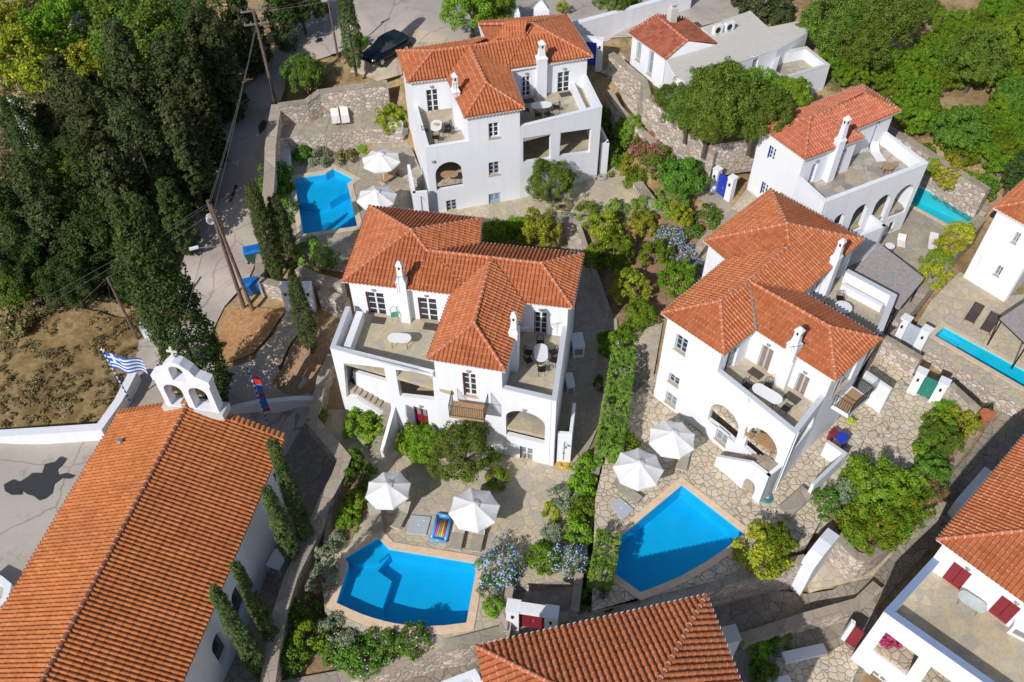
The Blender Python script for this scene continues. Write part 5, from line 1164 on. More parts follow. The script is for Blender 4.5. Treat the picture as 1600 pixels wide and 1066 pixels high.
def trunk_mesh(key, h, r, limbs, mat, seed, spread=.6):
    def mk():
        rd = random.Random(seed); mb = MB(); top = Vector((rd.uniform(-.06, .06) * h, rd.uniform(-.06, .06) * h, h * .55)); mb.tube((0, 0, -.3), top * .5, r, r * .8, 8); mb.tube(top * .5, top, r * .8, r * .6, 8)
        for i in range(limbs):
            a = 6.28 * i / limbs + rd.uniform(-.4, .4); e = top + Vector((math.cos(a) * h * spread * .5, math.sin(a) * h * spread * .5, h * rd.uniform(.25, .45))); m = top.lerp(e, .5) + Vector((0, 0, h * .05))
            mb.tube(top, m, r * .5, r * .32, 6); mb.tube(m, e, r * .32, r * .1, 6)
        me = bpy.data.meshes.new('trunk'); me.from_pydata(mb.v, [], mb.f); me.materials.append(mat); return me
    return proto(key, mk)
KIND = {
 # key: (R proto, clumps, leaves/clump, leaf size, clump r, mats, squash z, flower, flower size)
 'citrus': (1.5, 85, 56, .14, .28, [L_CIT, FL_Y], .95, .003, .11), 'lemon': (1.5, 85, 56, .14, .28, [L_LEM, FL_Y], .95, .012, .12),
 'broad': (2.2, 130, 60, .18, .40, [L_MID], .85, 0, 0), 'olive': (3.2, 230, 64, .19, .5, [L_OLD], .8, 0, 0), 'pine': (4.2, 190, 60, .30, .75, [L_DARK], .9, 0, 0),
 'oldgreen': (2.6, 170, 60, .16, .42, [L_OLD], .8, 0, 0), 'bright': (2.4, 150, 70, .17, .40, [L_BRIGHT], .85, 0, 0),
 'bush': (.8, 36, 40, .12, .22, [L_MID], .85, 0, 0), 'bbush': (.8, 36, 40, .13, .22, [L_BRIGHT], .85, 0, 0), 'sage': (.6, 26, 44, .09, .18, [L_SAGE], .7, 0, 0), 'yel': (.8, 36, 40, .12, .22, [L_YEL], .8, 0, 0),
 'lav': (1.0, 50, 44, .10, .24, [L_MID, FL_B], .8, .3, .09), 'whitefl': (1.0, 50, 44, .12, .24, [L_MID, FL_W], .8, .03, .07), 'whitetree': (1.9, 90, 42, .17, .36, [L_BRIGHT, FL_W], .9, .35, .2),
 'orange': (1.0, 50, 44, .12, .24, [L_CIT, FL_O], .7, .05, .06), 'orangemix': (1.0, 50, 44, .13, .24, [L_CIT, FL_O], .7, .04, .06), 'boug': (1.0, 50, 50, .12, .24, [L_MID, FL_M], .8, .13, .13), 'potmag': (.5, 26, 36, .09, .15, [L_MID, FL_M], .8, .6, .12),
 'dry': (.8, 22, 36, .16, .24, [L_DRY], .5, 0, 0), 'darktree': (2.6, 170, 62, .18, .45, [L_CYP], .85, 0, 0), 'darkbush': (1.6, 70, 42, .17, .34, [L_DARK], .8, 0, 0), 'hedgeball': (.8, 60, 46, .08, .17, [L_HEDGE], .9, 0, 0),
}
def crown_mesh(kind, var):
    R, nc, nl, ls, cr, mats, sq, fl, fs_ = KIND[kind]
    return proto((kind, var), lambda: leafmesh(kind + '_leaves', blob_centers(nc, var * 7 + len(kind), R, R, R * sq, flat=-.35 if R < 1.1 else -.5, lump=.12 if kind == 'hedgeball' else .25), nl, ls, cr, mats, var + 3, fl, fs_))
CAMP = Vector((0, 0, H)); FW = ROT @ Vector((0, 0, 1))
def gz(x, y): return terrain_h(x, y)
VG = random.Random(5); VC = {}
NAMES = {'citrus': ('citrus_tree', 'tree'), 'lemon': ('lemon_tree', 'tree'), 'broad': ('broadleaf_tree', 'tree'), 'olive': ('olive_tree', 'tree'), 'pine': ('pine_tree', 'tree'), 'oldgreen': ('tamarisk_tree', 'tree'), 'bright': ('broadleaf_tree', 'tree'), 'whitetree': ('blossom_tree', 'tree'), 'darktree': ('broadleaf_tree', 'tree')}
def plant(kind, px, py, rpx, label, group=None, z=None, sq=1.0, lift=None, cat=None, name=None, wx=1.0):
    """crown centre at pixel (px,py), radius rpx pixels"""
    tree = kind in NAMES; R = KIND[kind][0]; rw = rpx * 50 / F_
    for _ in range(4):
        hc = (lift if lift is not None else (rw * (.95 if kind in ('citrus', 'lemon') else 1.2) if tree else rw * .35)); 
        p = hit(px, py, hc) if z is None else P(px, py, z + hc)
        dep = (p - CAMP).dot(FW); rw = rpx * dep / F_
    hc = (lift if lift is not None else (rw * (.95 if kind in ('citrus', 'lemon') else 1.2) if tree else rw * .35)); g = p.z - hc
    if z is None: g = terrain_h(p.x, p.y)
    s = rw / R; v = VC.get(kind, 0); VC[kind] = v + 1; nm, ct = NAMES.get(kind, ('shrub', 'shrub')); nm = name or nm; ct = cat or ct
    t = thing(nm, label, ct, (p.x, p.y, g), 0, group); rot = VG.uniform(0, 6.28)
    c = bpy.data.objects.new('crown' if tree else 'foliage', crown_mesh(kind, v % 3)); sc.collection.objects.link(c); c.parent = t; c.location = (0, 0, hc); c.scale = (s * wx, s, s * sq); c.rotation_euler = (0, 0, rot)
    if tree:
        k = trunk_mesh(('t', kind, v % 2), 1.0, .055, 5, PBARK if kind in ('citrus', 'lemon') else BARK, v % 2, .7); o = bpy.data.objects.new('trunk', k); sc.collection.objects.link(o); o.parent = t; hh = hc * 1.15; o.scale = (hh, hh, hh)
    else:
        k = proto(('stem', kind), lambda: (lambda m: (m.from_pydata(*[(lambda mb: (mb.v, [], mb.f))(MB().tube((0, 0, -.2), (0, 0, .35), .06, .03, 6).tube((0, 0, .1), (.25, .1, .5), .03, .015, 5).tube((0, 0, .1), (-.2, .15, .5), .03, .015, 5))][0]), m.materials.append(BARK), m)[-1])(bpy.data.meshes.new('stem')))
        o = bpy.data.objects.new('stem', k); sc.collection.objects.link(o); o.parent = t; o.scale = (s, s, s)
    return t
def cypress(base, top, rpx, z0, label, mat=None, ls=.17, dens=1.0, group=None, lean=None):
    b = P(*base, z0); zt = ztop(base, top, z0); h = zt - z0; dep = (b + Vector((0, 0, h / 2)) - CAMP).dot(FW); r = rpx * dep / F_
    t = thing('cypress_tree', label, 'cypress', tuple(b), 0, group); sd = int(base[0] * 7 + base[1]); area_ = h * r * 6.28
    tight = mat is L_LCYP; cs = .19 if tight else .26 * max(.8, min(1.6, r)); n = int(area_ / (cs ** 2) * (.55 if tight else .4) * dens) + 12; ls = .11 if tight else ls
    me = leafmesh('cypress_leaves', col_centers(n, sd, h - .4, r, lo=.68 if tight else .6), 22, ls, cs, [mat or L_CYP], sd, up=.6)
    c = bpy.data.objects.new('crown', me); sc.collection.objects.link(c); c.parent = t; c.location = (0, 0, .5)
    MB().tube((0, 0, -.4), (0, 0, h * .8), .09 + r * .06, .04, 8).build('trunk', BARK, t, org=Z0); return t
def box_hedge(pts, z0, hgt, wpx, label, mat=None, name='hedge', cat='hedge', ls=.10):
    """clipped hedge along a pixel line traced on its top"""
    c = [P(a, b, z0 + hgt) for a, b in pts]; rd = random.Random(int(pts[0][0])); dep = (c[0] - CAMP).dot(FW); w_ = wpx * dep / F_; cen = []
    for a, b in zip(c, c[1:]):
        L = (b - a).length; d = (b - a).normalized(); n_ = Vector((-d.y, d.x, 0))
        for _ in range(int((L * w_ + 2 * L * hgt) / .075)):
            u, v = rd.uniform(0, L), rd.uniform(-.5, .5); q = a + d * u
            if rd.random() < w_ / (w_ + 1.6 * hgt): cen.append((Vector((q.x, q.y, z0)) + n_ * v * w_ + Vector((0, 0, hgt - .12 + rd.uniform(-.08, .05))), Vector((0, 0, 1))))
            else:
                sgn = 1 if v > 0 else -1; cen.append((Vector((q.x, q.y, z0 + rd.uniform(0, hgt - .1))) + n_ * sgn * (w_ / 2 - .1), n_ * sgn))
        for e_, s_ in ((a, -1), (b, 1)):
            for _ in range(int(w_ * hgt / .06)): cen.append((Vector((e_.x, e_.y, z0 + rd.uniform(0, hgt - .1))) + n_ * rd.uniform(-.45, .45) * w_, d * s_))
    o = c[0].copy(); o.z = z0; cen = [(q - o, d) for q, d in cen]
    t = thing(name, label, cat, tuple(o)); me = leafmesh('hedge_leaves', cen, 24, ls, .16, [mat or L_HEDGE], 5)
    f = bpy.data.objects.new('foliage', me); sc.collection.objects.link(f); f.parent = t
    s = MB(); 
    for a, b in zip(c, c[1:]):
        n = max(2, int((b - a).length / .6))
        for i in range(n): q = a.lerp(b, (i + .5) / n); s.tube((q.x, q.y, z0 - .2), (q.x, q.y, z0 + hgt * .7), .035, .02, 5)
    s.build('stems', BARK, t); return t
def vegetation():
    # small orchard in the centre
    G = 'citrus trees of the small central orchard'
    for px, py, r, k, l in ((945, 356, 27, 'lemon', 'lemon tree with yellow fruit at the upper left of the central orchard'), (1005, 350, 21, 'lemon', 'small round lemon tree by the kerb wall of the central orchard'), (1062, 338, 20, 'lemon', 'yellow green lemon tree at the upper right of the central orchard'),
      (957, 392, 30, 'citrus', 'dark citrus tree left of the bare soil in the central orchard'), (930, 405, 22, 'citrus', 'shaded citrus tree against the path in the central orchard'), (1025, 397, 23, 'citrus', 'citrus tree beside the pale blue flowers in the central orchard'), (1058, 437, 29, 'citrus', 'round deep green citrus tree close to the long tiled roof'),
      (985, 452, 30, 'lemon', 'large lemon tree at the lower middle of the central orchard'), (1003, 492, 25, 'citrus', 'lowest citrus tree of the central orchard by the paved bench'), (845, 362, 32, 'lemon', 'lemon tree behind the dark tile slope of the central villa')):
        plant(k, px, py, r * 1.1, l, G)
    for px, py, r, k, l in ((775, 365, 26, 'bright', 'leafy tree behind the tiled roof below the light blue door'), (805, 355, 20, 'bright', 'small leafy tree right beside the tallest villa corner'), (607, 160, 27, 'lemon', 'round lemon tree against the left wall of the top villa'), (475, 115, 36, 'oldgreen', 'feathery tree at the bend of the street above the upper patio'),
      (862, 285, 40, 'oldgreen', 'airy tree in front of the top villa loggia'), (1066, 280, 38, 'broad', 'large round leafed tree at the top of the stepped garden'), (985, 200, 24, 'bright', 'small tree with a pale trunk beside the stepped lane'),
      (664, 696, 32, 'bright', 'wide bushy tree in front of the red door, left half'), (722, 708, 54, 'oldgreen', 'wide bushy tree under the iron balcony, right half'), (1130, 160, 62, 'olive', 'broad olive green tree over the lane wall, nearest the cottage'), (1185, 175, 50, 'olive', 'olive green tree between the cottage terrace and the pale red roof'), (1090, 135, 34, 'oldgreen', 'tree with white blossoms under the cottage windows'), (1235, 150, 36, 'bright', 'leafy tree below the rear terrace of the cottage'), (1045, 152, 28, 'oldgreen', 'climbing tree over the lane wall below the cottage door'), (1108, 190, 42, 'olive', 'olive green tree bending over the stepped lane wall'), (1130, 130, 38, 'oldgreen', 'yellowish tree against the long cottage wall'), (1180, 140, 38, 'bright', 'leafy tree under the cottage window'), (1078, 172, 38, 'olive', 'olive green tree at the left end of the lane trees'),
      (1368, 770, 58, 'bright', 'soft dark green tree at the edge of the stone court'), (1470, 690, 32, 'broad', 'glossy green tree on the right edge of the court'), (1455, 735, 30, 'broad', 'leafy tree above the magenta flowers in the court bed'), (1478, 645, 26, 'bright', 'bright green palm like shrub tree by the sea green gate')):
        plant(k, px, py, r, l, None, 8.5 if (1040 <= px <= 1240 and 120 < py < 205) else None)
    for px, py, r, k, l, z in ((655, 690, 30, 'bbush', 'bright shrub beside the red front door', 0), (562, 662, 24, 'bbush', 'bright green shrub left of the outside stair', 0), (585, 672, 24, 'bbush', 'bright green shrub beside the foot of the outside stair', 0), (775, 748, 17, 'bbush', 'small shrub at the corner of the patio under the villa wall', 0), (497, 652, 13, 'bbush', 'small shrub on the bend of the stone wall', .2),
      (780, 885, 32, 'lav', 'pale blue plumbago shrub right of the lower pool', 0), (890, 878, 27, 'lav', 'pale blue plumbago shrub next to the orange lantana', 0), (848, 872, 24, 'orange', 'orange flowering lantana behind the red gate', 0), (878, 780, 22, 'sage', 'silvery sage mound beside the hedge', 0), (866, 835, 18, 'sage', 'grey green sage mound above the orange lantana', 0),
      (765, 925, 16, 'sage', 'grey shrub at the lower right corner of the pool', 0), (772, 948, 15, 'bbush', 'little bright shrub by the gate wall', 0), (600, 1008, 25, 'whitefl', 'shrub with tiny white flowers under the pool rim, left', -.6), (648, 1004, 26, 'whitefl', 'shrub with tiny white flowers under the pool rim, middle', -.5), (560, 1030, 28, 'whitefl', 'trailing flowering shrub on the lower wall, left end', -1),
      (525, 1020, 22, 'whitefl', 'dark flowering shrub in the bottom left bed', -1), (480, 1000, 26, 'bbush', 'bright shrub in the bed below the sage plants', -.8), (478, 955, 22, 'bush', 'leafy shrub beside the pool passage wall', -.6), (520, 985, 22, 'sage', 'silver sage plant in the corner bed', -.6), (548, 1000, 18, 'sage', 'sage plant below the pool coping curve', -.6),
      (455, 1030, 24, 'bush', 'dark shrub at the foot of the passage wall', -1), (505, 905, 22, 'sage', 'blue grey sage beside the pool left rim', 0), (510, 870, 18, 'sage', 'sage plant left of the pool point', 0), (527, 842, 12, 'sage', 'small round sage at the end of the hedge bed', 0), (545, 810, 17, 'bbush', 'round yellow green shrub left of the sun loungers', 0), (556, 785, 18, 'bbush', 'green shrub in the dark hedge bed', 0),
      (560, 745, 22, 'bush', 'shaded shrub in the bed behind the left parasol', 0), (548, 720, 20, 'bush', 'shaded shrub at the top of the narrow bed', 0), (490, 402, 28, 'hedgeball', 'large clipped round shrub above the white gate', 3.0), (470, 392, 14, 'hedgeball', 'small clipped shrub against the cypress', 3.0), (528, 408, 18, 'whitefl', 'white flowering shrub beside the clipped one', 3.0),
      (1048, 375, 22, 'lav', 'pale blue plumbago beside the citrus trees, upper part', None), (1062, 400, 22, 'lav', 'pale blue plumbago beside the citrus trees, lower part', None), (1105, 345, 22, 'whitefl', 'low shrub with pale flowers on the lane bank', None), (1082, 362, 16, 'whitefl', 'low pale flowering shrub next to the lane wall', None), (1085, 420, 14, 'lav', 'small plumbago close to the white wall', None),
      (918, 338, 21, 'hedgeball', 'rounded green mound on the kerb of the front court', None), (900, 345, 14, 'sage', 'grey mound left on the kerb', None), (965, 332, 18, 'hedgeball', 'clipped mound in the middle of the kerb row', None), (945, 336, 13, 'sage', 'silver mound between two green ones', None), (1005, 325, 19, 'hedgeball', 'clipped mound near the low wide wall', None), (1050, 320, 26, 'hedgeball', 'low spreading shrub under the round leafed tree', None),
      (955, 238, 24, 'bush', 'shaded shrub right of the top villa', None), (965, 215, 26, 'bush', 'dark shaded shrub beside the top villa wall', None), (950, 190, 24, 'bush', 'dark shrub in the shadow of the top villa', None), (1010, 225, 25, 'boug', 'magenta flowering shrub by the stepped lane', None), (1030, 245, 20, 'boug', 'shrub with red flowers under the lane wall', None), (985, 245, 18, 'yel', 'yellowish shrub on the garden slope', None), (1000, 262, 20, 'orange', 'dry orange flowering shrub above the low wide wall', None), (1025, 262, 20, 'bush', 'green shrub in the stepped garden', None), (880, 325, 14, 'dry', 'dry tufts under the airy tree', None),
      (962, 540, 26, 'orangemix', 'orange flowered shrub at the top of the tall hedge', None), (985, 520, 16, 'whitefl', 'small pink white flowering shrub under the lowest citrus', None), (975, 690, 20, 'bbush', 'bright little shrub at the foot of the tall hedge', .8), (955, 705, 14, 'whitefl', 'white daisies at the end of the tall hedge', .8), (940, 600, 12, 'bush', 'shrub left of the tall hedge', None),
      (920, 730, 20, 'bbush', 'upper green shrub of the row left of the square parasol', 0), (912, 760, 22, 'bbush', 'second green shrub of the row beside the parasols', 0), (908, 795, 22, 'orangemix', 'third shrub of the row with faint orange flowers', 0), (905, 830, 22, 'bbush', 'fourth green shrub of the row above the plumbago', 0), (865, 800, 15, 'yel', 'yellowish shrub between sage and green row', 0),
      (1190, 865, 36, 'yel', 'yellow green shrub at the right rim of the pointed pool', .6), (1212, 850, 28, 'citrus', 'dark leafed little tree behind the yellow green shrub', .6), (1290, 785, 22, 'whitefl', 'round shrub with white flowers near the white gate arch', .6), (1318, 768, 22, 'sage', 'silver blue shrub beside the soft green tree', .6), (1345, 815, 30, 'orange', 'orange flowering hedge shrub, left part', .5), (1380, 825, 30, 'orange', 'orange flowering hedge shrub, middle part', .5), (1410, 795, 28, 'orange', 'orange flowering hedge shrub, right part', .5), (1365, 842, 24, 'orange', 'orange flowering hedge shrub spilling to the wall, left', .5), (1335, 832, 20, 'orange', 'small orange flowering shrub at the left end of the bed', .5), (1402, 825, 25, 'orange', 'orange flowering hedge shrub spilling to the wall, right', .5), (1430, 790, 24, 'orange', 'orange flowering shrub under the bougainvillea', .5), (1428, 760, 22, 'bbush', 'green shrub joining the orange hedge to the magenta flowers', .5),
      (1455, 770, 20, 'boug', 'magenta bougainvillea hanging over the alley', .3), (1440, 745, 16, 'boug', 'smaller bougainvillea clump in the bed', .6), (1495, 665, 24, 'yel', 'yellow green shrub on the curved bed wall', .5), (1468, 665, 22, 'bbush', 'green shrub by the court edge', .6), (1450, 705, 20, 'bbush', 'green shrub in the middle of the court bed', .6), (1510, 655, 18, 'yel', 'feathery yellow shrub at the outer corner of the bed', .3),
      (1385, 895, 0, 'bush', '', None), (1215, 1003, 20, 'bush', 'dark green shrub behind the bottom roof corner', -3), (1185, 1010, 20, 'bbush', 'grassy shrub along the bottom roof edge', -3), (1195, 1060, 24, 'bush', 'shrub at the bottom beside the white block', -3.3),
      (915, 942, 18, 'bush', 'shaded shrub below the clipped hedge', -.3), (948, 935, 24, 'darkbush', 'dark shaded bush at the base of the clipped hedge', -.3), (1480, 272, 26, 'yel', 'bright climber spilling over the turquoise pool wall', 3.8), (1515, 285, 18, 'bbush', 'climber with small flowers on the turquoise pool wall', 3.8), (1535, 297, 20, 'bush', 'leafy climber at the end of the turquoise pool wall', 3.6), (1455, 262, 14, 'bbush', 'small climber near the terrace corner', 4.2),
      (1500, 365, 18, 'yel', 'climbing vine on the wall between villas, top', 3.2), (1482, 385, 19, 'yel', 'climbing vine on the wall between villas, upper middle', 3.2), (1465, 408, 18, 'bbush', 'climbing vine on the wall between villas, lower middle', 3.0), (1458, 432, 20, 'yel', 'autumn yellow vine on the wall between villas, lowest', 2.9),
      (1538, 640, 12, 'darkbush', 'potted dark shrub near the shaded wall', -.5), (430, 275, 22, 'bush', 'shrub over the street wall beside the pool', 4.2), (428, 300, 22, 'bush', 'shrub on the street wall lower down', 3.8), (445, 290, 14, 'bush', 'small shrub between wall and pool', 4.0), (475, 240, 16, 'bush', 'climbing plant against the patio retaining wall', 4.0), (500, 248, 16, 'sage', 'grey shrub at the foot of the patio wall', 4.0), (540, 245, 14, 'dry', 'dry grasses along the patio wall', 4.0), (568, 232, 11, 'bbush', 'bright little shrub at the end of the patio wall', 4.0), (440, 330, 22, 'bush', 'shrub row left of the upper pool, first', 3.5), (438, 355, 20, 'bush', 'shrub row left of the upper pool, second', 3.2), (448, 375, 16, 'bush', 'shrub row left of the upper pool, third', 3.0),
      (735, 8, 40, 'bright', 'green hedge bush above the parking at the top edge', None), (770, 15, 30, 'bright', 'trimmed green bush at the top left of the long white wall', None), (880, 12, 9, 'yel', 'small yellow cone shrub behind the white wall', 9), (960, 5, 26, 'oldgreen', 'loose tree overhanging the long white wall', None), (985, 15, 18, 'bush', 'shrub over the top street wall', None), (1190, 0, 40, 'darkbush', 'dark grey green bush at the top behind the cottage', None), (1215, 25, 26, 'darkbush', 'dark round bush behind the flat roof', None),
      (337, 545, 9, 'bbush', 'tiny bush on the orange soil bed', .8), (560, 67, 14, 'bbush', 'small bush beside the parked dark car', 8.4), (60, 470, 30, 'dry', 'orange dry bush at the left edge of the scrubland', None), (30, 500, 26, 'dry', 'dry straw coloured bush at the left edge', None)):
        if r: plant(k, px, py, r * 1.17, l, None, z)
    box_hedge([(976, 540), (968, 600), (959, 660), (953, 690)], .6, 2.3, 38, 'tall clipped hedge between the side alley and the arched villa')
    box_hedge([(952, 830), (945, 870), (938, 900)], .2, 2.0, 36, 'clipped hedge at the left rim of the pointed pool')
    # cypresses
    cypress((334, 640), (203, 318), 46, 0, 'tall dark cypress rising behind the church bell gable', ls=.2, dens=1.9)
    cypress((556, 112), (526, -24), 15, 8.6, 'slim light green cypress beside the parked car', L_LCYP)
    cypress((436, 440), (399, 290), 15, 2.6, 'slim cypress on the left, beside the blue bins', L_LCYP); cypress((458, 425), (428, 310), 15, 2.8, 'slim cypress on the right, touching the clipped shrubs', L_LCYP)
    cypress((488, 548), (470, 436), 15, 1.4, 'small dusty cypress in front of the white gate', L_LCYP, dens=.8)
    cypress((490, 868), (446, 686), 11, -1.5, 'upper right of the four cypresses beside the church', L_LCYP); cypress((468, 895), (424, 765), 12, -1.5, 'second of the four cypresses beside the church', L_LCYP)
    cypress((438, 1020), (372, 882), 9, -1.8, 'third of the four cypresses, with pointed top by the church', L_LCYP); cypress((415, 1062), (340, 920), 12, -1.8, 'lowest of the four cypresses beside the church wall', L_LCYP)
    # left wood
    WG = 'big trees of the shaded wood on the left'
    for px, py, r, k, l in ((225, 70, 74, 'olive', 'olive brown pine beside the white blossom tree'), (300, 60, 70, 'pine', 'tall dark pine next to the street at the top'), (275, 160, 75, 'pine', 'large dark pine over the shaded street'), (190, 150, 62, 'pine', 'pine in the middle of the upper wood'), (125, 200, 66, 'pine', 'dark pine right of the old garden wall'),
      (215, 250, 72, 'pine', 'big pine above the tall cypress'), (280, 245, 48, 'pine', 'dark tree at the edge of the shaded street'), (130, 290, 60, 'pine', 'pine in the centre of the left wood'), (60, 290, 60, 'pine', 'dark tree on the far left of the wood'), (160, 370, 60, 'broad', 'olive toned tree left of the tall cypress'), (20, 230, 50, 'pine', 'tree cut by the left edge, upper'), (60, 370, 50, 'broad', 'broadleaf tree in the lower left wood'), (0, 330, 45, 'broad', 'broadleaf tree cut by the left edge, lower'),
      (110, 440, 44, 'broad', 'dark broadleaf tree at the bottom of the wood'), (255, 345, 40, 'pine', 'dark pine touching the cypress tip'), (30, 420, 40, 'broad', 'leafy tree above the dry scrubland'), (340, 20, 52, 'pine', 'dark tree behind the top utility pole'), (375, 70, 34, 'pine', 'tree with pale limbs beside the utility pole'), (420, 20, 45, 'pine', 'dark tree between pole and street at the top'), (470, 10, 36, 'broad', 'small dark tree on the street side at the top'),
      (200, 430, 36, 'broad', 'dark bush tree left of the leaning pole'), (180, 320, 50, 'pine', 'dark pine behind the cypress on its left')):
        if k == 'pine':
            b = (px + (815 - px) * .08, py + r * 1.35); cypress(b, (px - (815 - px) * .06, py - r * 1.15), r * .56, hit(*b).z, l.replace('pine', 'conifer'), L_DARK if (px + py) % 2 else L_CYP, .2, .75, WG)
        else: plant('darktree' if k == 'broad' else k, px, py, r * 1.1, l, WG)
    for b, t, r, l in (((262, 270), (205, 30), 30, 'tall olive toned cypress in the middle of the wood'), ((320, 255), (262, 60), 28, 'tall cypress right of the olive toned one'), ((352, 190), (318, 20), 26, 'tall dark conifer near the utility pole'), ((205, 330), (140, 130), 30, 'tall conifer beside the old garden wall'), ((300, 330), (246, 200), 26, 'tall conifer leaning over the shaded street'), ((120, 420), (40, 250), 32, 'tall conifer in the lower left wood'), ((322, 335), (272, 160), 22, 'conifer at the roadside, lowest of the street row'), ((345, 262), (300, 90), 22, 'conifer at the roadside, second of the street row'), ((372, 192), (334, 40), 22, 'conifer at the roadside, third of the street row'), ((400, 122), (368, -10), 21, 'conifer at the roadside, topmost of the street row'), ((150, 250), (90, 90), 28, 'slender conifer between the bright trees and the dark wood'), ((230, 400), (170, 230), 28, 'conifer just behind the tall cypress')):
        cypress(b, t, r, hit(*b).z, l, L_DARK, .26, .7, WG)
    for px, py, r, k, l in ((40, 95, 52, 'lemon', 'bright yellow green tree at the upper left corner'), (105, 265, 30, 'lemon', 'bright yellow green tree in a gap of the dark wood'), (30, 450, 34, 'broad', 'mid green tree over the left end of the scrubland'), (90, 40, 52, 'citrus', 'green tree at the top left behind the blossoms'), (20, 40, 36, 'lemon', 'yellow green tree cut by the top left corner'), (145, 105, 42, 'lemon', 'bright tree under the white blossom tree'), (70, 120, 40, 'lemon', 'sunlit yellow green tree near the old garden wall'), (135, 42, 27, 'whitetree', 'small tree covered in white blossoms'), (175, 15, 36, 'broad', 'green tree at the top edge near the blossoms'), (85, 255, 18, 'lemon', 'small bright tree inside the dark wood')):
        plant(k, px, py, r, l)
    # big orchard at the upper right
    OG = 'citrus trees of the dense orchard'; rd = random.Random(11); pts = []
    poly = [Vector(p) for p in ((1290, 70), (1420, 75), (1470, 20), (1640, -10), (1640, 300), (1560, 285), (1500, 240), (1430, 215), (1400, 175), (1390, 140), (1345, 128), (1310, 140), (1295, 115))]
    sp = 30
    y = -10; row = 0
    while y < 320:
        x = 1280 + (row % 2) * sp / 2
        while x < 1660:
            q = (x + rd.uniform(-6, 6), y + rd.uniform(-4, 4))
            if inpoly(q[0], q[1], poly) and not (1470 < q[0] < 1545 and 125 < q[1] < 180) and not (1425 < q[0] < 1455 and 0 < q[1] < 70): pts.append((*q, 20 + 5 * (y / 300) + rd.uniform(-2, 3)))
            x += sp * (.9 + y / 900)
        y += 20 * (1 + y / 700); row += 1
    for px, py, r in pts: plant('citrus', px, py, r, 'citrus tree in the dense green orchard behind the pale red roof', OG)
    for px, py, r, k, l in ((1300, 35, 52, 'olive', 'large spreading tree right of the cottage, left crown'), (1375, 35, 58, 'olive', 'large spreading tree at the top, right crown'), (1345, 75, 42, 'olive', 'lower crown of the spreading trees by the cottage terrace'), (1530, 92, 50, 'olive', 'greyish round tree standing free in the orchard'), (1585, 150, 30, 'broad', 'leafy tree near the right edge of the orchard'), (1500, 205, 42, 'broad', 'bigger citrus like tree above the turquoise pool'), (1590, 60, 40, 'bright', 'bright tree at the upper right edge'), (1450, 15, 22, 'oldgreen', 'bare branched tree between the orchards')):
        plant(k, px, py, r, l)
    cypress((1600, 330), (1615, 220), 22, 3.6, 'dark cypress at the right edge over the villa roof'); cypress((1572, 300), (1592, 235), 14, 3.8, 'small cypress next to the right edge one')
    # dry grass on the scrubland: one uncountable mass
    rd = random.Random(3); mesh = []
    for _ in range(420):
        px, py = rd.uniform(-40, 232), rd.uniform(470, 690)
        p = hit(px, py)
        if py > 660 - max(0, px - 150) * 1.6 + 20 or py > 668: continue
        if noise.noise(Vector((px * .02, py * .02, 4))) < -.12: continue
        mesh.append((Vector((p.x, p.y, terrain_h(p.x, p.y) + .1)), Vector((0, 0, 1))))
    me = leafmesh('dry_grass', mesh, 20, .2, .34, [L_DRY], 4, up=1.2); o = bpy.data.objects.new('dry_grass', me); sc.collection.objects.link(o); setp(o, 'dry straw coloured grass and weeds on the scrubland', 'grass', None, 'stuff')
    cen = []
    for _ in range(2600):
        px, py = rd.uniform(0, 330), rd.uniform(-20, 470)
        if px > 300 - (py - 250) * .2 and py > 250: continue
        p = hit(px, py); cen.append((Vector((p.x, p.y, terrain_h(p.x, p.y) + .15)), Vector((0, 0, 1))))
    me = leafmesh('undergrowth', cen, 20, .3, .6, [L_DARK], 9, up=1.0); o = bpy.data.objects.new('undergrowth', me); sc.collection.objects.link(o); setp(o, 'dark undergrowth on the floor of the left wood', 'undergrowth', None, 'stuff')
vegetation()
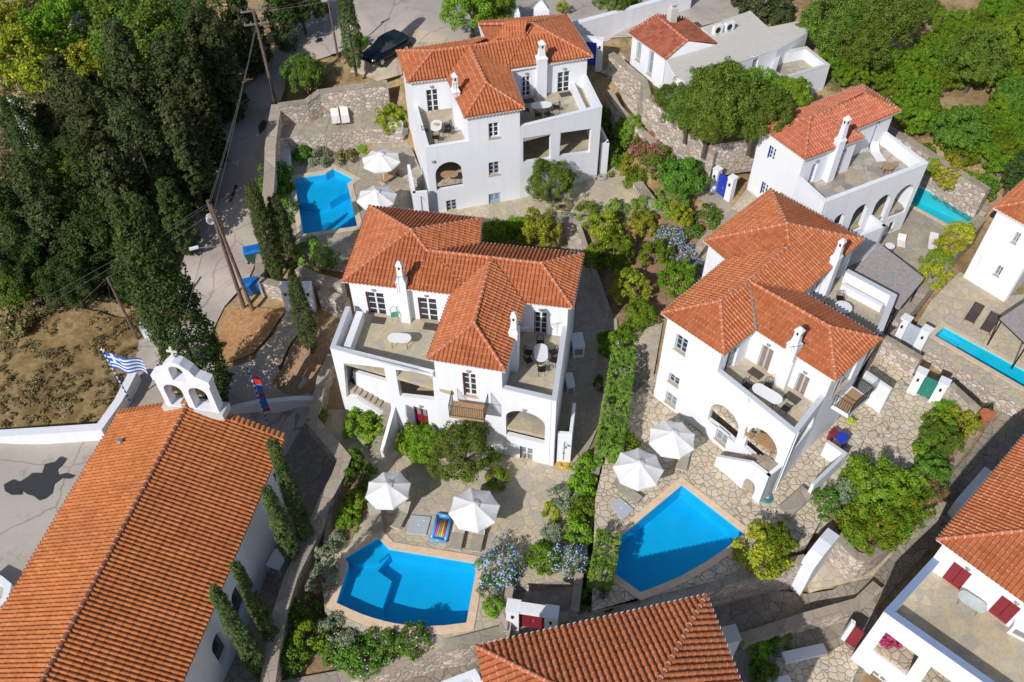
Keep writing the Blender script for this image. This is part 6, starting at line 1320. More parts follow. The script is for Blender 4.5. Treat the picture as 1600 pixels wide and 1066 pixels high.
# ---------------- props ----------------
BINLID = simple('bin_lid_blue', (.01, .15, .50), .4)
CABLE = simple('cable_grey', (.16, .16, .17), .7)
def obj_at(label, cat, name, p, rz, group=None): return thing(name, label, cat, tuple(p), rz, group)
def put(mb, name, mat, t, smooth=False): return mb.build(name, mat, t, smooth, org=Z0)
def adir(p, q): return math.atan2(q.y - p.y, q.x - p.x)
GU = 'white parasols by the pools'
def parasol(hx, hy, z, rpx, label, tilt=(0, 0)):
    c = P(hx, hy, z + 2.75); R = rpx * ((c - CAMP).dot(FW)) / F_; t = obj_at(label, 'parasol', 'parasol', (c.x, c.y, z), VG.uniform(0, .7), GU)
    n = 8; mb = MB(); vs = [(0, 0, 2.75)]; rings = 4
    for j in range(1, rings + 1):
        for i in range(n * 4):
            a = 2 * math.pi * i / (n * 4); f = (i % 4) / 4; sag = math.sin(math.pi * f); pol = math.cos(math.pi / n) / math.cos(((i % 4) / 4 - .5) * 2 * math.pi / n)
            rr = R * j / rings * (pol if j < rings else pol * (1 - .03 * sag)); z_ = 2.75 - .62 * (j / rings) ** 1.15 - .05 * sag * (j / rings)
            vs.append((rr * math.cos(a), rr * math.sin(a), z_ + tilt[0] * rr * math.cos(a) + tilt[1] * rr * math.sin(a)))
    m = n * 4; fs = [[0, 1 + i, 1 + (i + 1) % m] for i in range(m)] + [[1 + (j - 1) * m + i, 1 + j * m + i, 1 + j * m + (i + 1) % m, 1 + (j - 1) * m + (i + 1) % m] for j in range(1, rings) for i in range(m)]
    # hanging valance
    b0 = 1 + (rings - 1) * m; k = len(vs)
    for i in range(m): v = vs[b0 + i]; vs.append((v[0] * 1.003, v[1] * 1.003, v[2] - .12 - .03 * math.sin(math.pi * (i % 4) / 4)))
    fs += [[b0 + i, k + i, k + (i + 1) % m, b0 + (i + 1) % m] for i in range(m)]
    mb.add(vs, fs); c_ = put(mb, 'canopy', FABW, t)
    v = MB(); v.tube((0, 0, 2.70), (0, 0, 2.84), .34, .1, 8); v.tube((0, 0, 2.84), (0, 0, 2.95), .03, .02, 6)
    for i in range(4): v.tube((.05, .02 * i, 2.8), (.28 - .1 * i, .24 * math.cos(i * 2), 2.72), .018, .012, 5)
    v.build('vent', FABW, c_, org=Z0) if False else None; o = v.build('vent', FABW, t, org=Z0)
    rb = MB()
    for i in range(n):
        a = 2 * math.pi * i / n; rb.tube((0, 0, 2.66), (R * .98 * math.cos(a), R * .98 * math.sin(a), 2.09 + (tilt[0] * math.cos(a) + tilt[1] * math.sin(a)) * R), .015, n=5); rb.tube((0, 0, 2.0), (R * .5 * math.cos(a), R * .5 * math.sin(a), 2.38), .012, n=5)
    put(rb, 'ribs', LWOOD, t); q = MB(); q.tube((0, 0, .05), (0, 0, 2.72), .03, n=8); put(q, 'pole', WPAINT, t); q = MB(); q.box((0, 0, 0), .6, .6, .09); put(q, 'base', CONC, t)
    return t
def lounger(px, py, z, hx, hy, label, fab=None, frame=None, back=35, group='sun loungers by the pools', L=1.95, W=.66):
    """centre pixel, pixel direction of the head end"""
    p = P(px, py, z + .3); h = P(px + hx, py + hy, z + .3); a = adir(p, h); t = obj_at(label, 'sun lounger', 'sun_lounger', (p.x, p.y, z), a, group); fr = frame or GREYM
    b = R_(back); s = MB(); x0 = .15; s.box(((-L / 2 + x0) / 2, 0, .31), L / 2 + x0, W, .035); put(s, 'seat', fab or FABG, t)
    k = MB(); lb = L / 2 - x0; e = (x0 + lb * math.cos(b), .31 + lb * math.sin(b)); k.add([(x0, -W / 2, .33), (x0, W / 2, .33), (e[0], W / 2, e[1]), (e[0], -W / 2, e[1]), (x0, -W / 2, .30), (x0, W / 2, .30), (e[0] + .02, W / 2, e[1] - .03), (e[0] + .02, -W / 2, e[1] - .03)], [[0, 1, 2, 3], [4, 7, 6, 5], [0, 3, 7, 4], [1, 5, 6, 2], [2, 6, 7, 3]]); put(k, 'backrest', fab or FABG, t)
    f = MB()
    for y in (-W / 2, W / 2): f.tube((-L / 2, y, .31), (x0, y, .31), .022, n=6); f.tube((x0, y, .31), (e[0], y, e[1]), .022, n=6)
    f.tube((-L / 2, -W / 2, .31), (-L / 2, W / 2, .31), .022, n=6); put(f, 'frame', fr, t)
    for x in (-L / 2 + .2, L / 2 - .55):
        for y in (-W / 2, W / 2): l = MB(); l.tube((x, y, 0), (x, y, .31), .02, n=6); put(l, 'leg', fr, t)
    return t
def table(px, py, z, ddx, ddy, L, W, label, mat=None, group='patio tables', legm=None):
    p = P(px, py, z + .74); q = P(px + ddx, py + ddy, z + .74); a = adir(p, q); t = obj_at(label, 'table', 'patio_table', (p.x, p.y, z), a, group)
    m = MB(); n = 24; pts = []
    for i in range(n):
        th = 2 * math.pi * i / n; cx_ = (L - W) / 2 * (1 if math.cos(th) > 0 else -1) if L > W + .01 else 0; pts.append((cx_ + W / 2 * math.cos(th), W / 2 * math.sin(th)))
    m.prism(pts, .71, .745); put(m, 'tabletop', mat or WPAINT, t)
    for x in (-L * .33, L * .33):
        for y in (-W * .3, W * .3): l = MB(); l.tube((x, y, 0), (x * .9, y * .9, .71), .02, n=6); put(l, 'leg', legm or DARKM, t)
    return t, a
CH = [None]
def chair(p, a, label, mat=None, group='black iron patio chairs'):
    t = obj_at(label, 'chair', 'patio_chair', p, a, group); mt = mat or DARKM
    s = MB(); s.box((0, 0, .42), .44, .44, .03); put(s, 'seat', mt, t)
    k = MB(); pts = [(-.22, -.21, .45), (-.27, -.19, .8), (-.28, 0, .92), (-.27, .19, .8), (-.22, .21, .45)]; k.path(pts, .018)
    for y in (-.12, -.04, .04, .12): k.tube((-.22, y, .45), (-.275, y, .86), .008, n=4)
    put(k, 'backrest', mt, t); k = MB()
    for y in (-.23, .23): k.path([(-.24, y, .64), (.12, y, .64), (.18, y, .42)], .014)
    put(k, 'armrest', mt, t)
    for x in (-.19, .19):
        for y in (-.19, .19): l = MB(); l.tube((x * 1.1, y * 1.1, 0), (x, y, .42), .014, n=5); put(l, 'leg', mt, t)
    return t
def chairs_round(t, a, L, W, spots, where, mat=None, group='black iron patio chairs'):
    c = t.location
    for x, y, nm in spots:
        dx, dy = x * (L / 2 + .12), y * (W / 2 + .22); wx = c.x + dx * math.cos(a) - dy * math.sin(a); wy = c.y + dx * math.sin(a) + dy * math.cos(a)
        chair((wx, wy, c.z), math.atan2(c.y - wy, c.x - wx), 'black iron chair %s' % (nm + ' ' + where), mat, group)
def gate(label, bl, br, z, h, door, pw=.5, dh=None, arch=False, name='garden_gate', capm=None, dw=None):
    a, b = P(*bl, z), P(*br, z); an = adir(a, b); t = obj_at(label, 'gate', name, (a + b) / 2, 0); d = (b - a).normalized(); L = (b - a).length; dh = dh or h - .25
    for q in (a + d * pw / 2, b - d * pw / 2):
        m = MB(); m.box((q.x, q.y, z - .4), pw, pw, h + .4, an); m.box((q.x, q.y, z + h + .002), pw + .08, pw + .08, .08, an); m.build('pillar', WHITE, t)
    m = MB(); c = (a + b) / 2; w_ = L - 2 * pw
    m.box((c.x, c.y, z), w_, .06, dh, an); dd = m.build('door', door, t); n_ = Vector((d.y, -d.x, 0)); m = MB()
    for f in (-.25, .25): q = c + d * f * w_ - n_ * 0 + n_ * .04; m.box((q.x, q.y, z + dh * .15), w_ * .34, .03, dh * .28, an); m.box((q.x, q.y, z + dh * .55), w_ * .34, .03, dh * .3, an)
    m.build('door_panel', door, dd); k = MB(); q = c + n_ * .08 + d * .08; k.ball((q.x, q.y, z + dh * .5), .05); k.build('handle', GREYM, dd)
    if arch:
        m = MB(); m.box((c.x, c.y, z + dh + .02), w_ + .04, pw * .8, .35, an); m.build('lintel', WHITE, t)
    for q in (a + d * pw / 2, b - d * pw / 2):
        m = MB(); q2 = q + n_ * (pw / 2 + .05); m.box((q2.x, q2.y, z + h * .72), .14, .08, .22, an); m.build('lamp', DARKM, t)
    return t
def props():
    parasol(594, 240, 4, 31, 'white parasol behind the other one at the upper left pool'); parasol(587, 298, 4, 32, 'white parasol nearest the upper left pool edge')
    parasol(604.5, 757, 0, 37, 'white slightly tilted parasol left of the grey board by the lower pool', (.06, -.05)); parasol(740.5, 787, 0, 41, 'white parasol right of the inflatable mattress')
    parasol(1052, 676, .8, 38, 'white parasol against the arched villa wall'); parasol(999, 723, .8, 40, 'white parasol next to the clipped hedge with blue shadow on it')
    lounger(588, 808, 0, -3, -14, 'beige lounger at the left under the tilted parasol'); lounger(627, 804, 0, 8, -16, 'beige lounger right of the tilted parasol'); lounger(716, 836, 0, 4, -18, 'beige lounger left of the pair under the parasol by the mattress'); lounger(747, 839, 0, 4, -18, 'beige lounger right of the pair under the parasol by the mattress')
    lounger(979, 768, .8, -14, -10, 'beige lounger poking out below the parasol near the hedge'); lounger(1068, 715, .8, 4, -18, 'beige lounger half under the parasol at the villa wall'); lounger(608, 275, 4, 12, -8, 'tan lounger between the two upper left parasols', LWOOD)
    lounger(524, 183, 6, -2, -12, 'left of two loungers with white towels on the upper patio', FABW, LWOOD); lounger(539, 182, 6, -2, -12, 'right of two loungers with white towels on the upper patio', FABW, LWOOD)
    lounger(1522, 490, 1, 20, -30, 'dark brown lounger left of the pair by the long pool', FABB, DARKM, 18); lounger(1547, 505, 1, 20, -30, 'dark brown lounger right of the pair by the long pool', FABB, DARKM, 18)
    lounger(1408, 378, 2.5, 0, -14, 'white folding deck chair on the paving behind the reed pergola', FABW, LWOOD, 50, None, 1.3, .6); lounger(1458, 378, 2.5, 2, -18, 'pale lounger beside the ivy wall near the turquoise pool', FABW, LWOOD, 10, None); lounger(1369, 240, 7.4, -10, -14, 'white lounger on the slate terrace of the villa with pale red roof', FABW, WPAINT, 40, None)
    # boards and mattress
    for pts, z, l in ((((643, 806), (673.6, 808.7), (666, 836.5), (635.6, 834)), 0, 'flat grey board on the paving beside the inflatable mattress'), (((954, 790), (968, 778), (990, 797), (972, 814)), .8, 'flat grey board by the hedge near the pointed pool')):
        q = wp(pts, z); c = sum(q, Vector()) / 4; t = obj_at(l, 'board', 'ground_cover_board', (c.x, c.y, z), 0, 'grey hatch boards'); m = MB(); m.prism(q, z, z + .09); m.build('board', GPAINT, t); m = MB(); m.ball((c.x, c.y, z + .09), .05, .05, .03); m.ball((c.x + .3, c.y + .3, z + .09), .05, .05, .03); m.build('knobs', WPAINT, t)
    p = P(690, 825, .1); q = P(695, 806, .1); a = adir(p, q); t = obj_at('blue inflatable mattress with rainbow stripes on the paving', 'air mattress', 'inflatable_mattress', (p.x, p.y, 0), a); m = MB(); LB = simple('blue_vinyl', (.10, .34, .68), .25)
    for y in (-.42, .42): m.tube((-.8, y, .12), (.8, y, .12), .11, n=8)
    for x in (-.85, .85): m.tube((x, -.42, .12), (x, .42, .12), .12, n=8)
    for x in (-.85, .85):
        for y in (-.42, .42): m.ball((x, y, .12), .12)
    put(m, 'rim', LB, t, True); m = MB(); m.box((0, 0, .06), 1.6, .8, .06); put(m, 'base', LB, t)
    for i, c in enumerate(((.6, .05, .05), (.7, .5, .05), (.1, .45, .12), (.75, .2, .1), (.35, .1, .5))): m = MB(); m.tube((-.6, -.24 + i * .12, .13), (.6, -.24 + i * .12, .13), .055, n=8); put(m, 'stripe', simple('stripe_%d' % i, c, .35), t, True)
    # tables and chairs
    t, a = table(624, 528, 5.7, 20, 1, 1.5, .8, 'oval white table on the left terrace of the central villa'); 
    chair(P(617.5, 499, 6.1), -1.3, 'green metal chair against the wall between two glazed doors', simple('green_metal', (.05, .28, .16), .5), None)
    t, a = table(845.4, 551, 5.7, -1, -20, 1.5, .85, 'oval white table on the right terrace of the central villa'); chairs_round(t, a, 1.5, .85, ((1.25, 0, 'at the far end'), (-1.25, 0, 'at the near end'), (.35, 1.2, 'at the left side, rear,'), (-.4, 1.2, 'at the left side, front,'), (.35, -1.2, 'at the right side, rear,'), (-.4, -1.2, 'at the right side, front,')), 'of the central villa table')
    t, a = table(1199, 615, 5.85, 20, 12, 1.9, .85, 'oval white table on the terrace of the arched villa'); chairs_round(t, a, 1.9, .85, ((1.2, 0, 'at the right end'), (-1.2, 0, 'at the left end'), (-.5, -1.3, 'in front, left half,'), (.4, -1.3, 'in front, right half,')), 'of the long table of the arched villa'); chairs_round(t, a, 1.9, .85, ((-.35, 1.3, 'behind, left half,'),), 'of the long table of the arched villa')
    t, a = table(1318, 479.5, 5.85, 10, 0, 1.1, 1.1, 'round white table on the rear terrace of the arched villa'); chairs_round(t, a, 1.1, 1.1, ((.2, 1.4, 'behind'), (-1.4, .2, 'left')), 'of the round rear terrace table')
    t, a = table(846, 164, 9.4, 20, -2, 1.6, .9, 'oval grey white table on the right terrace of the top villa'); chairs_round(t, a, 1.6, .9, ((-1.25, 0, 'at the left end'), (1.25, 0, 'at the right end'), (-.4, -1.2, 'in front, left half,'), (.4, -1.2, 'in front, right half,')), 'of the oval table, top villa')
    t, a = table(681.5, 196, 9.35, 2, -20, 1.4, .8, 'small oval table with a bowl on the left terrace of the top villa'); chairs_round(t, a, 1.4, .8, ((-.3, -1.3, 'at the right side, near,'), (.4, -1.3, 'at the right side, far,'), (-.2, 1.3, 'at the left side'), (-1.3, 0, 'at the near end')), 'of the small table, top villa')
    b = obj_at('yellow bowl on the small oval table', 'bowl', 'bowl', (t.location.x, t.location.y, t.location.z + .745), 0); m = MB(); m.tube((0, 0, 0), (0, 0, .1), .1, .2, 14); put(m, 'bowl', simple('yellow_glaze', (.6, .4, .1), .4), b)
    t, a = table(1520, 940, 2.36, 20, 13, 1.5, .75, 'oval glass topped table between the closed red shutters', simple('clear_grey_glass', (.45, .50, .48), .1), None, GREYM)
    t, a = table(1391, 384, 2.5, 10, 0, .7, .7, 'little round white table by the folding deck chair', None, None); t, a = table(1388, 259, 7.4, 10, 0, .9, .9, 'round wooden table on the slate terrace', LWOOD, None)
    t, a = table(1199, 690, 3.6, 20, 12, 1.5, .9, 'wooden table inside the large arch of the arched villa', LWOOD, None, WOOD); chairs_round(t, a, 1.5, .9, ((0, 1.3, 'behind'), (-1.3, 0, 'left')), 'of the wooden table in the arch', LWOOD, 'wooden chairs in the arch')
    t, a = table(702, 272, 6.6, 20, 0, 1.3, .8, 'wooden table in the arched loggia of the top villa', LWOOD, None, WOOD)
    for px, py, l in ((1216, 91, 'left'), (1222, 88, 'middle'), (1227, 85, 'right')): chair(P(px, py, 9.75), 1.2, '%s one of three white plastic chairs on the cottage terrace' % l, WPAINT, 'white plastic chairs')
    # yellow ring and hose
    for px, py, z, c, l in ((880, 726, 0, (.65, .38, .03), 'yellow coiled hose below the shower wall of the central villa'), (1197.5, 778, .8, (.03, .22, .26), 'teal coiled hose at the corner pillar of the arched villa'), (941, 277, 4, (.35, .33, .28), 'grey coiled hose at the corner of the top villa')):
        p = P(px, py, z + .05); t = obj_at(l, 'garden hose', 'coiled_hose', (p.x, p.y, z), 0); m = MB()
        for r, zz in ((.36, .07), (.28, .09), (.2, .08)):
            pts = [(r * math.cos(i * .35), r * math.sin(i * .35), zz) for i in range(19)]; m.path(pts, .045, 6)
        put(m, 'coil', simple('hose_%d' % px, c, .5), t)
    # gates
    gate('white pillared gate with a dark wooden door at the left stone wall', (450, 487), (496, 487), 1.2, 2.7, WOOD, .55, arch=True); gate('narrow gate with a bright blue door beside the stepped lane', (1110, 300), (1141, 318), 4.3, 2.3, BLUEP, .5)
    gate('arched blue gate at the top street behind the top villa', (905, 100), (940, 104), 8.3, 2.4, BLUEP, .5, arch=True); gate('gate with grey door between tall white pillars in the shade', (1393, 532), (1436, 556), .4, 2.5, GPAINT, .6)
    gate('sea green double gate between white pillars', (1416, 612), (1464, 634), .5, 2.3, GREENP, .6); gate('white gate with a red door between the pool gardens at the bottom', (793, 974), (870, 986), -.8, 2.3, REDP, .7, arch=True)
    a, b = P(1317, 1014, -3), P(1333, 1030, -3)
    t = obj_at('dark red gate leaf beside the villa corner at the lower right', 'gate', 'garden_gate', (a + b) / 2, 0); m = MB(); q = [P(1335.5, 978.8, -.8), P(1351, 990, -.8)]; m.prism([q[0].xy, q[1].xy, q[1].xy + Vector((.05, .06)), q[0].xy + Vector((.05, .06))], -3.2, -.8); m.build('door', REDP, t); m = MB(); q2 = P(1329, 975, -.8); m.prism([q2.xy, q[0].xy, q[0].xy + Vector((.1, .25)), q2.xy + Vector((.1, .25))], -3.2, -.7); m.build('pillar', WHITE, t)
    wwall('leaning white arch wall of the gate above the lower alley', [(1303, 831, 1.6), (1290, 846, 1.8), (1276, 864, 1.7), (1264, 880, 1.4)], -2.2, .75); 
    p = P(1142, 990, .0); t = obj_at('square white pillar with flat cap at the corner of the bottom roof', 'pillar', 'gate_pillar', (p.x, p.y, -3), 0); m = MB(); m.box((0, 0, -1), .85, .85, 3.9, .2); put(m, 'shaft', WHITE, t); m = MB(); m.box((0, 0, 2.9), .95, .95, .08, .2); put(m, 'cap', CONC, t)
    # pergolas
    def pergola(pts, z, zb, label):
        q = wp(pts, z); c = sum(q, Vector()) / len(q); t = obj_at(label, 'pergola', 'pergola', (c.x, c.y, zb), 0); m = MB(); m.prism(q, z - .04, z + .02); m.build('reed_roof', PERG, t); m = MB(); ii = inset(q, .02)
        for i in range(len(q)): m.tube(ii[i] + Vector((0, 0, -.1)), ii[(i + 1) % len(q)] + Vector((0, 0, -.1)), .05, n=6)
        m.build('frame', DARKM, t); ii = inset(q, .15)
        for v in ii: m = MB(); m.tube((v.x, v.y, zb), (v.x, v.y, z - .06), .05, n=8); m.build('post', DARKM, t)
    pergola([(1373.5, 380), (1444.5, 435), (1404, 484), (1330, 428)], 5.2, 2.5, 'large reed roofed pergola between the two right villas'); pergola([(1562, 498), (1650, 440), (1700, 510), (1606, 540)], 3.6, 1.0, 'grey shade roof on posts at the right edge')
    # utility poles, wires, lamp
    def pole(b, tp, z0, label, r=.14, arms=(), extra=False):
        p = P(*b, z0); zt = ztop(b, tp, z0); t = obj_at(label, 'utility pole', 'utility_pole', p, 0, 'wooden utility poles'); h = zt - z0; m = MB(); m.tube((0, 0, -.5), (0, 0, h), r, r * .7, 10); put(m, 'post', TIMBER, t)
        for dz, w_, an in arms:
            m = MB(); m.box((0, 0, h - dz), w_, .12, .12, an); put(m, 'crossarm', PBARK, t)
            for s in (-.45, -.2, .2, .45): k = MB(); x = s * w_; k.tube((x * math.cos(an), x * math.sin(an), h - dz + .12), (x * math.cos(an), x * math.sin(an), h - dz + .3), .05, .03, 8); put(k, 'insulator', GREYM, t)
        if extra: m = MB(); m.tube((.75, -.35, -.5), (.12, -.02, h * .97), r * .9, r * .65, 10); put(m, 'brace', TIMBER, t)
        return t, p, zt
    tA, pA, zA = pole((383, 485), (308, 318), 1.1, 'big brown double utility pole with a lamp beside the soil bed', .16, (), True)
    tB, pB, zB = pole((431, 163), (402, 14), 6.6, 'utility pole with two wooden crossarms at the wall corner', .15, ((.15, 1.9, .3), (1.2, 1.9, .3)))
    tC, pC, zC = pole((528, 88), (517, -10), 8.2, 'thin dark utility pole beside the slim cypress', .1, ((.2, 1.0, .5),)); tD, pD, zD = pole((215, 530), (162, 436), .7, 'short wooden pole in front of the tall cypress', .11)
    m = MB(); zl = ztop((383, 485), (336, 388), 1.1) - 1.1; L_ = P(306, 387, zl + 1.5) - pA; L_.z = zl + .35; m.tube((0, 0, zl), L_, .03, n=6); put(m, 'lamp_arm', GREYM, tA); m = MB(); m.box((L_.x - .15, L_.y, L_.z - .05), .6, .22, .12, adir(Vector((0, 0, 0)), L_)); put(m, 'lamp_head', WPAINT, tA)
    m = MB()
    for k in range(5): pts = [(-.25 + .25 * math.cos(i * .6) * (1 + k * .1), -.1 + .1 * k, zA - 1.1 - 1.6 + .3 * math.sin(i * .6)) for i in range(11)]; m.path(pts, .018, 4)
    put(m, 'cable_loops', WPAINT, tA)
    wires = [((pA, zA - .2), P(-60, 530, 9)), ((pA, zA - .35), P(-60, 548, 8.5)), ((pD, zD), P(30, 555, 5)), ((pD, zD), (pA, zA - 1)), ((pD, zD), P(178, 545, .6)), ((pA, zA - .2), (pB, zB - 1.2)), ((pA, zA - .4), (pB, zB - 1.3)), ((pB, zB - .1), (pC, zC - .1)), ((pB, zB - .2), P(760, -60, 22)), ((pC, zC - .2), P(600, -60, 20)), ((pB, zB - 1), P(270, 560, 12)), ((pB, zB - 3), P(445, 240, 6.2))]
    for i, (a, b) in enumerate(wires):
        A = Vector((a[0].x, a[0].y, a[1])) if isinstance(a, tuple) else a; B = Vector((b[0].x, b[0].y, b[1])) if isinstance(b, tuple) else b
        L = (B - A).length; pts = [A.lerp(B, k / 8) - Vector((0, 0, L * .02 * 4 * (k / 8) * (1 - k / 8))) for k in range(9)]; m = MB(); m.path(pts, .010, 4)
        wl = ['from the double pole to the left edge, upper', 'from the double pole to the left edge, lower', 'from the short pole down to the left edge', 'between the short pole and the double pole', 'staying the short pole to the ground', 'along the street between the two big poles, upper', 'along the street between the two big poles, lower', 'from the crossarm pole to the thin pole', 'from the crossarm pole over the parking', 'from the thin pole to the top edge', 'long one crossing the shaded street', 'short one down to the stone wall'][i]
        t = obj_at('thin overhead cable ' + wl, 'cable', 'overhead_cable', A, 0, 'overhead cables'); m.build('wire', CABLE, t)
    # flags
    def flagpole(b, tp, z0, label):
        p = P(*b, z0); zt = ztop(b, tp, z0); h = zt - z0; t = obj_at(label, 'flagpole', 'flagpole', p, 0); m = MB(); n = 26
        for i in range(n): m.tube((0, 0, h * i / n), (0, 0, h * (i + 1) / n), .055, n=8, mi=i % 2)
        put(m, 'pole', [WPAINT, BLUEP], t); m = MB(); m.box((0, 0, h), .06, .06, .35); m.box((0, 0, h + .17), .28, .06, .06); put(m, 'cross', WPAINT, t); return t, p, h
    t, p, h = flagpole((208, 635), (164, 549), -.2, 'striped flagpole left of the church roof'); FB = simple('flag_blue', (.02, .12, .50), .8)
    f = obj_at('blue and white striped flag with a white cross waving from the pole', 'flag', 'flag', (p.x, p.y, p.z + h - .15), 0); m = MB(); nx, nz_ = 27, 18; W_, H_ = 2.3, 1.5
    dr = P(234, 560, 5) - P(170, 552, 5); dr.z = 0; dr.normalize(); nr = Vector((-dr.y, dr.x, 0))
    def fp(u, v): return dr * (u * W_) + nr * (.22 * math.sin(u * 8 + v) * u) + Vector((0, 0, -v * H_ - .35 * u * u * .9 + .10 * math.sin(u * 9 + 1)))
    for i in range(nx):
        for j in range(nz_):
            u, v = (i + .5) / nx, (j + .5) / nz_; st = int(v * 9); blue = st % 2 == 0
            if u < .37 and st < 5: blue = not (abs(u - .185) < .042 or 2 <= st < 3)
            m.poly([fp(i / nx, j / nz_), fp((i + 1) / nx, j / nz_), fp((i + 1) / nx, (j + 1) / nz_), fp(i / nx, (j + 1) / nz_)], 0 if blue else 1)
    put(m, 'cloth', [FB, FABW], f, True)
    t, p, h = flagpole((421, 668), (391, 572), -1.2, 'striped flagpole right of the church roof'); f = obj_at('red and bright blue flag hanging folded down its pole', 'flag', 'flag', (p.x, p.y, p.z + h - 1.0), 0); m = MB(); FR_ = simple('flag_red', (.62, .02, .03), .8); FB2 = simple('flag_bright_blue', (.02, .22, .62), .8)
    for j in range(18):
        v0, v1 = j / 18, (j + 1) / 18; k = 0 if j < 4 or 8 <= j < 10 or j > 15 else 1
        def q(v, s): return (.06 + .42 * s + .04 * math.sin(v * 5), .06 * math.sin(v * 6 + s * 2), -v * 3.6)
        for s in range(4): m.poly([q(v0, s / 4), q(v0, (s + 1) / 4), q(v1, (s + 1) / 4), q(v1, s / 4)], k)
    put(m, 'cloth', [FR_, FB2], f, True)
    # bins, boxes
    for px, py, z, mt, l in ((396, 397, 2.2, simple('bin_green', (.02, .09, .06), .5), 'dark green wheeled bin with blue rim by the street wall'), (395, 447, 1.6, simple('bin_blue', (.01, .17, .55), .45), 'bright blue wheeled bin in front of the stone wall')):
        p = P(px, py, z + .6); t = obj_at(l, 'bin', 'wheeled_bin', (p.x, p.y, z), .3, 'street bins'); m = MB(); m.add([(-.5, -.35, .12), (.5, -.35, .12), (.5, .35, .12), (-.5, .35, .12), (-.65, -.5, 1.05), (.65, -.5, 1.05), (.65, .5, 1.05), (-.65, .5, 1.05)], [[0, 3, 2, 1], [0, 1, 5, 4], [1, 2, 6, 5], [2, 3, 7, 6], [3, 0, 4, 7], [4, 5, 6, 7]]); put(m, 'body', mt, t)
        m = MB(); m.add([(-.66, -.5, 1.06), (.66, -.5, 1.06), (.66, .5, 1.08), (-.66, .5, 1.08), (-.5, -.25, 1.2), (.5, -.25, 1.2), (.5, .35, 1.2), (-.5, .35, 1.2)], [[0, 3, 2, 1], [0, 1, 5, 4], [1, 2, 6, 5], [2, 3, 7, 6], [3, 0, 4, 7], [4, 5, 6, 7]]); put(m, 'lid', BINLID, t)
        for x in (-.5, .5):
            for y in (-.3, .3): m = MB(); m.tube((x, y - .04, .1), (x, y + .04, .1), .1, n=10); put(m, 'wheel', DARKM, t)
    def crate(px, py, z, sx, sy, sz, rz_, label, name, cat, mat, lidm=None, group=None):
        p = P(px, py, z + sz / 2); t = obj_at(label, cat, name, (p.x, p.y, z), rz_, group); m = MB(); m.box((0, 0, 0), sx, sy, sz); put(m, 'body', mat, t); m = MB(); m.box((0, 0, sz + .002), sx + .06, sy + .06, .05); put(m, 'lid', lidm or mat, t)
        m = MB(); m.box((0, -sy / 2 - .012, sz * .3), sx * .7, .02, sz * .5); put(m, 'front_panel', lidm or GREYM, t); return t
    crate(626, 212, 3.9, 1.3, .6, 1.5, .1, 'beige air conditioning unit beside the top villa wall', 'air_conditioner', 'air conditioner', OLDW, WPAINT); crate(440, 246, 4.0, 1.5, 2.0, 1.0, .1, 'box with pale blue lid behind the upper left pool', 'pump_box', 'box', WHITE, COP)
    crate(1598, 985, 2.36, 1.1, .6, .9, -.6, 'white air conditioning unit by the right red shutter', 'air_conditioner', 'air conditioner', WPAINT); crate(436, 880, -1.5, .9, 1.1, .9, -.35, 'white block bench between the cypresses and the church', 'bench_block', 'bench', WHITE)
    crate(236, 512, .6, 1.2, 1.1, 1.0, .3, 'small white shrine box with grey lid near the tall cypress', 'shrine_box', 'box', WHITE, GPAINT); crate(902, 540, .9, .8, 1.3, 1.1, .1, 'white cupboard in the shaded side alley', 'cupboard', 'cupboard', WHITE); crate(890, 600, .3, .5, 1.2, .8, .1, 'white bench box against the shaded villa side', 'bench_block', 'bench', WHITE)
    crate(1313, 690, .8, .8, .6, .8, .6, 'brown wooden barbecue cart with a blue tray', 'barbecue_cart', 'barbecue', LWOOD, BLUEP); crate(1302, 682, .8, .5, .5, .7, .6, 'dark red storage box beside the barbecue cart', 'storage_box', 'box', REDP)
    chair(P(1328, 664, .8), .6, 'lime green garden chair under the balcony', simple('lime_paint', (.45, .60, .02), .5), None); crate(495, 900, 0, .1, .1, .1, 0, '', 'x', 'x', WHITE) if False else None
    # terracotta pots
    for px, py, z, s, l in ((1538, 655, -.5, .45, 'large terracotta pot under the dark potted shrub'), (1283, 146, 7.6, .5, 'rusty clay urn beside the cottage terrace'), (1190, 762, .8, .2, 'small orange flower pot in the stair niche'), (1390, 995, -.3, .3, 'clay pot with magenta flowers on the lower loggia')):
        p = P(px, py, z); t = obj_at(l, 'pot', 'clay_pot', (p.x, p.y, z), 0); m = MB(); m.tube((0, 0, 0), (0, 0, s * 1.1), s * .6, s, 14); m.tube((0, 0, s * 1.1), (0, 0, s * 1.3), s * 1.1, s * 1.1, 14); put(m, 'pot', CLAY, t)
    plant('potmag', 1392, 992, 20, 'magenta flowers filling the open lower loggia of the corner villa', None, .4)
    # white planter on churchyard pergola far back and small things at the top edge
    for px, py, l in ((806, 20, 'left of the small white chimney tops behind the long street wall'), (846, 14, 'right and wider one of the white chimney tops behind the street wall')):
        p = P(px, py, 11.2); t = obj_at(l, 'chimney pot', 'chimney_top', (p.x, p.y, 8.8), 0); w_ = .7 if px < 820 else 1.3; m = MB(); m.box((0, 0, 0), w_, .6, 2.4); put(m, 'shaft', WHITE, t); m = MB(); m.add([(-w_ / 2, -.3, 2.402), (w_ / 2, -.3, 2.402), (w_ / 2, .3, 2.402), (-w_ / 2, .3, 2.402), (-.12, -.1, 3.1), (.12, -.1, 3.1), (.12, .1, 3.1), (-.12, .1, 3.1)], [[0, 1, 5, 4], [1, 2, 6, 5], [2, 3, 7, 6], [3, 0, 4, 7], [4, 5, 6, 7]]); put(m, 'cap', WHITE, t)
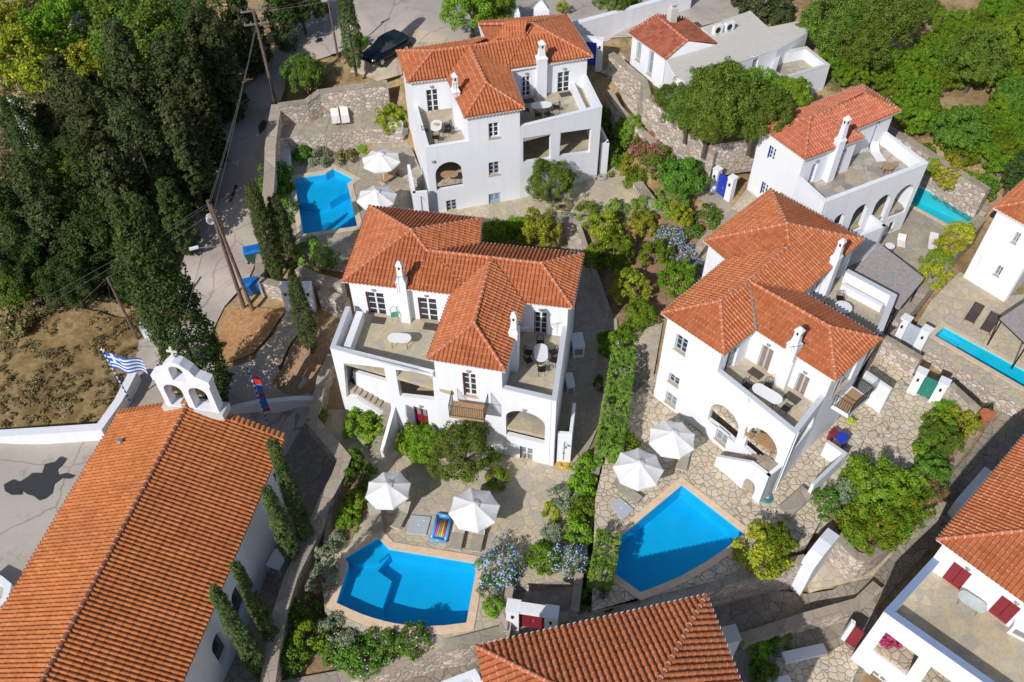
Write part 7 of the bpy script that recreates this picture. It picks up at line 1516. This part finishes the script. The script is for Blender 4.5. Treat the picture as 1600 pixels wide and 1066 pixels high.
    t = wwall('old pinkish garden wall end among the dark trees', [(18, 150, 7.2), (30, 178, 7.0), (42, 204, 6.8)], 4, .8, cap=OLDW)
    # satellite dishes and antennas
    for px, py, z, l in ((714, 146, 12.8, 'grey aerial on the roof by the left chimney of the top villa'), (812, 528, 9.2, 'bundle of aerials by the right chimney of the central villa'), (1242, 556, 9.2, 'aerial beside the large chimney of the arched villa'), (620, 448, 9.1, 'thin aerial left of the tall chimney of the central villa')):
        p = P(px, py, z); t = obj_at(l, 'aerial', 'aerial', p, 0); m = MB(); m.tube((0, 0, -.6), (0, 0, .8), .018, n=5); m.tube((-.5, 0, .7), (.5, .2, .7), .014, n=4)
        for x in (-.4, -.2, 0, .2, .4): m.tube((x, -.18 + x * .4, .7), (x, .18 + x * .4, .7), .01, n=4)
        put(m, 'mast', GREYM, t)
    # drain cover
    q = wp(((1282, 1012), (1301, 1007), (1309, 1024), (1292, 1031)), -2.95); c = sum(q, Vector()) / 4; t = obj_at('square rusty drain grate in the lower right court', 'drain grate', 'drain_grate', (c.x, c.y, c.z), 0); m = MB(); m.prism(q, -3.0, -2.9); m.build('grate', WOOD, t)
    car()
def car():
    c = P(603, 74, 9.2); g = terrain_h(c.x, c.y) + .12; c = P(603, 76, g + .6); a = adir(P(640, 54, g), P(571, 93, g)); t = obj_at('dark blue estate car parked behind the slim cypress', 'car', 'parked_car', (c.x, c.y, g), a)
    PAINT = simple('dark_blue_car_paint', (.006, .012, .022), .18, .3, .02); m, n = MB(), 9
    # cross sections: x, half width, z low, z shoulder
    prof = [(-2.3, .72, .42, .78), (-2.2, .86, .3, .92), (-1.5, .93, .24, .98), (-.5, .94, .22, .98), (.6, .94, .22, .96), (1.3, .93, .24, .92), (1.95, .88, .28, .84), (2.3, .72, .38, .66)]
    vs = []
    for x, w_, zl, zs in prof:
        for y, z in ((-w_ * .9, zl), (-w_, (zl + zs) / 2), (-w_ * .95, zs - .05), (-w_ * .8, zs), (w_ * .8, zs), (w_ * .95, zs - .05), (w_, (zl + zs) / 2), (w_ * .9, zl)): vs.append((x, y, z))
    fs = [[8 * i + j, 8 * i + 8 + j, 8 * i + 8 + (j + 1) % 8, 8 * i + (j + 1) % 8] for i in range(7) for j in range(8)] + [list(range(8)), list(range(56, 64))[::-1]]
    m.add(vs, fs); put(m, 'body', PAINT, t, True)
    r = MB(); rp = [(-2.1, .62, .95), (-1.7, .62, 1.42), (-.6, .66, 1.5), (.2, .64, 1.47), (.95, .6, .98)]; up = [(-1.72, .6, 1.43), (-.6, .64, 1.51), (.2, .62, 1.48)]
    vs = [(x, s * w_, z + .01) for x, w_, z in up for s in (-1, 1)]; vs += [(x, s * w_, z - .06) for x, w_, z in up for s in (-1, 1)]; r.add(vs, [[0, 2, 3, 1], [2, 4, 5, 3], [0, 1, 7, 6], [4, 10, 11, 5], [0, 6, 8, 2], [2, 8, 10, 4], [1, 3, 9, 7], [3, 5, 11, 9]]); put(r, 'roof', PAINT, t)
    w_ = MB(); lo = [(-2.15, .78, .95), (-.6, .84, .98), (.2, .84, .98), (1.05, .78, .94)]; hi = [(-1.74, .61, 1.38), (-.6, .65, 1.45), (.2, .63, 1.42)]
    w_.add([(lo[0][0], -.78, .95), (lo[0][0], .78, .95), (hi[0][0], .61, 1.38), (hi[0][0], -.61, 1.38)], [[0, 1, 2, 3]]); put(w_, 'rear_window', GLASS, t)
    w_ = MB(); w_.add([(1.05, -.78, .94), (1.05, .78, .94), (.2, .63, 1.42), (.2, -.63, 1.42)], [[0, 1, 2, 3]]); put(w_, 'windscreen', GLASS, t)
    for s in (-1, 1):
        w_ = MB(); w_.add([(-2.15, s * .78, .95), (-.6, s * .86, .97), (1.05, s * .78, .94), (.2, s * .63, 1.42), (-.6, s * .65, 1.45), (-1.74, s * .61, 1.38)], [[0, 1, 4, 5], [1, 2, 3, 4]]); put(w_, 'side_window', GLASS, t)
        q = MB(); q.box((.75, s * 1.0, .95), .14, .2, .14); put(q, 'mirror', PAINT, t)
        q = MB(); q.ball((2.12, s * .66, .70), .2, .16, .09); put(q, 'headlight', CHROME, t, True); q = MB(); q.box((-2.26, s * .62, .72), .1, .3, .14); put(q, 'tail_light', REDP, t)
        for x in (-1.4, 1.42):
            y = s * .84; q = MB(); q.tube((x, y - .1, .33), (x, y + .12 * s + .02, .33), .34, n=20); wh = put(q, 'wheel', simple('tyre', (.015, .015, .016), .8), t); q = MB(); q.tube((x, y + s * .13, .33), (x, y + s * .15, .33), .21, n=14); o = q.build('rim', CHROME, wh, org=Z0); o.parent = wh
    q = MB(); q.box((2.24, 0, .42), .08, 1.1, .16); put(q, 'grille', DARKM, t)
CHROME = simple('bright_metal', (.6, .6, .62), .2, .9)
props()
for f in (villa_center, villa_east, villa_north, villa_northeast, villa_bottom, villa_southeast, villa_east_edge, cottage, church): f()
build_terrain()
